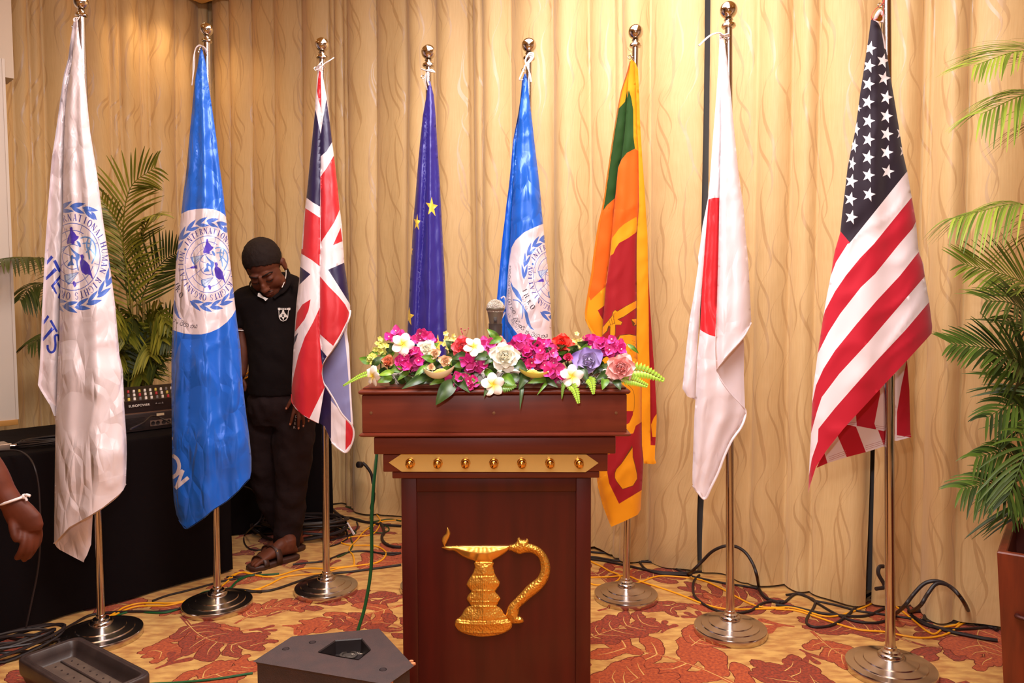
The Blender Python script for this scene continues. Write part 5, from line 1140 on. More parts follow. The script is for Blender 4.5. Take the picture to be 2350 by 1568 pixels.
# small kit on the second table
M2 = Matrix.Translation(T2A) @ Matrix((t2d, t2b, Vector((0, 0, 1)))).transposed().to_4x4()
def on2(px, z): 
    # distance along the table where column px meets its front line
    k_ = (px-W/2)/F; s_ = (k_*T2A.y-T2A.x)/(t2d.x-k_*t2d.y); return s_
u0, u1 = on2(536, 0), on2(577.5, 0)
b1_ = thing('equipment_box', tuple(M2 @ Vector(((u0+u1)/2, .12, .882))), 'dark equipment box on the rear draped table beside the man', 'electronics box')
MB().box(u0-.05, u1-.01, .02, .22, .882, .935, bev=.004, M=M2).build('case', m_amp, b1_)
b2_ = thing('network_box', tuple(M2 @ Vector(((u0+u1)/2, .12, .935))), 'slim grey box with yellow cables wound on it, beside the man', 'electronics box')
MB().box(u0-.05, u1+.012, .0, .22, .937, .972, bev=.003, M=M2).build('case', mat('grey_case', S(112, 92, 84), .5), b2_)
m_bag = mat('clear_plastic', S(236, 220, 205), .12, spec=.6, trans=.85, bump=[('noise', 60, .8, .006)])
V = []; Fc = []; n = 20
for i, (r_, h_) in enumerate([(.062, 0), (.068, .03), (.060, .06), (.045, .085), (.026, .11), (.012, .14), (.004, .17)]):
    for q in range(n):
        a = 2*PI*q/n; rr_ = r_*(1+.22*noise.noise(Vector((math.cos(a)*2, math.sin(a)*2, i*.7))))
        V.append(M2 @ Vector((u1-.055+rr_*math.cos(a), .07+rr_*.7*math.sin(a), .974+h_)))
for i in range(6):
    for q in range(n): Fc.append((i*n+q, i*n+(q+1) % n, (i+1)*n+(q+1) % n, (i+1)*n+q))
Fc.append(tuple(range(n))[::-1]); Fc.append(tuple(6*n+q for q in range(n)))
tag(mk('plastic_bag', V, Fc, m_bag), 'gathered clear plastic bag on the grey box beside the man', 'plastic bag')

# power box at the left end of the long table
m_alu = mat('brushed_aluminium', S(186, 166, 150), .35, .8)
q0 = FL(-40, 1030, .75); q1 = FL(8, 1026, .75)
pb_ = thing('junction_box', tuple(FL(0, 1026, .75)), 'small metal junction box with plugs at the left end of the long table', 'junction box')
Mj = Matrix.Translation(FL(2, 1037, .751)) @ Matrix((td, tbk, Vector((0, 0, 1)))).transposed().to_4x4()
MB().box(-.20, .035, .0, .09, 0, .030, bev=.003, M=Mj).build('case', m_alu, pb_)
mb = MB(); mb.tube([Mj @ Vector((.035, .03, .015)), Mj @ Vector((.065, .022, .014))], .008, 12); mb.tube([Mj @ Vector((.035, .065, .015)), Mj @ Vector((.055, .065, .014))], .006, 12); mb.build('plug', m_chrome, pb_)

# ------------------------------------------------------------ white board and bulkhead at the far left
kx = P(42, 985, 3.86); e = Vector((.705, .71, 0)).normalized(); nb = Vector((e.y, -e.x, 0))
bd = thing('display_board', (kx.x-.5, kx.y-.5, .76), 'tall white display board with a thin wooden frame at the far left edge', 'display board')
m_board = mat('board_white', S(226, 214, 202), .6); m_fr = mat('board_frame_wood', S(206, 150, 78), .5)
Mb = Matrix.Translation((kx.x, kx.y, 0)) @ Matrix((-e, -nb, Vector((0, 0, 1)))).transposed().to_4x4()
zt = P(18, 135, kx.y).z
MB().box(.004, 1.1, 0, .02, .775, zt, M=Mb).build('board', m_board, bd, smooth=False)
MB().box(0, 1.1, -.006, .024, .762, .790, bev=.002, M=Mb).build('bottom_rail', m_fr, bd); 
MB().box(-.004, .008, -.004, .024, .79, zt, M=Mb).build('side_rail', m_board, bd, smooth=False)
kk = P(28, 70, 4.05)
Mw = Matrix.Translation((kk.x, kk.y, 0)) @ Matrix((-e, -nb, Vector((0, 0, 1)))).transposed().to_4x4()
tag(MB().box(0, 1.3, 0, .15, 2.55, 3.5, M=Mw).build('wall_left', m_wall, smooth=False), kind='structure')

# ------------------------------------------------------------ planter at the right
m_plw = mat('planter_wood', S(112, 40, 17), .42, var=(5, S(88, 28, 12), 7), stretch=(8, 8, .8), coat=.2)
zt = .62; c1_ = FL(2288, 1266, zt); c2_ = FL(2312, 1195, zt); dv = (c2_-c1_); dv.normalize(); wv = Vector((dv.y, -dv.x, 0)); wt = .42
pt = thing('wooden_planter', tuple(c1_+dv*.21+wv*.21-Vector((0, 0, zt))), 'tall tapering brown wooden planter at the right edge', 'planter')
cc = c1_+dv*wt/2+wv*wt/2; wb = .34
def sq(w_, z): h_ = w_/2; return [Vector((cc.x, cc.y, z))+dv*(-h_)*a+wv*h_*b for a, b in ((1, -1), (1, 1), (-1, 1), (-1, -1))]
V = sq(wb, 0)+sq(wt, zt-.004)+sq(wt-.008, zt)+sq(wt-.044, zt)+sq(wt-.05, zt-.004)+sq(wt-.09, zt-.35)
Fc = [(i*4+q, i*4+(q+1) % 4, (i+1)*4+(q+1) % 4, (i+1)*4+q) for i in range(5) for q in range(4)]+[(3, 2, 1, 0)]
mk('box', V, Fc, m_plw, pt, smooth=False)
Vs = sq(wt-.07, zt-.16); mk('soil', Vs, [(0, 1, 2, 3)], mat('potting_soil', S(44, 26, 16), .95, bump=[('noise', 40, 1, .02)]), pt, smooth=False)
hz = .43; hw = (wb+(wt-wb)*hz/zt)/2; hp = lambda a, o: Vector((cc.x, cc.y, hz))-dv*(hw+o)+wv*(-hw+a)
mb = MB(); mb.tube(spline([hp(.045, -.004), hp(.05, .014), hp(.10, .02), hp(.20, .02), hp(.25, .014), hp(.255, -.004)], 5), .008, 10, flat=.8)
mb.build('handle', mat('dark_iron', S(70, 26, 18), .5, .4), pt)
# ------------------------------------------------------------ flowers on the lectern
m_pet = mat('flower_petals', S(255, 255, 255), .55, spec=.3, attr='Col', sheen=.1)
m_leaf = mat('glossy_leaves', S(60, 90, 30), .38, spec=.5, attr='Col', bump=[('noise', 70, .2, .002)])
def c3(r, g, b): return S(r, g, b)
def lerp(a, b, t): return tuple(a[i]+(b[i]-a[i])*t for i in range(4))
def petal(mb, o, axis, out, L, Wd, th0, curl, cup, ca, cb, n=7, m=6, p=.8, ruf=0, sd=0, notch=0):
    side = axis.cross(out); V = []; Cc = []; pos_ = Vector(o)
    for i in range(n+1):
        t = i/n; th = th0+curl*t; d = axis*math.cos(th)+out*math.sin(th); nn = -axis*math.sin(th)+out*math.cos(th)
        if i: pos_ = pos_+d*(L/n)
        w = Wd*(max(0.0, math.sin(PI*(.06+.90*t)**p)))**.75 if t < 1 else Wd*.22
        for j in range(m+1):
            s_ = 2*j/m-1
            q = pos_+side*(s_*w)-nn*(cup*Wd*s_*s_)+nn*ruf*Wd*math.sin(s_*7+sd+t*5)*t
            if notch and t > .9: q = q-d*L*notch*(1-abs(s_))
            V.append(q); Cc.append(lerp(ca, cb, min(1, t*1.15)))
    F_ = [(i*(m+1)+j, i*(m+1)+j+1, (i+1)*(m+1)+j+1, (i+1)*(m+1)+j) for i in range(n) for j in range(m)]
    mb.add(V, F_, 0, Cc)
def facing(px, py, Y, tx=0.0, tz=0.0):
    """flower position and axis towards the camera, tipped by tx (right) and tz (up)"""
    o = P(px, py, Y); a = (Vector((0, 0, CAMZ))-o).normalized(); a = (a+Vector((tx, 0, tz))).normalized(); return o, a
def basis(a):
    u = a.cross(Vector((0, 0, 1))).normalized(); return u, a.cross(u).normalized()
def stem(t, o, a, down=.08, r=.0025):
    MB().tube(spline([o-a*.006, o-a*.03+Vector((0, .01, -.02)), Vector((o.x, max(o.y+.01, 2.2), max(o.z-down, topz+.01)))], 5), r, 6, col=c3(70, 96, 40)).build('stem', m_leaf, t)
def rose(px, py, Y, R, ca, cb, label, tx=0, tz=.1, n=26, seed=1, openness=1.0, cat='rose', name='rose', ruf=.06, st=1.0):
    o, a = facing(px, py, Y, tx, tz); u, v = basis(a); k = Y/F; R = R*k; rr = random.Random(seed)
    t = thing(name, tuple(o), label, cat, 'flowers in the lectern arrangement'); mb = MB()
    for i in range(n):
        f = i/(n-1); ph = i*2.399+rr.uniform(-.2, .2); out = u*math.cos(ph)+v*math.sin(ph)*st
        out.normalize()
        th = math.radians(4+f*72*openness); L = R*(.62+.52*f); W_ = R*(.30+.36*f)
        petal(mb, o-a*R*.55*(.4+.6*f)+out*R*.10*f, a, out, L*(1 if st == 1 else 1.15), W_, th*.35, th*.95+.25*f, .55-.35*f, ca, lerp(ca, cb, .4+.6*f), ruf=ruf*f, sd=i)
    mb.build('petals', m_pet, t)
    mb = MB(); mb.ball(o-a*R*.15, (R*.22, R*.22, R*.3), 10, M=a.to_track_quat('Z', 'Y').to_matrix(), col=ca); mb.build('heart', m_pet, t)
    stem(t, o-a*R*.5, a); return t
def plumeria(px, py, Y, R, label, tx=0, tz=0, rot=0, squash=1):
    o, a = facing(px, py, Y, tx, tz); u, v = basis(a); R = R*Y/F
    t = thing('plumeria', tuple(o), label, 'flower', 'white plumeria flowers'); mb = MB(); ye = c3(250, 214, 60); wh = c3(252, 246, 236)
    for i in range(5):
        ph = rot+i*2*PI/5; out = u*math.cos(ph)+v*math.sin(ph); side = a.cross(out)
        V = []; Cc = []; n, m = 9, 6
        for q in range(n+1):
            tt = q/n; w = R*(.09+.33*math.sin(PI*min(1, tt*.92+.02))**.9)
            if tt > .93: w *= .62
            for j in range(m+1):
                s_ = 2*j/m-1
                V.append(o+out*(R*tt)+side*(s_*w+R*.10*tt)+a*(R*(.22*tt*(1-tt)+.10*s_*w/R-.10*s_*s_*tt+.05*s_)+.0005*i))
                Cc.append(lerp(ye, wh, min(1, max(0, (tt-.10)*2.4))))
        mb.add(V, [(q*(m+1)+j, q*(m+1)+j+1, (q+1)*(m+1)+j+1, (q+1)*(m+1)+j) for q in range(n) for j in range(m)], 0, Cc)
    mb.build('petals', m_pet, t); mb = MB(); mb.lathe([(0, .001), (R*.07, .001), (R*.06, -R*.3), (0, -R*.3)], o, a, n=12); mb.C = [c3(240, 190, 40)]*len(mb.V); mb.build('throat', m_pet, t)
    stem(t, o-a*R*.3, a); return t
def bougain(cx, cy, rx, ry, Y, n, col, label, seed):
    rr = random.Random(seed); t = thing('bougainvillea_spray', tuple(P(cx, cy, Y)), label, 'flower', 'magenta bougainvillea sprays'); k = Y/F
    br = MB(); st_ = MB()
    for i in range(int(n*1.35)):
        a_ = rr.uniform(0, 2*PI); q = math.sqrt(rr.random()); x = cx+rx*q*math.cos(a_); y = cy+ry*q*math.sin(a_)
        o, a = facing(x, y, Y+rr.uniform(-.02, .025), rr.uniform(-.7, .7), rr.uniform(-.35, .8)); u, v = basis(a); ph0 = rr.uniform(0, 2)
        c_ = lerp(col, c3(255, 120, 200), rr.uniform(0, .6)); cd = lerp(c_, c3(150, 14, 90), .35)
        for j in range(3):
            ph = ph0+j*2*PI/3; out = u*math.cos(ph)+v*math.sin(ph)
            petal(br, o, a, out, 18*k*rr.uniform(.85, 1.2), 10*k, .55, .45, .18, cd, c_, n=5, m=4, p=.75, ruf=.10, sd=i)
        if i % 3 == 0: st_.tube([o, o+a*9*k], .9*k, 6, col=c3(236, 150, 190)); st_.ball(o+a*10*k, 2.1*k, 6, col=c3(250, 236, 220))
    br.build('bracts', m_pet, t); st_.build('florets', m_pet, t)
    MB().tube([P(cx, cy, Y+.01), P(cx, min(cy+30, 872), 2.24)], .002, 6, col=c3(80, 90, 40)).build('stem', m_leaf, t)
def leafblade(mb, a, b, wd, col, col2, nrm=None, droop=.0, fold=.25, n=9, wav=0):
    a = Vector(a); b = Vector(b); d = b-a; L = d.length; d.normalize(); nrm = Vector(nrm or (0, -1, .25)).normalized(); sd = d.cross(nrm).normalized(); nrm = sd.cross(d).normalized()
    V = []; Cc = []
    for i in range(n+1):
        t = i/n; w = wd*math.sin(PI*min(1, (t*.97+.02))**.75)**.9; c = a+d*(L*t)+nrm*(L*.16*math.sin(PI*t))-Vector((0, 0, droop*L*t*t))
        for s_ in (-1, -.5, 0, .5, 1):
            V.append(c+sd*(w*s_)+nrm*(abs(s_)*w*fold+wav*w*math.sin(t*14+s_*2)*abs(s_))); Cc.append(lerp(col, col2, .75 if s_ == 0 else (.25+.25*math.sin(t*9))))
    mb.add(V, [(i*5+j, i*5+j+1, (i+1)*5+j+1, (i+1)*5+j) for i in range(n) for j in range(4)], 0, Cc)
def leaves(items, label, name='leaf_spray', cat='leaves', group='foliage sprays in the lectern arrangement'):
    """items: (px0, py0, Y0, px1, py1, Y1, half width px, tone)"""
    t = thing(name, tuple(P(items[0][0], items[0][1], items[0][2])), label, cat, group)
    for x0, y0, Y0, x1, y1, Y1, w, tone in items:
        ca, cb = {0: (c3(34, 62, 22), c3(74, 100, 44)), 1: (c3(70, 116, 26), c3(120, 160, 50)), 2: (c3(120, 168, 40), c3(170, 204, 70)), 3: (c3(90, 40, 40), c3(130, 70, 60))}[tone]
        mb = MB(); leafblade(mb, P(x0, y0, Y0), P(x1, y1, Y1), w*Y1/F, ca, cb, wav=.06); mb.build('leaf', m_leaf, t)
    return t
def fern(pts, wid, label, tone=2, n=16, tip=.12, name='fern_frond', nrm=(0, -1, .2)):
    """pts: (px, py, Y) midrib points"""
    mid = spline([P(*p) for p in pts], 8); t = thing(name, tuple(mid[0]), label, 'fern', 'fern fronds in the lectern arrangement')
    ca, cb = {1: (c3(74, 120, 30), c3(120, 160, 50)), 2: (c3(140, 186, 44), c3(186, 216, 76))}[tone]
    MB().tube(mid, .0012, 5, col=c3(110, 130, 40)).build('midrib', m_leaf, t)
    L_ = [0]
    for a, b_ in zip(mid, mid[1:]): L_.append(L_[-1]+(b_-a).length)
    mb = MB()
    for i in range(n):
        f = (i+.4)/n; s_ = f*L_[-1]; j = min(int(np.searchsorted(L_, s_)), len(mid)-1); j = max(j, 1); d = (mid[j]-mid[j-1]).normalized(); q = mid[j-1]+(mid[j]-mid[j-1])*((s_-L_[j-1])/max(L_[j]-L_[j-1], 1e-6))
        nn = Vector(nrm).normalized(); sd = d.cross(nn).normalized(); w = wid*(1-(1-tip)*f**1.3)*pts[0][2]/F*min(1, .55+f*3)
        for sg in (1, -1): leafblade(mb, q, q+(sd*sg+d*.38).normalized()*w, L_[-1]/n*.58, ca, cb, nn, .04, .12, n=5)
    mb.build('leaflets', m_leaf, t)

# foam tray under the flowers
ft = thing('foam_tray', (P(1150, 870, 2.24).x, 2.24, topz), 'long white foam flower tray wrapped in wire mesh on the lectern', 'flower tray')
fx0, fx1 = P(893, 875, 2.185).x, P(1412, 875, 2.185).x
m_foam = mat('white_foam', S(226, 220, 208), .8); m_wire = mat('wire_mesh', S(60, 60, 56), .4, .7)
MB().box(fx0, fx1, 2.185, 2.31, topz, topz+.034, bev=.004).build('tray', m_foam, ft)
mb = MB()
for i in range(30):
    x = fx0+.005+i*(fx1-fx0-.01)/30; s_ = (fx1-fx0-.01)/30
    mb.tube([(x, 2.1835, topz+.001), (x+s_*.5, 2.183, topz+.017), (x, 2.1835, topz+.033)], .0007, 4); mb.tube([(x+s_, 2.1835, topz+.001), (x+s_*.5, 2.183, topz+.017), (x+s_, 2.1835, topz+.033)], .0007, 4)
mb.build('wire_mesh', m_wire, ft)

WHT = (c3(252, 246, 212), c3(255, 252, 244)); 
rose(1158, 818, 2.13, 34, *WHT, 'large creamy white rose below the microphone', tz=.15, n=28, seed=3, ruf=.12)
rose(1061, 797, 2.16, 27, c3(226, 40, 62), c3(250, 110, 116), 'coral red rose left of the microphone', tz=.25, seed=5)
rose(1425, 844, 2.12, 33, c3(238, 138, 134), c3(254, 196, 190), 'salmon pink rose at the right end of the arrangement', tx=.05, tz=.05, n=30, seed=7, ruf=.08)
rose(1350, 829, 2.14, 37, c3(226, 214, 226), c3(150, 124, 206), 'lavender rose with pale heart, left of the salmon pink rose', tx=-.1, tz=.15, n=14, seed=9, openness=.9, ruf=.05)
rose(890, 831, 2.15, 20, c3(214, 110, 74), c3(248, 168, 124), 'half open peach rose at the left end', tx=-.1, tz=.55, n=16, seed=11, openness=.5)
rose(1289, 788, 2.19, 27, c3(222, 30, 30), c3(250, 74, 56), 'bright red rose at the back, right of centre', tz=.6, n=18, seed=13, openness=.9, ruf=.12)
rose(978, 802, 2.17, 24, *WHT, 'fluffy white flower right of the upper left plumeria', tz=.35, n=22, seed=15, name='carnation', cat='flower', ruf=.2)
rose(998, 812, 2.135, 14, c3(226, 178, 130), c3(246, 216, 180), 'small cream bloom in front of the fluffy white flower', tz=.15, n=14, seed=17, name='spray_rose', ruf=.15)
rose(1022, 828, 2.13, 15, c3(220, 166, 118), c3(244, 208, 170), 'small cream bloom just above the left anthurium', tx=.1, tz=.1, n=14, seed=19, name='spray_rose', ruf=.15)
rose(989, 842, 2.125, 10, c3(220, 166, 118), c3(244, 208, 170), 'small cream bud tucked into the left anthurium', tz=.1, n=10, seed=21, name='spray_rose')
rose(1303, 820, 2.15, 14, c3(200, 24, 80), c3(240, 70, 120), 'small deep pink bud between the magenta sprays and the lavender rose', tz=.3, n=10, seed=23, name='spray_rose', openness=.6)
rose(1147, 783, 2.24, 17, c3(236, 140, 120), c3(250, 190, 176), 'pale salmon flower at the back behind the microphone stem', tz=.6, n=12, seed=25, name='spray_rose')
plumeria(924, 790, 2.13, 27, 'upper left white plumeria among magenta bracts', tz=.15, rot=.4)
plumeria(1087, 796, 2.125, 25, 'white plumeria tilted over the coral red rose', tx=.25, tz=.55, rot=.1)
plumeria(856, 863, 2.12, 25, 'leftmost white plumeria, turned sideways at the lectern corner', tx=-1.1, tz=-.1, rot=.6)
plumeria(1131, 883, 2.10, 28, 'white plumeria hanging over the lectern edge below the white rose', tz=0, rot=.9)
plumeria(1312, 864, 2.11, 28, 'white plumeria below the lavender rose', tz=.05, rot=.75)
# yellow-green blooms
for (x, y, Y, R, lab, sd) in ((874, 797, 2.17, 16, 'lime green cluster above the peach rose', 1), (853, 826, 2.17, 9, 'small lime bloom below the leftmost leaf', 2), (1026, 785, 2.19, 17, 'pale yellow-green cluster left of the coral rose', 3), (1327, 783, 2.20, 14, 'pale yellow starry blooms above the lavender rose', 4)):
    rr = random.Random(sd); t = thing('hydrangea_cluster', tuple(P(x, y, Y)), lab, 'flower', 'yellow-green flower clusters'); mb = MB(); ca, cb = (c3(196, 200, 70), c3(234, 232, 130)) if sd < 3 else (c3(226, 214, 90), c3(248, 240, 170))
    for i in range(20):
        a_ = rr.uniform(0, 2*PI); q = math.sqrt(rr.random())*R; o, a = facing(x+q*math.cos(a_), y+q*1.2*math.sin(a_), Y+rr.uniform(-.012, .012), rr.uniform(-.8, .8), rr.uniform(-.2, .8)); u, v = basis(a)
        for j in range(5):
            ph = a_+j*2*PI/5; petal(mb, o, a, u*math.cos(ph)+v*math.sin(ph), 7.5*Y/F, 3.6*Y/F, .7, .6, .25, ca, cb, n=6, m=4)
    mb.build('petals', m_pet, t)
    MB().tube([P(x, y, Y+.01), P(x, 870, 2.23)], .0022, 6, col=c3(80, 100, 40)).build('stem', m_leaf, t)
# anthuriums
def anthurium(px, py, Y, w, h, ca, cb, label, flip=1):
    t = thing('anthurium', tuple(P(px, py, Y)), label, 'flower', 'anthuriums'); k = Y/F; c = P(px, py, Y); V = []; Cc = []; n, m = 18, 8
    for i in range(n+1):
        s_ = 2*i/n-1
        for j in range(m+1):
            q = j/m; r_ = math.sqrt(max(0, 1-s_*s_))
            x = s_*w*k; z = h*k*(.10*s_*flip-(.55*r_)*math.sin(q*PI*.9)-.0*q)+h*k*.45*abs(s_)**2; y = -.030*r_*math.cos(q*PI*.95)*1.0
            V.append(c+Vector((x, y, z-.004*math.sin(q*PI)))); Cc.append(lerp(ca, cb, q))
    mk('spathe', V, [(i*(m+1)+j, i*(m+1)+j+1, (i+1)*(m+1)+j+1, (i+1)*(m+1)+j) for i in range(n) for j in range(m)], m_pet, t, cols=Cc)
    mb = MB(); a = c+Vector((-w*.30*k*flip, -.012, -h*.1*k)); b_ = c+Vector((w*.50*k*flip, -.016, h*.12*k))
    mb.tube(spline([a, (a+b_)/2+Vector((0, 0, .003)), b_], 5), [.0045]*3+[.0062]*5+[.0055, .004, .002], 12, col=c3(238, 214, 110)); mb.build('spadix', mat('spadix', S(240, 214, 104), .6, attr='Col', bump=[('voronoi', 700, 1.0, .0015)]), t)
    stem(t, c+Vector((0, .01, -.01)), Vector((0, -1, 0)))
anthurium(1007, 853, 2.115, 36, 26, c3(250, 236, 190), c3(244, 240, 206), 'cream anthurium cup left of centre, curled like a boat')
anthurium(1227, 855, 2.12, 36, 20, c3(232, 222, 96), c3(244, 238, 150), 'yellow-green anthurium right of the white rose', -1)
MAG = c3(232, 44, 158)
for i, (x, y, rx, ry, Y, n, lab) in enumerate(((911, 776, 18, 12, 2.2, 8, 'magenta spray at the upper left behind the white plumeria'), (968, 777, 22, 16, 2.22, 9, 'magenta spray rising in front of the indigo starred flag'), (934, 826, 32, 26, 2.15, 20, 'large magenta spray right of the peach rose'),
    (1090, 836, 26, 18, 2.15, 14, 'magenta spray below the coral red rose'), (1060, 876, 32, 18, 2.12, 14, 'magenta spray spilling over the lectern edge beside the cream anthurium'), (1200, 798, 30, 18, 2.19, 18, 'magenta spray at the back just right of the microphone'),
    (1250, 802, 26, 16, 2.19, 13, 'magenta spray at the back in front of the small blue flag'), (1236, 824, 42, 22, 2.17, 24, 'magenta spray above the yellow-green anthurium'), (1277, 858, 20, 20, 2.13, 9, 'magenta spray drooping left of the lower right plumeria'),
    (1402, 799, 36, 19, 2.18, 22, 'magenta spray at the right end above the salmon pink rose'), (1352, 788, 14, 9, 2.2, 5, 'small magenta spray peeping over the lavender rose'), (1120, 790, 10, 12, 2.2, 4, 'small magenta spray left of the microphone stem'))):
    bougain(x, y, rx, ry, Y, n, lerp(MAG, c3(236, 50, 130), (i*37 % 10)/14), lab, i+40)
# small red filler
t = thing('filler_sprig', tuple(P(1066, 775, 2.22)), 'tiny dusky pink sprig sticking up at the back left of the microphone', 'flower'); mb = MB(); rr = random.Random(8)
for i in range(9):
    a_ = P(1066+rr.uniform(-9, 9), 757+rr.uniform(-6, 8), 2.22); mb.tube([P(1066, 782, 2.22), a_], .0006, 4, col=c3(170, 60, 66)); mb.ball(a_, .0022, 6, col=c3(200, 84, 100))
mb.build('buds', m_pet, t)
Y1, Y2 = 2.15, 2.2
leaves([(852, 833, Y2, 824, 822, Y2, 9, 1), (866, 828, Y2, 842, 816, Y2, 9, 1), (876, 820, Y1, 852, 846, Y1, 9, 0), (868, 812, Y2, 846, 814, Y2, 7, 1)], 'green leaves sticking out at the far left end')
leaves([(905, 853, 2.13, 868, 862, 2.12, 7, 2), (925, 848, 2.13, 895, 850, 2.12, 8, 1), (940, 850, 2.14, 912, 874, 2.12, 7, 1), (900, 865, 2.14, 866, 878, 2.12, 11, 1)], 'bright green leaves below the peach rose')
leaves([(985, 862, 2.14, 922, 893, 2.09, 11, 0), (980, 838, 2.14, 948, 872, 2.11, 7, 1), (1000, 865, 2.14, 955, 884, 2.11, 9, 0), (1000, 828, 2.14, 966, 818, 2.13, 9, 1)], 'dark pointed leaves between the large magenta spray and cream anthurium')
leaves([(1044, 873, 2.12, 1000, 930, 2.085, 18, 0), (1040, 860, 2.13, 1078, 902, 2.09, 12, 0), (1020, 870, 2.13, 985, 884, 2.1, 8, 1)], 'big dark glossy leaf hanging over the lectern front with two smaller ones')
leaves([(1075, 815, 2.15, 1035, 824, 2.14, 10, 0), (1120, 812, 2.14, 1088, 826, 2.12, 13, 0), (1130, 818, 2.14, 1112, 838, 2.12, 9, 0), (1145, 782, 2.2, 1118, 755, 2.2, 9, 1), (1152, 776, 2.18, 1122, 790, 2.17, 8, 1), (1112, 850, 2.14, 1140, 870, 2.12, 9, 1)], 'dark leaves around the white rose and microphone base')
leaves([(1128, 870, 2.14, 1110, 912, 2.09, 8, 0), (1155, 860, 2.14, 1185, 890, 2.10, 12, 1), (1180, 830, 2.14, 1212, 858, 2.12, 12, 0), (1187, 858, 2.14, 1172, 886, 2.11, 11, 0), (1200, 868, 2.14, 1193, 942, 2.085, 5, 0), (1215, 850, 2.14, 1190, 895, 2.1, 12, 0)], 'dark drooping leaves right of the white rose, one long tip hanging down the front')
leaves([(1258, 868, 2.13, 1210, 880, 2.10, 9, 1), (1262, 870, 2.13, 1232, 908, 2.09, 4, 1), (1272, 872, 2.13, 1255, 862, 2.12, 7, 1), (1245, 865, 2.14, 1280, 890, 2.1, 10, 0)], 'mid green leaflets under the yellow-green anthurium')
leaves([(1330, 835, 2.15, 1350, 882, 2.11, 10, 0), (1390, 868, 2.13, 1382, 895, 2.10, 10, 1), (1412, 872, 2.13, 1424, 896, 2.10, 10, 0), (1368, 868, 2.14, 1345, 890, 2.11, 9, 0), (1398, 855, 2.15, 1368, 872, 2.12, 10, 0), (1440, 790, 2.2, 1466, 812, 2.2, 5, 1)], 'dark leaves beneath the lavender and salmon pink roses')
leaves([(905, 880, 2.15, 888, 866, 2.14, 7, 0), (930, 878, 2.15, 905, 862, 2.13, 9, 0), (950, 880, 2.15, 925, 864, 2.13, 10, 0), (975, 878, 2.15, 945, 866, 2.13, 8, 1), (1030, 880, 2.15, 1052, 868, 2.13, 9, 0), (1095, 882, 2.15, 1070, 868, 2.13, 8, 0)], 'low dark leaves lying against the foam tray at its left half')
rr = random.Random(77); it = []
for i in range(120):
    x = 880+rr.random()*545; y = 800+rr.random()*62; a_ = rr.uniform(-2.4, 5.4); L_ = rr.uniform(26, 42)
    it.append((x, y, 2.20+rr.uniform(-.03, .04), x+L_*math.cos(a_), min(y+L_*.7*math.sin(a_), 868), 2.17+rr.uniform(-.02, .03), rr.uniform(9, 14), 0 if rr.random() < .65 else 1))
for j in range(4):
    leaves([q for q in it if 880+136*j <= q[0] < 880+136*(j+1)+1], ['packed dark foliage filling the left end behind the blooms', 'packed dark foliage behind the cream anthurium and coral rose', 'packed dark foliage behind the white rose and anthurium', 'packed dark foliage behind the lavender and salmon roses'][j])
fern([(870, 852, 2.14), (830, 862, 2.13), (787, 886, 2.12)], 9, 'narrow light green fern tip pointing left past the lectern corner', n=20, tip=.25)
fern([(1430, 852, 2.17), (1475, 852, 2.16), (1524, 873, 2.16)], 26, 'light green fern reaching right over the lectern corner', n=13, tip=.2)
fern([(1425, 868, 2.12), (1455, 874, 2.12), (1486, 886, 2.12)], 18, 'short pale fern below the salmon pink rose, pointing right', n=12, tip=.3)
fern([(1300, 878, 2.12), (1318, 892, 2.10), (1328, 926, 2.085)], 15, 'pale fern hanging over the front below the lower right plumeria', n=12, tip=.25)
fern([(1296, 875, 2.12), (1292, 890, 2.10), (1289, 917, 2.09)], 7, 'thin dark fern tip beside the hanging pale fern', tone=1, n=12)
fern([(1350, 866, 2.12), (1358, 880, 2.10), (1362, 905, 2.09)], 15, 'small fern tip hanging below the lavender rose', n=9, tip=.2)
fern([(1150, 888, 2.11), (1170, 890, 2.10), (1186, 884, 2.10)], 14, 'green fern tuft right of the hanging plumeria', tone=1, n=9)
fern([(1062, 860, 2.13), (1085, 875, 2.11), (1105, 880, 2.10)], 12, 'green fern tuft left of the hanging plumeria', tone=1, n=9)

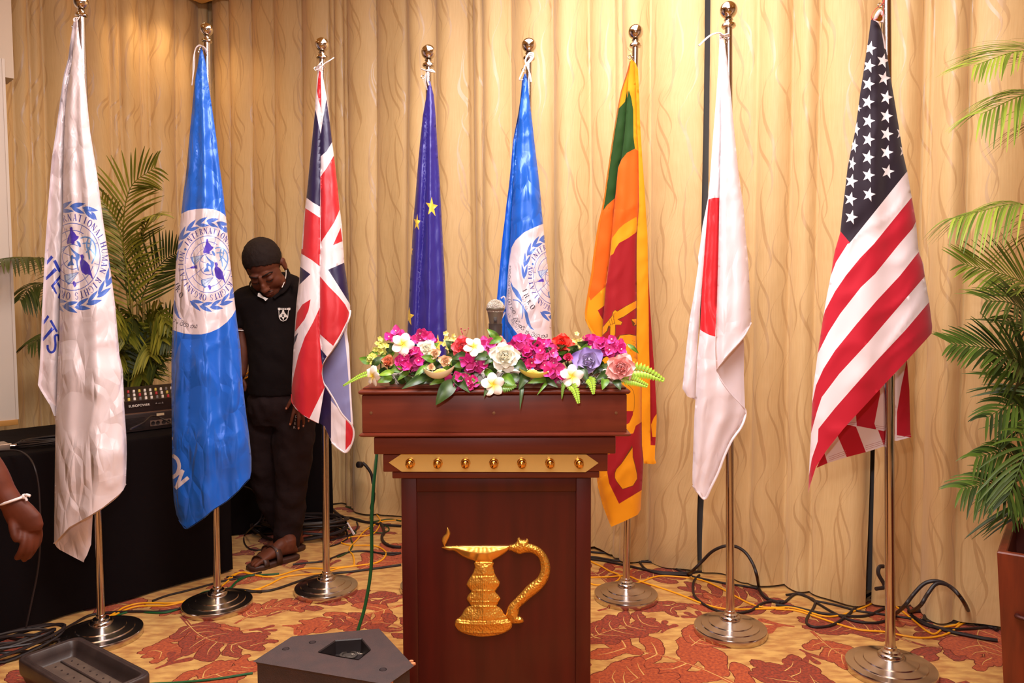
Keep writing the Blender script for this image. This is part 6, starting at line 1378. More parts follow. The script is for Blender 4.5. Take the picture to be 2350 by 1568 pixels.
# ------------------------------------------------------------ potted palms
m_palm = mat('palm_leaflets', S(90, 120, 30), .45, spec=.4, attr='Col')
m_cane = mat('palm_cane', S(150, 128, 50), .6, var=(30, S(110, 90, 40), 3))
def palm_frond(t, pts, lw, n, seed, spread=1.0, droop=.35, c=(c3(70, 96, 22), c3(150, 170, 60)), t0=.12, up=(0, -.3, 1), width=.0078, kind=None):
    """pts: (px, py, Y) rachis; lw leaflet length m"""
    rr = random.Random(seed); mid = spline([p if isinstance(p, Vector) else P(*p) for p in pts], 8); L_ = [0]
    for a, b_ in zip(mid, mid[1:]): L_.append(L_[-1]+(b_-a).length)
    mb = MB(); mb.tube(mid, [.0055*(1-.8*i/(len(mid)-1)) for i in range(len(mid))], 6, col=lerp(c[0], c[1], .6))
    for i in range(n):
        f = t0+(1-t0)*(i+.5)/n; s_ = f*L_[-1]; j = max(1, min(int(np.searchsorted(L_, s_)), len(mid)-1)); d = (mid[j]-mid[j-1]).normalized(); q = mid[j-1]+(mid[j]-mid[j-1])*((s_-L_[j-1])/max(L_[j]-L_[j-1], 1e-6))
        nn = Vector(up).normalized(); sd = d.cross(nn)
        sd = sd.normalized() if sd.length > .05 else Vector((1, 0, 0))
        l = lw*(math.sin(PI*min(1, .22+.72*f)))**.7*rr.uniform(.88, 1.1)
        for sg in (1, -1):
            dr = (sd*sg*spread+d*(.55+.75*f)+nn*.18+Vector((rr.uniform(-.08, .08), rr.uniform(-.08, .08), rr.uniform(-.08, .08)))).normalized(); V = []; m = 7; wv = dr.cross(nn).normalized() if dr.cross(nn).length > .05 else d
            col = lerp(c[0], c[1], rr.random()); Cc = []
            for k_ in range(m+1):
                tt = k_/m; w = width*(math.sin(PI*min(1, tt*.93+.05))**.6)*(1-.35*tt); cpt = q+dr*(l*tt)-Vector((0, 0, droop*l*tt*tt))
                for s2 in (-1, 0, 1): V.append(cpt+wv*(w*s2)+Vector((0, 0, .3*w*abs(s2)))); Cc.append(col)
            mb.add(V, [(k_*3+b2, k_*3+b2+1, (k_+1)*3+b2+1, (k_+1)*3+b2) for k_ in range(m) for b2 in range(2)], 0, Cc)
    mb.build('frond', m_palm, t)
YP_ = 4.50
OL = (c3(84, 92, 20), c3(156, 150, 50)); DK = (c3(40, 54, 20), c3(84, 92, 36)); 
b0 = Vector((P(318, 1000, YP_).x, YP_, 0))
pa = thing('potted_palm', tuple(b0), 'areca palm behind the black table, between the white and blue flags', 'potted plant')
MB().lathe([(.14, 0), (.17, .01), (.20, .38), (.21, .40), (.19, .40), (.18, .34), (0, .33)], b0, n=28).build('pot', mat('clay_pot', S(120, 66, 40), .7), pa)
for i, (x, dx) in enumerate(((302, 0), (316, .02), (330, -.02), (290, .03), (342, .04))):
    top = P(x, 760 if i > 2 else 690, YP_-.03+dx); MB().tube(spline([b0+Vector(((i-2)*.03, dx, .34)), (b0+Vector(((i-2)*.03, 0, .3))+top)/2+Vector((.01, 0, .1)), top], 6), [.016-.0006*q for q in range(13)], 8).build('cane', m_cane, pa)
G = YP_
palm_frond(pa, [(302, 760, G), (288, 640, G), (283, 520, G-.05), (300, 430, G-.12), (358, 383, G-.2)], .36, 34, 1, c=OL, up=(0, -1, .25), t0=.10, droop=.18)
palm_frond(pa, [(300, 700, G), (290, 610, G-.05), (270, 520, G-.12), (232, 455, G-.2)], .24, 22, 14, c=OL, up=(0, -1, .3), t0=.2, droop=.3)
palm_frond(pa, [(303, 700, G), (322, 560, G), (345, 500, G-.08), (372, 495, G-.2)], .20, 18, 2, c=OL, up=(0, -.4, 1), t0=.35)
palm_frond(pa, [(305, 820, G), (318, 715, G), (345, 640, G), (385, 592, G-.05), (425, 575, G-.15)], .26, 24, 3, c=DK, up=(0, -1, -.1), t0=.35, droop=-.05)
palm_frond(pa, [(300, 800, G), (255, 680, G), (160, 610, 4.2), (80, 592, 3.92), (-20, 598, 3.6)], .30, 36, 4, c=DK, up=(0, -.5, 1), t0=.25, droop=.5)
palm_frond(pa, [(300, 840, G), (240, 740, G), (140, 665, 4.2), (80, 655, 4.05), (45, 690, 3.9)], .24, 26, 5, c=DK, up=(0, -.5, 1), t0=.4, droop=.8)
palm_frond(pa, [(300, 870, G), (220, 800, G), (130, 765, 4.15), (65, 790, 3.95)], .22, 24, 6, c=DK, up=(0, -.5, 1), t0=.4, droop=.6)
palm_frond(pa, [(308, 900, G), (340, 820, G), (380, 745, G), (410, 720, G-.05)], .22, 20, 7, c=DK, up=(0, -1, .1), t0=.3, droop=.1)
rr = random.Random(5)
for i in range(15):
    x1, y1 = rr.uniform(245, 405), rr.uniform(705, 850); palm_frond(pa, [(300+rr.uniform(-18, 30), 960, G+rr.uniform(-.1, .1)), ((300+x1)/2, (930+y1)/2-40, G+rr.uniform(-.1, .1)), (x1, y1, G-.1), (x1+(x1-300)*.35, y1+30, G-.2)], rr.uniform(.18, .26), 20, 20+i, c=(OL if i % 3 else DK), up=(rr.uniform(-.3, .3), -1, .3), t0=.3, droop=.45, width=.009)
# the palm in the planter
GR = (c3(70, 96, 24), c3(150, 168, 56)); DG = (c3(30, 48, 16), c3(80, 104, 34)); b0 = Vector((cc.x, cc.y, .4)); q_ = cc.y
pb2 = thing('potted_palm', (cc.x, cc.y, .44), 'tall areca palm growing from the wooden planter at the right edge', 'potted plant')
for i in range(5):
    top = Vector((cc.x+(i-2)*.05, cc.y+(i % 2)*.05-.02, 1.15+.25*(i % 3))); MB().tube(spline([Vector((cc.x+(i-2)*.04, cc.y+.02*(i % 2), .44)), (Vector((cc.x, cc.y, .44))+top)/2+Vector((0, .02, 0)), top], 5), [.017-.0008*q for q in range(11)], 8).build('cane', m_cane, pb2)
C2 = lambda z, dx=0, dy=0: Vector((cc.x+dx, cc.y+dy, z)); A_ = 2.62
FR = [([C2(1.5), C2(2.0, .02), (2440, 130, A_), (2340, 118, 2.55), (2236, 150, 2.5)], .30, 34, GR, (0, -.5, 1), .45, .30),
      ([C2(1.4), C2(1.9, .05), (2450, 260, A_), (2370, 215, 2.55), (2250, 262, 2.5)], .28, 28, GR, (0, -.5, 1), .5, .55),
      ([C2(1.3), C2(1.6, .0), (2420, 520, A_), (2340, 468, 2.6), (2188, 502, 2.55)], .24, 30, GR, (0, -.3, 1), .45, .7),
      ([C2(1.0), C2(1.35, .0), (2400, 690, A_), (2330, 640, 2.6), (2210, 606, 2.55)], .26, 28, GR, (0, -.8, .6), .45, .1),
      ([C2(.95), C2(1.2, .0), (2400, 760, A_), (2330, 700, 2.5), (2262, 690, 2.45)], .26, 24, DG, (0, -.8, .6), .4, .2),
      ([C2(.8), C2(1.05, .0), (2390, 880, A_), (2310, 810, 2.55), (2182, 790, 2.5)], .26, 28, DG, (0, -.8, .6), .4, .15),
      ([C2(.8), C2(1.0), (2380, 900, A_), (2330, 850, 2.55), (2270, 835, 2.5)], .24, 24, DG, (0, -1, .2), .3, .3),
      ([C2(.7), C2(.9), (2400, 980, A_), (2330, 930, 2.5), (2262, 960, 2.45)], .22, 24, DG, (0, -.8, .6), .3, .4),
      ([C2(.6), C2(.85), (2380, 1080, 2.55), (2310, 1040, 2.5), (2240, 1050, 2.45)], .22, 24, DG, (0, -.8, .6), .3, .5),
      ([C2(.6), C2(.75), (2370, 1150, 2.5), (2300, 1112, 2.45), (2206, 1122, 2.4)], .22, 26, DG, (0, -.6, .8), .3, .4),
      ([C2(.9), C2(1.2), (2420, 820, 2.7), (2360, 740, 2.7), (2300, 735, 2.65)], .24, 24, DG, (0, -.8, .6), .3, .5),
      ([C2(.7), C2(1.1, .1), (2460, 900, 2.6), (2400, 870, 2.6), (2330, 1010, 2.5)], .24, 26, DG, (0, -.8, .6), .3, .5),
      ([C2(.6), C2(.9, .1), (2440, 1050, 2.5), (2370, 1020, 2.4), (2310, 1150, 2.35)], .24, 26, DG, (0, -.8, .6), .3, .4)]
for i, (pts, lw, n, c_, up, t0, dr) in enumerate(FR): palm_frond(pb2, pts, lw*(1.15 if i < 4 else 1), int(n*1.25), 60+i, c=c_, up=up, t0=t0, droop=dr, width=.0048 if i < 5 else .0062, spread=.8)

# ------------------------------------------------------------ cables
m_yel = mat('yellow_cable', S(246, 170, 24), .45); m_blc = mat('black_cable', S(34, 22, 22), .5); m_grn = mat('green_cable', S(16, 84, 42), .42); m_dgr = mat('dark_green_cable', S(40, 66, 26), .5)
def cable(pts, m, r, label, cat='cable', name=None, group='cables on the carpet'):
    W_ = []
    for p in pts:
        if len(p) == 4: W_.append(P(p[0], p[1], p[3]))
        else: W_.append(FL(p[0], p[1], r+(p[2] if len(p) > 2 else 0)))
    mb = MB(); mb.tube(spline(W_, 7), r, 8); o = mb.build(name or 'cable', m); return tag(o, label, cat, group)
z6 = lambda pts: [(1320+x/3.35, 1100+y/3.35)+tuple(r_) for x, y, *r_ in pts]; z7 = lambda pts: [(1780+x/3.351, 1100+y/3.351)+tuple(r_) for x, y, *r_ in pts]
z8 = lambda pts: [(740+x/5.6, 1020+y/5.6)+tuple(r_) for x, y, *r_ in pts]; z9 = lambda pts: [(520+x/3.484, 950+y/3.484)+tuple(r_) for x, y, *r_ in pts]; zA = lambda pts: [(x/3.917, 1250+y/3.917)+tuple(r_) for x, y, *r_ in pts]
yr, br_, gr_ = .0042, .0058, .0046
cable(zA([(2350, 285), (2260, 262), (2190, 250), (2130, 265), (2070, 310), (1990, 375), (1900, 425), (1780, 480), (1560, 525), (1400, 525), (1250, 530), (1130, 560), (1060, 600), (950, 665)]), m_yel, yr, 'yellow cable running from the sandal past the blue flag pole to the white flag pole')
cable(zA([(2350, 405), (2200, 412), (2030, 425), (1900, 470), (1700, 505), (1500, 548), (1250, 555), (1100, 600), (1000, 650), (850, 712), (650, 775), (430, 835), (250, 845)]), m_yel, yr, 'lower yellow cable passing in front of the blue flag pole base')
cable(z9([(0, 1330), (60, 1285), (130, 1268), (200, 1285), (330, 1305), (430, 1290), (560, 1250), (660, 1235), (780, 1238), (860, 1230), (1000, 1218), (1020, 1190), (1010, 1130), (980, 1080), (1050, 1000), (1090, 950), (1160, 900), (1250, 860), (1395, 848)]), m_yel, yr, 'yellow cable sweeping past the sandal and looping up behind the crossed flag pole')
cable(z9([(0, 1422), (200, 1412), (330, 1370), (450, 1310), (560, 1290), (700, 1280), (780, 1272), (900, 1235), (1080, 1210), (1200, 1190), (1262, 1150), (1268, 1100), (1180, 1055), (1000, 1052), (940, 1040), (920, 1025), (1000, 985), (1150, 968), (1210, 920), (1228, 850), (1200, 805), (1215, 790), (1395, 808)]), m_yel, yr, 'yellow cable in front of the crossed flag pole, looping to the lectern')
cable(z6([(0, 570), (60, 600), (130, 637), (200, 670), (260, 705), (340, 740), (330, 775), (270, 805), (180, 815), (110, 800), (60, 760), (130, 755), (260, 752), (400, 745), (520, 792), (700, 850), (850, 905), (960, 950), (1080, 985), (1200, 1000), (1450, 997), (1608, 990)]), m_yel, yr, 'yellow cable crossing behind the lion flag pole towards the red disc flag pole')
cable(z6([(440, 805), (520, 785), (600, 755), (690, 745), (900, 762), (1000, 785), (1100, 830), (1160, 860), (1240, 905), (1350, 960), (1450, 985), (1608, 990)]), m_yel, yr, 'yellow cable passing behind the red disc flag pole')
cable(z7([(0, 990), (100, 985), (200, 1005), (350, 1050), (450, 1055), (560, 1030), (680, 985), (770, 945), (850, 948), (940, 990), (1060, 1085), (1150, 1160), (1225, 1190), (1300, 1140), (1400, 1115), (1480, 1040), (1600, 985), (1700, 966)]), m_yel, yr, 'yellow cable weaving behind the rightmost flag pole to the planter')
cable(z7([(0, 1000), (150, 1010), (300, 1055), (480, 1115), (650, 1160), (850, 1175), (960, 1200), (1100, 1220), (1240, 1212), (1350, 1175), (1420, 1120), (1500, 1095), (1700, 1092)]), m_yel, yr, 'yellow cable passing just in front of the rightmost flag pole')
cable(zA([(2350, 270), (2230, 285), (2130, 335), (2070, 390), (1950, 410), (1830, 430), (1750, 480), (1650, 560), (1500, 610), (1350, 612), (1200, 600), (1090, 625), (1000, 670), (940, 700), (800, 755), (650, 820), (560, 855)]), m_grn, .0045, 'green cable along the foot of the long black table')
cable(zA([(2350, 250), (2200, 290), (2000, 330), (1850, 370), (1700, 410), (1500, 460), (1370, 508)]), m_blc, .005, 'black cable at the right foot of the long black table')
cable(zA([(2350, 428), (2150, 405), (2000, 405), (1850, 440), (1750, 490), (1650, 560), (1550, 590), (1400, 605), (1200, 602), (950, 615), (800, 640), (650, 720), (500, 800), (350, 850), (150, 850), (0, 812)]), m_blc, .006, 'thick black cable curving along the long black table to the left edge')
cable(zA([(850, 730), (700, 790), (550, 850), (400, 900), (300, 940), (150, 1010), (0, 1060)]), m_blc, .0055, 'black cable under the tray corner at the far left')
cable(z9([(0, 1305), (120, 1300), (180, 1290), (260, 1288)]), m_blc, .005, 'short black cable at the sandal toe')
cable(z9([(0, 1418), (200, 1422), (330, 1415), (430, 1390), (560, 1345), (700, 1300), (860, 1275), (1000, 1262), (1200, 1235), (1395, 1208)]), m_blc, .006, 'thick black cable passing behind the crossed flag pole base')
cable(z9([(30, 1400), (60, 1360), (120, 1312), (190, 1292), (340, 1285), (420, 1278)]), m_grn, .0045, 'green cable under the sandal sole')
cable(z9([(530, 1205), (640, 1192), (760, 1180), (850, 1150), (960, 1110), (1100, 1098), (1230, 1112), (1395, 1112)]), m_blc, .0048, 'black cable from the sandal heel to the lectern')
cable(z8([(0, 1480), (100, 1470), (230, 1415), (350, 1385), (470, 1370), (640, 1380), (780, 1410), (900, 1420), (1010, 1400)]), m_blc, .0045, 'thin black cable right of the crossed flag pole')
cable(z8([(745, 1010), (780, 1070), (790, 1140), (765, 1180), (775, 1240), (830, 1290), (910, 1315), (1010, 1322)]), m_blc, .0085, 'thick black cable bending round beside the lectern')
cable(z8([(100, 800), (180, 880), (260, 930), (380, 950), (500, 990), (640, 1010), (800, 1035), (1010, 1050)]), m_blc, .008, 'black cable lying below the curtain hem left of the lectern')
cable(z8([(100, 960), (200, 940), (320, 940), (450, 960), (600, 1000), (760, 975), (880, 965), (1010, 985)]), m_dgr, .0045, 'dark green cable below the curtain hem left of the lectern')
cable(z8([(150, 1060), (250, 1060), (380, 1100), (430, 1140), (370, 1170), (370, 1230), (390, 1290), (350, 1370), (250, 1430), (190, 1450)]), m_dgr, .004, 'dark green cable curling right of the crossed flag pole')
cable(z8([(600, 1060), (640, 1120), (760, 1140), (850, 1110), (840, 1060), (760, 1040)]), m_dgr, .004, 'dark green cable loop beside the hanging green cable')
cable(z8([(100, 1020), (200, 1015), (280, 1050), (300, 1100), (230, 1150), (100, 1170)]), m_blc, .005, 'black cable loop against the crossed flag pole')
cable(z8([(440, 1000), (455, 1050), (420, 1110), (350, 1165), (250, 1195), (100, 1235)]), m_blc, .005, 'black cable curling left below the curtain')
cable(z8([(100, 1310), (200, 1280), (310, 1220), (330, 1190)]), m_blc, .0045, 'short thin black cable right of the crossed flag pole')
cable(z8([(300, 800), (380, 830), (450, 865), (600, 880), (690, 860), (710, 810), (660, 770)]), m_dgr, .0045, 'dark green cable at the curtain hem under the hanging plug')
cable([(866, 1020, None, 2.5), (863, 1060, None, 2.42), (857, 1120, None, 2.36), (853, 1200, None, 2.33), (852, 1300, None, 2.32), (838, 1390, None, 2.31), (821, 1450, None, 2.30), (805, 1520, None, 2.30), (790, 1620, None, 2.32), (770, 1700, None, 2.36)], m_grn, .0052, 'bright green cable hanging from the lectern behind the loudspeaker')
cable([(580, 1545), (500, 1558), (420, 1566), (330, 1572), (250, 1590)], m_grn, .0045, 'green cable on the carpet between the tray and the loudspeaker')
cable(z6([(0, 555), (120, 560), (300, 575), (420, 590), (480, 620), (540, 690), (650, 725), (850, 735), (900, 735)]), m_blc, .006, 'black cable along the curtain hem right of the lectern')
cable(z6([(0, 590), (150, 600), (300, 625), (420, 630), (600, 640), (750, 680), (830, 718)]), m_blc, .006, 'second black cable along the hem by the lion flag pole')
cable(z6([(0, 600), (200, 625), (400, 665), (560, 700), (700, 718), (850, 720), (1000, 710), (1150, 718), (1300, 750), (1400, 775)]), m_blc, .0062, 'black cable running behind the lion and red disc flag poles')
cable([(1578, 1318), (1592, 1308, None, 3.62), (1612, 1288, None, 3.60), (1632, 1268, None, 3.58), (1652, 1257, None, 3.56), (1670, 1253, None, 3.55), (1692, 1256, None, 3.54), (1712, 1270, None, 3.52), (1728, 1295, None, 3.48), (1737, 1322, None, 3.44), (1741, 1345), (1742, 1352), (1757, 1372), (1790, 1385)], m_blc, .0075, 'black cable arching up behind the red disc flag pole')
cable(z6([(955, 738), (915, 780), (905, 840), (920, 900), (980, 955), (1060, 1000), (1150, 1022), (1260, 1028), (1350, 1010), (1430, 960), (1500, 940), (1608, 940)]), m_blc, .0058, 'black cable looping on the carpet around the red disc flag pole')
cable(z6([(900, 748), (1000, 770), (1150, 800), (1300, 822), (1400, 840)]), m_blc, .0052, 'thin black cable behind the red disc flag pole base')
cable(z7([(0, 940), (60, 950), (150, 885), (230, 900), (300, 935), (290, 990), (240, 1070), (250, 1120), (330, 1138), (450, 1115), (560, 1040), (620, 980), (700, 900), (780, 862), (850, 870), (930, 910), (1010, 980), (1060, 1060), (1150, 1120), (1300, 1150), (1500, 1150), (1700, 1130)]), m_blc, .0058, 'black cable making a loop left of the rightmost flag pole')
cable(z7([(0, 965), (150, 985), (350, 1030), (600, 1055), (720, 1045), (800, 1010), (880, 975)]), m_blc, .0058, 'black cable under the curtain left of the rightmost flag pole')
cable(z7([(80, 890), (200, 885), (330, 960), (460, 1035), (600, 1090), (760, 1105), (860, 1085)]), m_blc, .0058, 'black cable sagging behind the rightmost flag pole')
cable(z7([(300, 935), (450, 965), (620, 1010), (750, 1030), (900, 1050), (1100, 1080), (1300, 1100), (1700, 1100)]), m_blc, .005, 'thin black cable running right to the planter')
cable([(2010, 1352, None, 3.0), (2030, 1346, None, 3.02), (2016, 1318, None, 3.03), (2018, 1302, None, 3.04), (2028, 1300, None, 3.05)], m_blc, .008, 'short black cable end curling up beside the rightmost flag pole')
cable([(2052, 1412), (2075, 1392, None, 2.98), (2095, 1366, None, 2.98), (2118, 1342, None, 2.98), (2140, 1334, None, 2.97), (2165, 1338, None, 2.96), (2190, 1355, None, 2.95), (2212, 1382, None, 2.93), (2226, 1410), (2240, 1432)], m_blc, .0075, 'black cable arching over the carpet left of the planter')
cable([(2090, 1405), (2112, 1390, None, 2.95), (2130, 1362, None, 2.95), (2150, 1340, None, 2.96), (2180, 1346, None, 2.95), (2205, 1372, None, 2.93), (2222, 1402)], m_blc, .0075, 'second black cable arching beside the planter')
cable(z7([(1020, 1020), (1150, 1010), (1300, 1015), (1480, 1045), (1600, 1100), (1705, 1160)]), m_blc, .008, 'thick black cable lying on the carpet left of the planter')
cable(z7([(1140, 1090), (1160, 1040), (1250, 1030), (1400, 1055), (1510, 1095), (1700, 1150)]), m_blc, .008, 'thick black cable looping against the planter foot')
cable(z7([(1040, 1050), (1150, 1110), (1300, 1160), (1450, 1195), (1600, 1225), (1705, 1240)]), m_blc, .008, 'nearest thick black cable running to the planter')
cable(z9([(145, 580), (200, 610), (260, 680), (288, 760), (270, 850), (200, 910), (140, 960), (135, 1020), (170, 1070), (230, 1090), (300, 1085), (400, 1060)])[:0]+[(561, 1117, None, 4.2), (578, 1125, None, 4.2), (595, 1146, None, 4.2), (603, 1170, None, 4.2), (596, 1195, None, 4.2), (577, 1212, None, 4.2), (562, 1228), (560, 1244), (570, 1258), (590, 1263), (615, 1258), (640, 1248)], m_blc, .0045, 'thin grey cable drooping from the rear table beside the man')
cable([(-10, 1036, None, 3.14), (30, 1034, None, 3.12), (50, 1038, None, 3.10), (68, 1052, None, 3.06), (80, 1075, None, 3.03), (88, 1110, None, 3.03), (91, 1150, None, 3.03), (92, 1200, None, 3.03), (88, 1300, None, 3.05), (60, 1440, None, 3.02)], m_blc, .0038, 'thin black lead hanging over the front of the long black table', group='cables on the black tables')
def coil(c, n, rx, ry, ang, m, r, label, seed, h=.05, cat='cable coil', grp=None):
    rr = random.Random(seed); t = thing('cable_coil', tuple(c), label, cat, grp); mb = MB(); pts = []
    for i in range(n*14+1):
        a = i*2*PI/14; f = i/(n*14); q = 1+.16*math.sin(f*9+seed)+rr.uniform(-.02, .02); x, y = rx*q*math.cos(a), ry*q*math.sin(a)
        pts.append(Vector(c)+Vector((x*math.cos(ang)-y*math.sin(ang), x*math.sin(ang)+y*math.cos(ang), r+h*abs(math.sin(f*17+a*.13)))))
    mb.tube(spline(pts, 2), r, 6); mb.build('loops', m, t); MB().tube([Vector(c)+Vector((rx*.9, 0, .01)), Vector(c)+Vector((rx*1.15, .0, h*.8)), Vector(c)+Vector((rx*1.3, .01, .01))], r*1.4, 6).build('tie', m_cord if seed == 1 else m_blc, t)
coil(FL(700, 1232), 16, .22, .11, .05, m_blc, .006, 'heap of coiled black cable on the carpet behind the man', 1, .10)
coil(FL(612, 1225), 5, .08, .05, .5, m_blc, .005, 'small coil of black cable left of the man behind his ankle', 2, .06)
coil(FL(124, 1018, .752), 6, .14, .07, .75, m_blc, .0045, 'coil of black cable on the long table beside the white flag', 3, .02)
coil(FL(30, 1502), 6, .16, .07, .7, m_blc, .006, 'coil of black cable on the carpet at the bottom left behind the tray', 4, .06)
MB_ = MB(); MB_.tube(spline([FL(300, 985, .90), FL(330, 970, .87), FL(350, 955, .86), FL(380, 965, .83), FL(410, 985, .80)], 5), .0038, 7)
tag(MB_.build('cable', m_blc), 'black lead draped across the amplifier and mixer', 'cable', 'cables on the black tables')
for i, (pts) in enumerate(([(548, 829, 4.45), (560, 811, 4.38), (570, 812, 4.37), (574, 816, 4.38), (575, 840, 4.40), (570, 855, 4.37), (555, 863, 4.38), (545, 868, 4.44)], [(550, 816, 4.43), (562, 820, 4.38), (572, 824, 4.38)], [(546, 872, 4.43), (556, 871, 4.37), (566, 867, 4.36), (573, 863, 4.37)])):
    mb = MB(); mb.tube(spline([P(x, y, Y) for x, y, Y in pts], 6), .0045, 8); tag(mb.build('cable', m_yel), ['yellow cable looped over the grey box and plastic bag beside the man', 'yellow cable strand across the top of the plastic bag', 'lower yellow cable strand in front of the dark box'][i], 'cable', 'cables on the black tables')
# adapter hanging at the curtain
YA = 4.62; ad = thing('power_adapter', tuple(P(857, 1170, YA)), 'black plug and adapter standing up its lead against the curtain, left of the lectern', 'adapter')
mb = MB(); mb.lathe([(.016, 0), (.020, .006), (.020, .03), (.014, .034)], P(830, 1067, YA), (-.5, -.8, .2), n=18); mb.build('plug', m_blk, ad)
MB().tube(spline([P(832, 1062, YA), P(842, 1072, YA), P(852, 1088, YA), P(856, 1110, YA)], 5), .009, 10).build('connector', m_blk, ad)
MB().tube(spline([P(856, 1105, YA), P(857, 1140, YA), P(852, 1172, YA), FL(850, 1190, .01)], 5), [.006]*4+[.012]*6+[.006]*6, 10).build('lead', m_blk, ad)
# ------------------------------------------------------------ people
def skinmat(name, a, b): return mat(name, a, .58, spec=.3, var=(14, b, 3), bump=[('noise', 180, .12, .001)], sss=.15)
m_skin = skinmat('dark_brown_skin', S(104, 54, 34), S(88, 44, 28)); m_skin2 = skinmat('deep_brown_skin', S(100, 46, 27), S(84, 38, 22))
m_hair = mat('black_hair', S(30, 18, 14), .8, spec=.2, bump=[('noise', 260, .6, .003), ('noise', 60, .3, .004)])
m_polo = mat('black_polo_knit', S(20, 12, 12), .9, spec=.15, bump=[('noise', 9, .5, .02), ('weave', 500, .2, .0006)])
m_trs = mat('charcoal_trousers', S(38, 26, 26), .9, spec=.15, bump=[('noise', 7, .6, .03), ('weave', 600, .15, .0006)])
m_wtrim = mat('white_trim', S(232, 222, 214), .8)
m_sand = mat('brown_sandal_leather', S(62, 34, 26), .5, bump=[('noise', 90, .3, .002)])
m_nail = mat('fingernails', S(176, 108, 80), .35)
def ring(mb, rings, n=24, cap=True):
    """rings of (centre, rx vec, ry vec): closed loft"""
    V = []; Fc = []
    for c, u, v in rings:
        for k in range(n):
            a = 2*PI*k/n; V.append(Vector(c)+u*math.cos(a)+v*math.sin(a))
    for i in range(len(rings)-1):
        for k in range(n): Fc.append((i*n+k, i*n+(k+1) % n, (i+1)*n+(k+1) % n, (i+1)*n+k))
    if cap: Fc.append(tuple(range(n))[::-1]); Fc.append(tuple((len(rings)-1)*n+k for k in range(n)))
    mb.add(V, Fc)
def limb(mb, pts, rad, n=16, sub=5):
    pts = spline(pts, sub); m = len(pts)-1; r = [float(np.interp(i/m, np.linspace(0, 1, len(rad)), rad)) for i in range(m+1)]
    r[0] *= .75; r[-1] *= .7; mb.tube(pts, r, n)
def finish(o, vox, sm=5, fac=.5, disp=0):
    r = o.modifiers.new('remesh', 'REMESH'); r.mode = 'VOXEL'; r.voxel_size = vox; r.use_smooth_shade = True
    s_ = o.modifiers.new('smooth', 'SMOOTH'); s_.factor = fac; s_.iterations = sm
    if disp:
        tx = bpy.data.textures.get('cloth_wrinkles') or bpy.data.textures.new('cloth_wrinkles', 'CLOUDS'); tx.noise_scale = .09; tx.noise_depth = 1
        d = o.modifiers.new('wrinkles', 'DISPLACE'); d.texture = tx; d.strength = disp; d.mid_level = .5; d.texture_coords = 'LOCAL'
    return o
def fingers(mb, specs):
    for pts, r0, r1 in specs:
        pts = spline(pts, 4); n = len(pts)-1
        mb.tube(pts, [r0+(r1-r0)*i/n for i in range(n+1)], 12); mb.ball(pts[-1], r1*1.02, 12); mb.ball(pts[0], r0*1.1, 12)
YM = 4.05; kM = YM/F
def tor(mb, rows, n=36):
    R3 = [(P(x, y, Yc), Vector((hw*Yc/F, 0, 0)), Vector((0, hd, 0))) for x, y, hw, hd, Yc in rows]
    ring(mb, R3, n)
man = thing('person', tuple(FL(655, 1283)), 'man in black polo shirt with head bowed, standing between two flags', 'person')
HC = P(610, 617, 3.97); HS = 1.2
HR = Matrix.Rotation(math.radians(-4), 3, 'Z') @ Matrix.Rotation(math.radians(-11), 3, 'Y') @ Matrix.Rotation(math.radians(40), 3, 'X')
def hd(x, y, z): return HC + HR @ (Vector((x, y, z))*HS)
body = MB()
def hb(x, y, z, rx, ry, rz): body.ball(hd(x, y, z), (rx*HS, ry*HS, rz*HS), 28, M=HR)
hb(0, .015, .045, .077, .095, .082); hb(0, -.030, -.015, .066, .062, .080); hb(0, -.048, -.078, .044, .040, .034); hb(0, -.02, -.06, .058, .05, .04)
for s_ in (-1, 1):
    hb(s_*.036, -.052, -.030, .030, .030, .034); hb(s_*.026, -.080, .026, .023, .012, .009); hb(s_*.031, -.080, .002, .018, .013, .011)
    hb(s_*.0125, -.102, -.036, .0095, .010, .0085); hb(s_*.079, .012, -.004, .009, .021, .032); hb(s_*.084, .016, .012, .006, .014, .014); hb(s_*.045, -.03, -.055, .025, .035, .03)
hb(0, -.094, .004, .010, .012, .030); hb(0, -.104, -.020, .012, .013, .018); hb(0, -.110, -.033, .0155, .014, .0125)
hb(0, -.088, -.062, .025, .013, .0075); hb(0, -.087, -.075, .021, .013, .009); hb(0, -.080, -.096, .022, .018, .016)
# neck, trunk, limbs
limb(body, [hd(0, .02, -.02), P(619, 668, 4.05), P(625, 700, 4.07)], [.062, .060, .075])
tor(body, [(624, 672, 40, .07, 4.07), (628, 690, 70, .09, 4.07), (634, 740, 66, .115, 4.06), (638, 810, 62, .125, 4.05), (640, 870, 62, .125, 4.05), (640, 930, 60, .12, 4.05), (645, 965, 55, .11, 4.06)])
SHL, SHR = P(561, 690, 4.07), P(706, 680, 4.05)
limb(body, [P(585, 682, 4.07), SHL, P(553, 760, 4.06), P(556, 800, 4.04), P(556, 838, 4.02), P(551, 866, 4.0)], [.055, .054, .046, .040, .030, .025])
limb(body, [P(680, 675, 4.06), SHR, P(722, 760, 4.06), P(724, 825, 4.04), P(712, 868, 3.99), P(697, 902, 3.95)], [.055, .054, .044, .040, .032, .026])
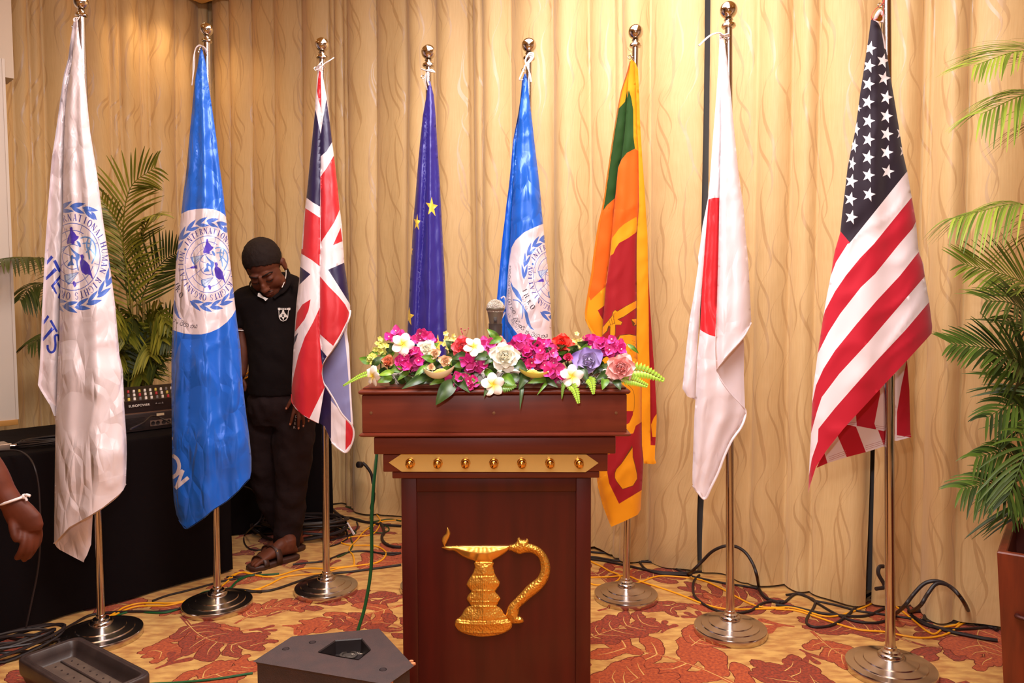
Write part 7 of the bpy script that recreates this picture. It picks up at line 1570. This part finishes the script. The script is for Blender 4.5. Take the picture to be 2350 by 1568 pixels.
# his left hand hanging open at the thigh
YH = 3.925
ring(body, [(P(698, 900, YH+.02), Vector((.024, 0, .008)), Vector((0, .018, 0))), (P(692, 914, YH+.01), Vector((.034, 0, .010)), Vector((0, .017, 0))), (P(689, 930, YH), Vector((.041, 0, .008)), Vector((0, .015, 0))), (P(688, 945, YH), Vector((.040, 0, .004)), Vector((0, .012, 0)))], 18)
h = lambda x, y, dy=0: P(x, y, YH+dy)
fingers(body, [([h(682, 912), h(671, 916, -.01), h(663, 928, -.018), h(657.5, 938, -.02)], .0125, .0082), ([h(676, 937), h(672, 952, -.008), h(668.5, 966, -.008), h(666, 975, -.002)], .0100, .0075), ([h(685, 944), h(685, 960, -.012), h(685, 974, -.010), h(685, 984, -.004)], .0100, .0075),
               ([h(694, 942), h(696, 957, -.010), h(697, 969, -.006), h(696, 979, 0)], .0095, .0072), ([h(702, 936), h(706, 948, -.004), h(708, 958, 0), h(708, 967, .006)], .0085, .0065)])
# his right hand reaching to the rear table
YQ = 4.02
ring(body, [(P(551, 862, YQ), Vector((.022, 0, .004)), Vector((0, .018, 0))), (P(547, 875, YQ), Vector((.034, 0, .004)), Vector((0, .016, 0))), (P(543, 892, YQ), Vector((.036, 0, .002)), Vector((0, .013, 0)))], 16)
hq = lambda x, y, dy=0: P(x, y, YQ+dy)
fingers(body, [([hq(556, 872), hq(563, 884, -.01), hq(562, 896, -.015)], .0115, .0082), ([hq(552, 892), hq(554, 908, -.012), hq(553, 920, -.01)], .0095, .0075), ([hq(545, 894), hq(546, 912, -.012), hq(545, 926, -.01)], .0095, .0075), ([hq(538, 893), hq(537, 909, -.01), hq(537, 922, -.008)], .009, .007), ([hq(532, 890), hq(530, 902, -.006), hq(530, 913, -.004)], .0085, .0065)])
# legs and feet
limb(body, [P(668, 940, 4.06), P(672, 1010, 4.06), P(668, 1100, 4.04), P(661, 1190, 4.06), P(662, 1258, 4.10)], [.085, .08, .058, .050, .037])
limb(body, [P(612, 940, 4.10), P(606, 1010, 4.12), P(612, 1100, 4.16), P(640, 1180, 4.22), P(678, 1238, 4.27)], [.085, .08, .058, .050, .037])
def foot(mb, heel, toe, ank):
    heel = Vector((heel.x, heel.y, .022)); toe = Vector((toe.x, toe.y, .022)); d = (toe-heel); L = d.length; d.normalize(); sd = Vector((d.y, -d.x, 0))
    rows = [(0, .022, .020, .028), (.12, .032, .030, .040), (.30, .035, .040, .052), (.50, .040, .034, .044), (.70, .047, .024, .034), (.84, .046, .016, .026)]
    ring(mb, [(heel+d*(L*t)+Vector((0, 0, zc)), sd*w, Vector((0, 0, hh_))) for t, w, hh_, zc in [(a, b_, c_, d_) for a, b_, c_, d_ in rows]], 20)
    limb(mb, [ank, heel+d*(L*.16)+Vector((0, 0, .085)), heel+d*(L*.14)+Vector((0, 0, .03))], [.037, .038, .032])
    limb(mb, [ank+Vector((0, 0, -.01)), heel+d*(L*.32)+Vector((0, 0, .07)), heel+d*(L*.5)+Vector((0, 0, .045))], [.034, .036, .03])
    for i, (o_, l, r) in enumerate(((-.034, .97, .0125), (-.012, 1.0, .0095), (.007, .98, .009), (.024, .94, .0085), (.039, .88, .008))):
        a = heel+d*(L*.80)+sd*(o_*.95)+Vector((0, 0, .018)); b_ = heel+d*(L*(l))+sd*o_+Vector((0, 0, .006)); fingers(mb, [([a, (a+b_)/2+Vector((0, 0, .006)), b_], r, r*.9)])
    return heel, d, sd, L
fA = (FL(680, 1281), FL(577, 1309)); fB = (FL(694, 1259), FL(600, 1283))
foot(body, *fA, P(662, 1250, 4.10)); foot(body, *fB, P(678, 1238, 4.27))
finish(body.build('body', m_skin, man), .0048, 4)
# nails
mb = MB()
for x, y, dy in ((656.5, 938, -.026), (665.5, 974, -.010), (685, 983, -.011), (696, 978, -.007), (708, 966, .0)): mb.ball(P(x, y, YH+dy), (.0048, .003, .0062), 10)
mb.build('fingernails', m_nail, man)
# hair cap with a hairline
def haircap(name, hdf, HRm, HSs, parent, seed=0):
    V = []; Fc = []; n, m = 120, 80; keep = {}
    for i in range(m+1):
        th = PI*i/m
        for k in range(n):
            a = 2*PI*k/n; dx, dy, dz = math.sin(th)*math.cos(a), math.sin(th)*math.sin(a), math.cos(th)
            nz = 1+.025*noise.noise(Vector((dx*5, dy*5, dz*5+seed)))+.012*noise.noise(Vector((dx*16, dy*16, dz*16)))
            V.append((dx*.0805*nz, .016+dy*.098*nz, .047+dz*.086*nz))
    def ok(v):
        x, y, z = v; front = max(0, min(1, (-y+.02)/.08)); lim = -.045+front*.112 - .012*abs(x)/.08*(front > .5)
        if abs(x) > .055 and -.05 < y < .02: lim = -.012+(.02-y)*.9
        lim += .007*noise.noise(Vector((x*55, y*55, 3)))+.004*math.cos(x*60)*(front > .5)
        return z > lim
    for i in range(m):
        for k in range(n):
            f = (i*n+k, (i+1)*n+k, (i+1)*n+(k+1) % n, i*n+(k+1) % n)
            if all(ok(V[q]) for q in f): Fc.append(f)
    used = sorted({q for f in Fc for q in f}); mp = {q: i for i, q in enumerate(used)}
    o = mk(name, [hdf(*V[q]) for q in used], [tuple(mp[q] for q in f) for f in Fc], m_hair, parent)
    s_ = o.modifiers.new('thick', 'SOLIDIFY'); s_.thickness = .004; s_.offset = -1
    return o
haircap('hair', hd, HR, HS, man)
for s_ in (-1, 1):
    MB().tube(spline([hd(s_*.011, -.0925, .024), hd(s_*.026, -.0925, .030), hd(s_*.043, -.0795, .028), hd(s_*.052, -.0665, .021)], 5), [.004]*6+[.0055]*6+[.0045]*3+[.002], 8, flat=.8).build('eyebrow', m_hair, man)
    MB().tube(spline([hd(s_*.016, -.0900, -.003), hd(s_*.030, -.0945, -.0075), hd(s_*.046, -.0840, -.004)], 5), .0021, 6).build('eyelashes', m_hair, man)
m_lip = mat('lips', S(96, 44, 36), .45)
MB().tube(spline([hd(-.025, -.0915, -.066), hd(-.008, -.1015, -.0665), hd(.008, -.1015, -.0665), hd(.025, -.0915, -.066)], 5), [.0015]*4+[.0045]*8+[.0015]*4, 8, flat=.7).build('lips', m_lip, man)
MB().tube(spline([hd(-.027, -.0925, -.054), hd(-.012, -.1005, -.0500), hd(.012, -.1005, -.0500), hd(.027, -.0925, -.054)], 5), [.002]*4+[.0034]*8+[.002]*4, 8, flat=.6).build('moustache', m_hair, man)
MB().ball(hd(0, -.0985, -.094), (.012*HS, .004, .011*HS), 14, M=HR).build('chin_beard', m_hair, man)
# polo shirt
sh = MB()
tor(sh, [(622, 662, 34, .075, 4.07), (627, 672, 62, .10, 4.07), (630, 684, 87, .125, 4.07), (632, 705, 89, .135, 4.07), (635, 735, 78, .135, 4.06), (638, 775, 71, .14, 4.05), (640, 815, 68, .15, 4.05), (640, 850, 69, .155, 4.05), (639, 880, 68, .150, 4.05), (639, 903, 67, .145, 4.05)])
limb(sh, [P(590, 684, 4.07), P(561, 692, 4.07), P(553, 725, 4.07), P(552, 757, 4.06)], [.078, .074, .066, .062])
limb(sh, [P(678, 680, 4.06), P(706, 684, 4.05), P(719, 725, 4.05), P(723, 762, 4.05)], [.078, .074, .066, .062])
limb(sh, [P(596, 672, 4.08), P(622, 660, 4.09), P(655, 655, 4.09), P(684, 668, 4.07)], [.06, .072, .072, .06])
o = finish(sh.build('polo_shirt', m_polo, man), .008, 4, disp=.014)
for x, y, dx in ((552, 757, -.004), (723, 762, .004)):
    c = P(x, y, 4.06); MB().tube([c+Vector((.052*math.cos(a), .052*math.sin(a), -.004*math.cos(a))) for a in np.linspace(0, 2*PI, 25)], .0036, 6).build('sleeve_trim', m_wtrim, man)
# collar: a soft stand-up band with white tipping
def colpt(x, y, Y): return P(x, y, Y)
cl = [colpt(657, 618, 4.12), colpt(663, 634, 4.07), colpt(660, 652, 4.0), colpt(648, 668, 3.955), colpt(628, 684, 3.93)]
cr = [colpt(582, 643, 4.12), colpt(577, 652, 4.06), colpt(582, 664, 4.0), colpt(594, 676, 3.955), colpt(610, 686, 3.94)]
MB().tube(spline(cl, 6), [.012]*10+[.014]*10+[.009]*5, 12, flat=.55).build('collar', m_polo, man)
MB().tube(spline(cr, 6), [.012]*10+[.013]*10+[.009]*5, 12, flat=.55).build('collar', m_polo, man)
MB().tube(spline([colpt(656.5, 618, 4.09), colpt(656, 634, 4.02), colpt(652, 649, 3.965), colpt(647, 660, 3.935)], 5), .0022, 6).build('collar_tipping', m_wtrim, man)
MB().tube(spline([colpt(580, 644, 4.08), colpt(577, 651, 4.02), colpt(575, 657, 3.98)], 5), .0022, 6).build('collar_tipping', m_wtrim, man)
q = [P(x, y, Y) for x, y, Y in ((592, 673, 3.925), (595, 672, 3.925), (604, 681, 3.915), (615, 685.5, 3.91), (609, 691, 3.91), (606, 687, 3.912), (591, 680, 3.922))]
mk('open_placket', q+[v+Vector((0, .004, 0)) for v in q], [tuple(range(7)), tuple(range(7, 14))[::-1]]+[(i, 7+i, 7+(i+1) % 7, (i+1) % 7) for i in range(7)], m_wtrim, man, smooth=False)
# chest crest
zc_ = Zm(520, 520, 2.903)
def chest(x, y): return P(x, y, 4.06-.134*math.sqrt(max(.05, 1-((x-636)/80.0)**2))-.004)
outl = zc_([(335, 535), (430, 535), (430, 640), (335, 640)])
shp = [zc_([(341, 543), (350, 541), (362, 544), (404, 544), (416, 541), (426, 543), (424, 557), (413, 560), (410, 556), (356, 556), (353, 560), (343, 557)]), zc_([(346, 560), (350, 560), (352, 604), (362, 620), (376, 629), (376, 633), (358, 624), (348, 606)]), zc_([(410, 560), (414, 560), (410, 606), (398, 624), (376, 633), (376, 629), (394, 620), (405, 604)]),
       zc_([(372, 557), (382, 557), (386, 572), (400, 590), (408, 600), (400, 606), (386, 604), (378, 626), (368, 604), (356, 606), (350, 598), (356, 588), (368, 572)])]
blk = [zc_([(358, 576), (362, 563), (366, 576), (363, 571), (361, 571)]), zc_([(388, 564), (398, 564), (396, 575), (390, 575)]), zc_([(368, 584), (384, 584), (384, 588), (368, 588)]), zc_([(370, 592), (382, 592), (382, 600), (376, 604), (370, 600)]), zc_([(360, 546), (366, 546), (366, 553), (360, 553)]), zc_([(372, 546), (378, 546), (378, 553), (372, 553)]), zc_([(384, 546), (390, 546), (390, 553), (384, 553)]), zc_([(396, 546), (402, 546), (402, 553), (396, 553)])]
V, Fc, Mi = fabric(outl, [], [(1, shp), (2, blk)], 3, 3, chest, step=3)
Fc = [f for f, m_ in zip(Fc, Mi) if m_ == 1]; us = sorted({q for f in Fc for q in f}); mp_ = {q: i for i, q in enumerate(us)}
mk('chest_crest', [V[q] for q in us], [tuple(mp_[q] for q in f) for f in Fc], m_wtrim, man, smooth=False)
# trousers
tr = MB()
tor(tr, [(640, 890, 62, .13, 4.05), (640, 915, 66, .14, 4.05), (642, 945, 70, .14, 4.06), (644, 975, 66, .12, 4.07)])
limb(tr, [P(668, 930, 4.06), P(675, 1000, 4.05), P(672, 1060, 4.04), P(670, 1110, 4.04), P(664, 1180, 4.06), P(659, 1235, 4.09), P(658, 1253, 4.10)], [.112, .116, .102, .090, .078, .070, .066], 20)
limb(tr, [P(612, 930, 4.10), P(604, 1000, 4.12), P(606, 1060, 4.14), P(613, 1110, 4.17), P(638, 1175, 4.22), P(668, 1225, 4.26), P(673, 1240, 4.27)], [.105, .106, .096, .086, .074, .066, .062], 20)
finish(tr.build('trousers', m_trs, man), .008, 4, disp=.03)
for ch, x, y in (('D', 680, 958), ('I', 679.5, 966), ('E', 678, 974), ('R', 676, 983)):
    lettering(ch, .019, frame(P(x-3, y+1, 3.935), (1, 0, 0), (.25, 0, 1)), mat('pocket_print', S(170, 156, 150), .7), man, 'pocket_lettering')
# sandals
def sandal(heel, toe, name='sandal'):
    heel = Vector((heel.x, heel.y, 0)); toe = Vector((toe.x, toe.y, 0)); d = toe-heel; L = d.length; d.normalize(); sd = Vector((d.y, -d.x, 0)); L *= 1.03
    pr = [(-.03, .024), (.04, .040), (.2, .043), (.4, .042), (.6, .050), (.8, .056), (.95, .044), (1.04, .022)]
    lp = [heel+d*(L*t)+sd*w for t, w in pr]+[heel+d*(L*t)-sd*w for t, w in pr[::-1]]; n = len(lp); V = []
    for z, s_ in ((0, .97), (.004, 1), (.020, 1), (.024, .98)):
        c = heel+d*L*.5; V += [c+(p-c)*s_+Vector((0, 0, z)) for p in lp]
    Fc = [(i*n+k, i*n+(k+1) % n, (i+1)*n+(k+1) % n, (i+1)*n+k) for i in range(3) for k in range(n)]+[tuple(range(n))[::-1], tuple(3*n+k for k in range(n))]
    s0 = mk(name, V, Fc, m_sand, man)
    for t, hgt, w in ((.50, .098, .016), (.78, .062, .014)):
        V = []; m = 14
        for j in range(m+1):
            a = PI*j/m; lean = .03*math.cos(a)*L
            for e_ in (-w, w): V.append(heel+d*(L*t+e_+lean)+sd*(.052*math.cos(a)*(1 if t < .6 else 1.06))+Vector((0, 0, .016+(hgt-.016)*math.sin(a)**.8)))
        o = mk('strap', V, [(2*j, 2*j+1, 2*j+3, 2*j+2) for j in range(m)], m_sand, s0); q_ = o.modifiers.new('t', 'SOLIDIFY'); q_.thickness = .004; q_.offset = 1
        MB().ball(heel+d*(L*t)-sd*.040+Vector((0, 0, .016+(hgt-.016)*.78)), (.005, .005, .003), 8).build('stud', m_brassk, s0)
sandal(*fA); sandal(*fB)

# ---- the second person, reaching in from the left: only the lower arm shows
YB = 2.30
p2 = thing('person', tuple(Vector((-2.30, 2.18, 0))), 'person at the left edge reaching in, white string bracelet on the bare forearm', 'person')
bd_ = MB(); A = lambda x, y, dy=0: P(x, y, YB+dy)
shp_ = Vector((-2.02, 2.30, 1.42)); elb = Vector((-1.80, 2.34, 1.08))
limb(bd_, [Vector((-2.22, 2.25, 1.45)), shp_, Vector((-1.90, 2.33, 1.26)), elb, A(-38, 1060), A(8, 1130), A(30, 1160)], [.055, .055, .048, .046, .043, .034, .031], 20)
ring(bd_, [(A(28, 1152), Vector((.034, 0, .012)), Vector((0, .026, 0))), (A(42, 1172), Vector((.044, 0, .014)), Vector((0, .026, 0))), (A(56, 1192), Vector((.050, 0, .014)), Vector((0, .024, 0))), (A(64, 1208), Vector((.048, 0, .006)), Vector((0, .020, 0))), (A(66, 1218), Vector((.040, 0, 0)), Vector((0, .016, 0)))], 20)
fingers(bd_, [([A(32, 1180), A(30, 1205, -.02), A(34, 1228, -.03), A(38, 1238, -.03)], .015, .0105), ([A(50, 1212), A(56, 1238, -.022), A(50, 1262, -.028), A(40, 1280, -.02)], .0125, .0095), ([A(62, 1216), A(70, 1242, -.010), A(66, 1266, -.012), A(56, 1284, -.002)], .012, .009),
               ([A(74, 1212), A(82, 1238, .006), A(78, 1260, .004), A(66, 1278, .01)], .0115, .009), ([A(86, 1206), A(91, 1226, .02), A(88, 1246, .022), A(78, 1262, .024)], .0105, .008)])
tors = [(Vector((-2.34, 2.20, .92)), .15, .11), (Vector((-2.34, 2.20, 1.05)), .145, .105), (Vector((-2.34, 2.19, 1.25)), .165, .115), (Vector((-2.34, 2.19, 1.42)), .17, .11), (Vector((-2.34, 2.19, 1.50)), .09, .08)]
ring(bd_, [(c, Vector((a, 0, 0)), Vector((0, b_, 0))) for c, a, b_ in tors], 28)
limb(bd_, [Vector((-2.44, 2.2, 1.44)), Vector((-2.56, 2.22, 1.38)), Vector((-2.62, 2.24, 1.1)), Vector((-2.58, 2.16, .86))], [.055, .055, .042, .028], 16)
limb(bd_, [Vector((-2.34, 2.2, 1.44)), Vector((-2.33, 2.17, 1.58))], [.062, .056])
bd_.ball((-2.33, 2.15, 1.66), (.076, .095, .105), 28); bd_.ball((-2.33, 2.09, 1.61), (.055, .05, .062), 24); bd_.ball((-2.33, 2.045, 1.635), (.013, .018, .016), 12); bd_.ball((-2.33, 2.055, 1.60), (.024, .012, .008), 12)
for s_ in (-1, 1):
    bd_.ball((-2.33+s_*.077, 2.16, 1.65), (.009, .02, .03), 12); bd_.ball((-2.33+s_*.03, 2.062, 1.665), (.016, .01, .009), 12)
    limb(bd_, [Vector((-2.34+s_*.08, 2.2, .95)), Vector((-2.34+s_*.09, 2.2, .5)), Vector((-2.34+s_*.09, 2.22, .08))], [.08, .058, .038]); foot(bd_, Vector((-2.34+s_*.10, 2.26, 0)), Vector((-2.33+s_*.12, 2.02, 0)), Vector((-2.34+s_*.09, 2.22, .1)))
bd_.ball((-2.575, 2.15, .80), (.03, .018, .05), 14)
fingers(bd_, [([Vector((-2.60+.014*i, 2.14, .77)), Vector((-2.60+.014*i, 2.13, .73)), Vector((-2.60+.014*i, 2.12, .70))], .009, .0075) for i in range(4)]+[([Vector((-2.55, 2.13, .80)), Vector((-2.535, 2.12, .77)), Vector((-2.53, 2.115, .745))], .011, .009)])
finish(bd_.build('body', m_skin2, p2), .0042, 3)
s2_ = MB(); ring(s2_, [(c, Vector((a+.02, 0, 0)), Vector((0, b_+.018, 0))) for c, a, b_ in tors], 28)
limb(s2_, [Vector((-2.22, 2.2, 1.43)), shp_, Vector((-1.93, 2.325, 1.30))], [.075, .07, .064], 18); limb(s2_, [Vector((-2.44, 2.2, 1.43)), Vector((-2.56, 2.22, 1.38)), Vector((-2.60, 2.23, 1.22))], [.075, .07, .064], 18)
finish(s2_.build('shirt', mat('maroon_shirt', S(84, 30, 34), .9), p2), .010, 3)
s3_ = MB(); ring(s3_, [(Vector((-2.34, 2.2, .98)), Vector((.165, 0, 0)), Vector((0, .125, 0))), (Vector((-2.34, 2.2, .84)), Vector((.17, 0, 0)), Vector((0, .125, 0)))], 24)
for s_ in (-1, 1): limb(s3_, [Vector((-2.34+s_*.085, 2.2, .92)), Vector((-2.34+s_*.095, 2.2, .5)), Vector((-2.34+s_*.095, 2.22, .07))], [.10, .078, .062], 18)
finish(s3_.build('trousers', m_trs, p2), .010, 3)
haircap('hair', lambda x, y, z: Vector((-2.33+x, 2.145+y, 1.655+z)), Matrix.Identity(3), 1, p2)
for s_ in (-1, 1): MB().box(-2.38+s_*.10, -2.29+s_*.115, 2.0, 2.29, 0, .03, bev=.01).build('shoe', m_sand, p2)
# string bracelet
c = A(30, 1148); axb = (A(45, 1180)-A(8, 1120)).normalized(); u = axb.cross(Vector((0, 1, 0))).normalized(); v = axb.cross(u)
br2 = thing('string_bracelet', tuple(c), 'white knotted string bracelet on the wrist at the left edge', 'bracelet')
mb = MB(); mb.tube([c+u*(.0405*math.cos(a))+v*(.031*math.sin(a))+axb*(.008*math.cos(a)) for a in np.linspace(0, 2*PI, 33)], .0042, 8); mb.build('band', m_cord, br2)
sg = 1 if u.x > 0 else -1
k0 = c+u*sg*.041+axb*.008*sg+Vector((0, -.008, 0)); mb = MB(); mb.ball(k0, .0085, 10); mb.tube(spline([k0, k0+Vector((.010, -.004, .006)), k0+Vector((.021, -.004, .002))], 4), .0042, 8); mb.tube(spline([k0, k0+Vector((.008, -.004, -.006)), k0+Vector((.010, -.004, -.012))], 4), .0036, 8)
mb.build('knot', m_cord, br2)
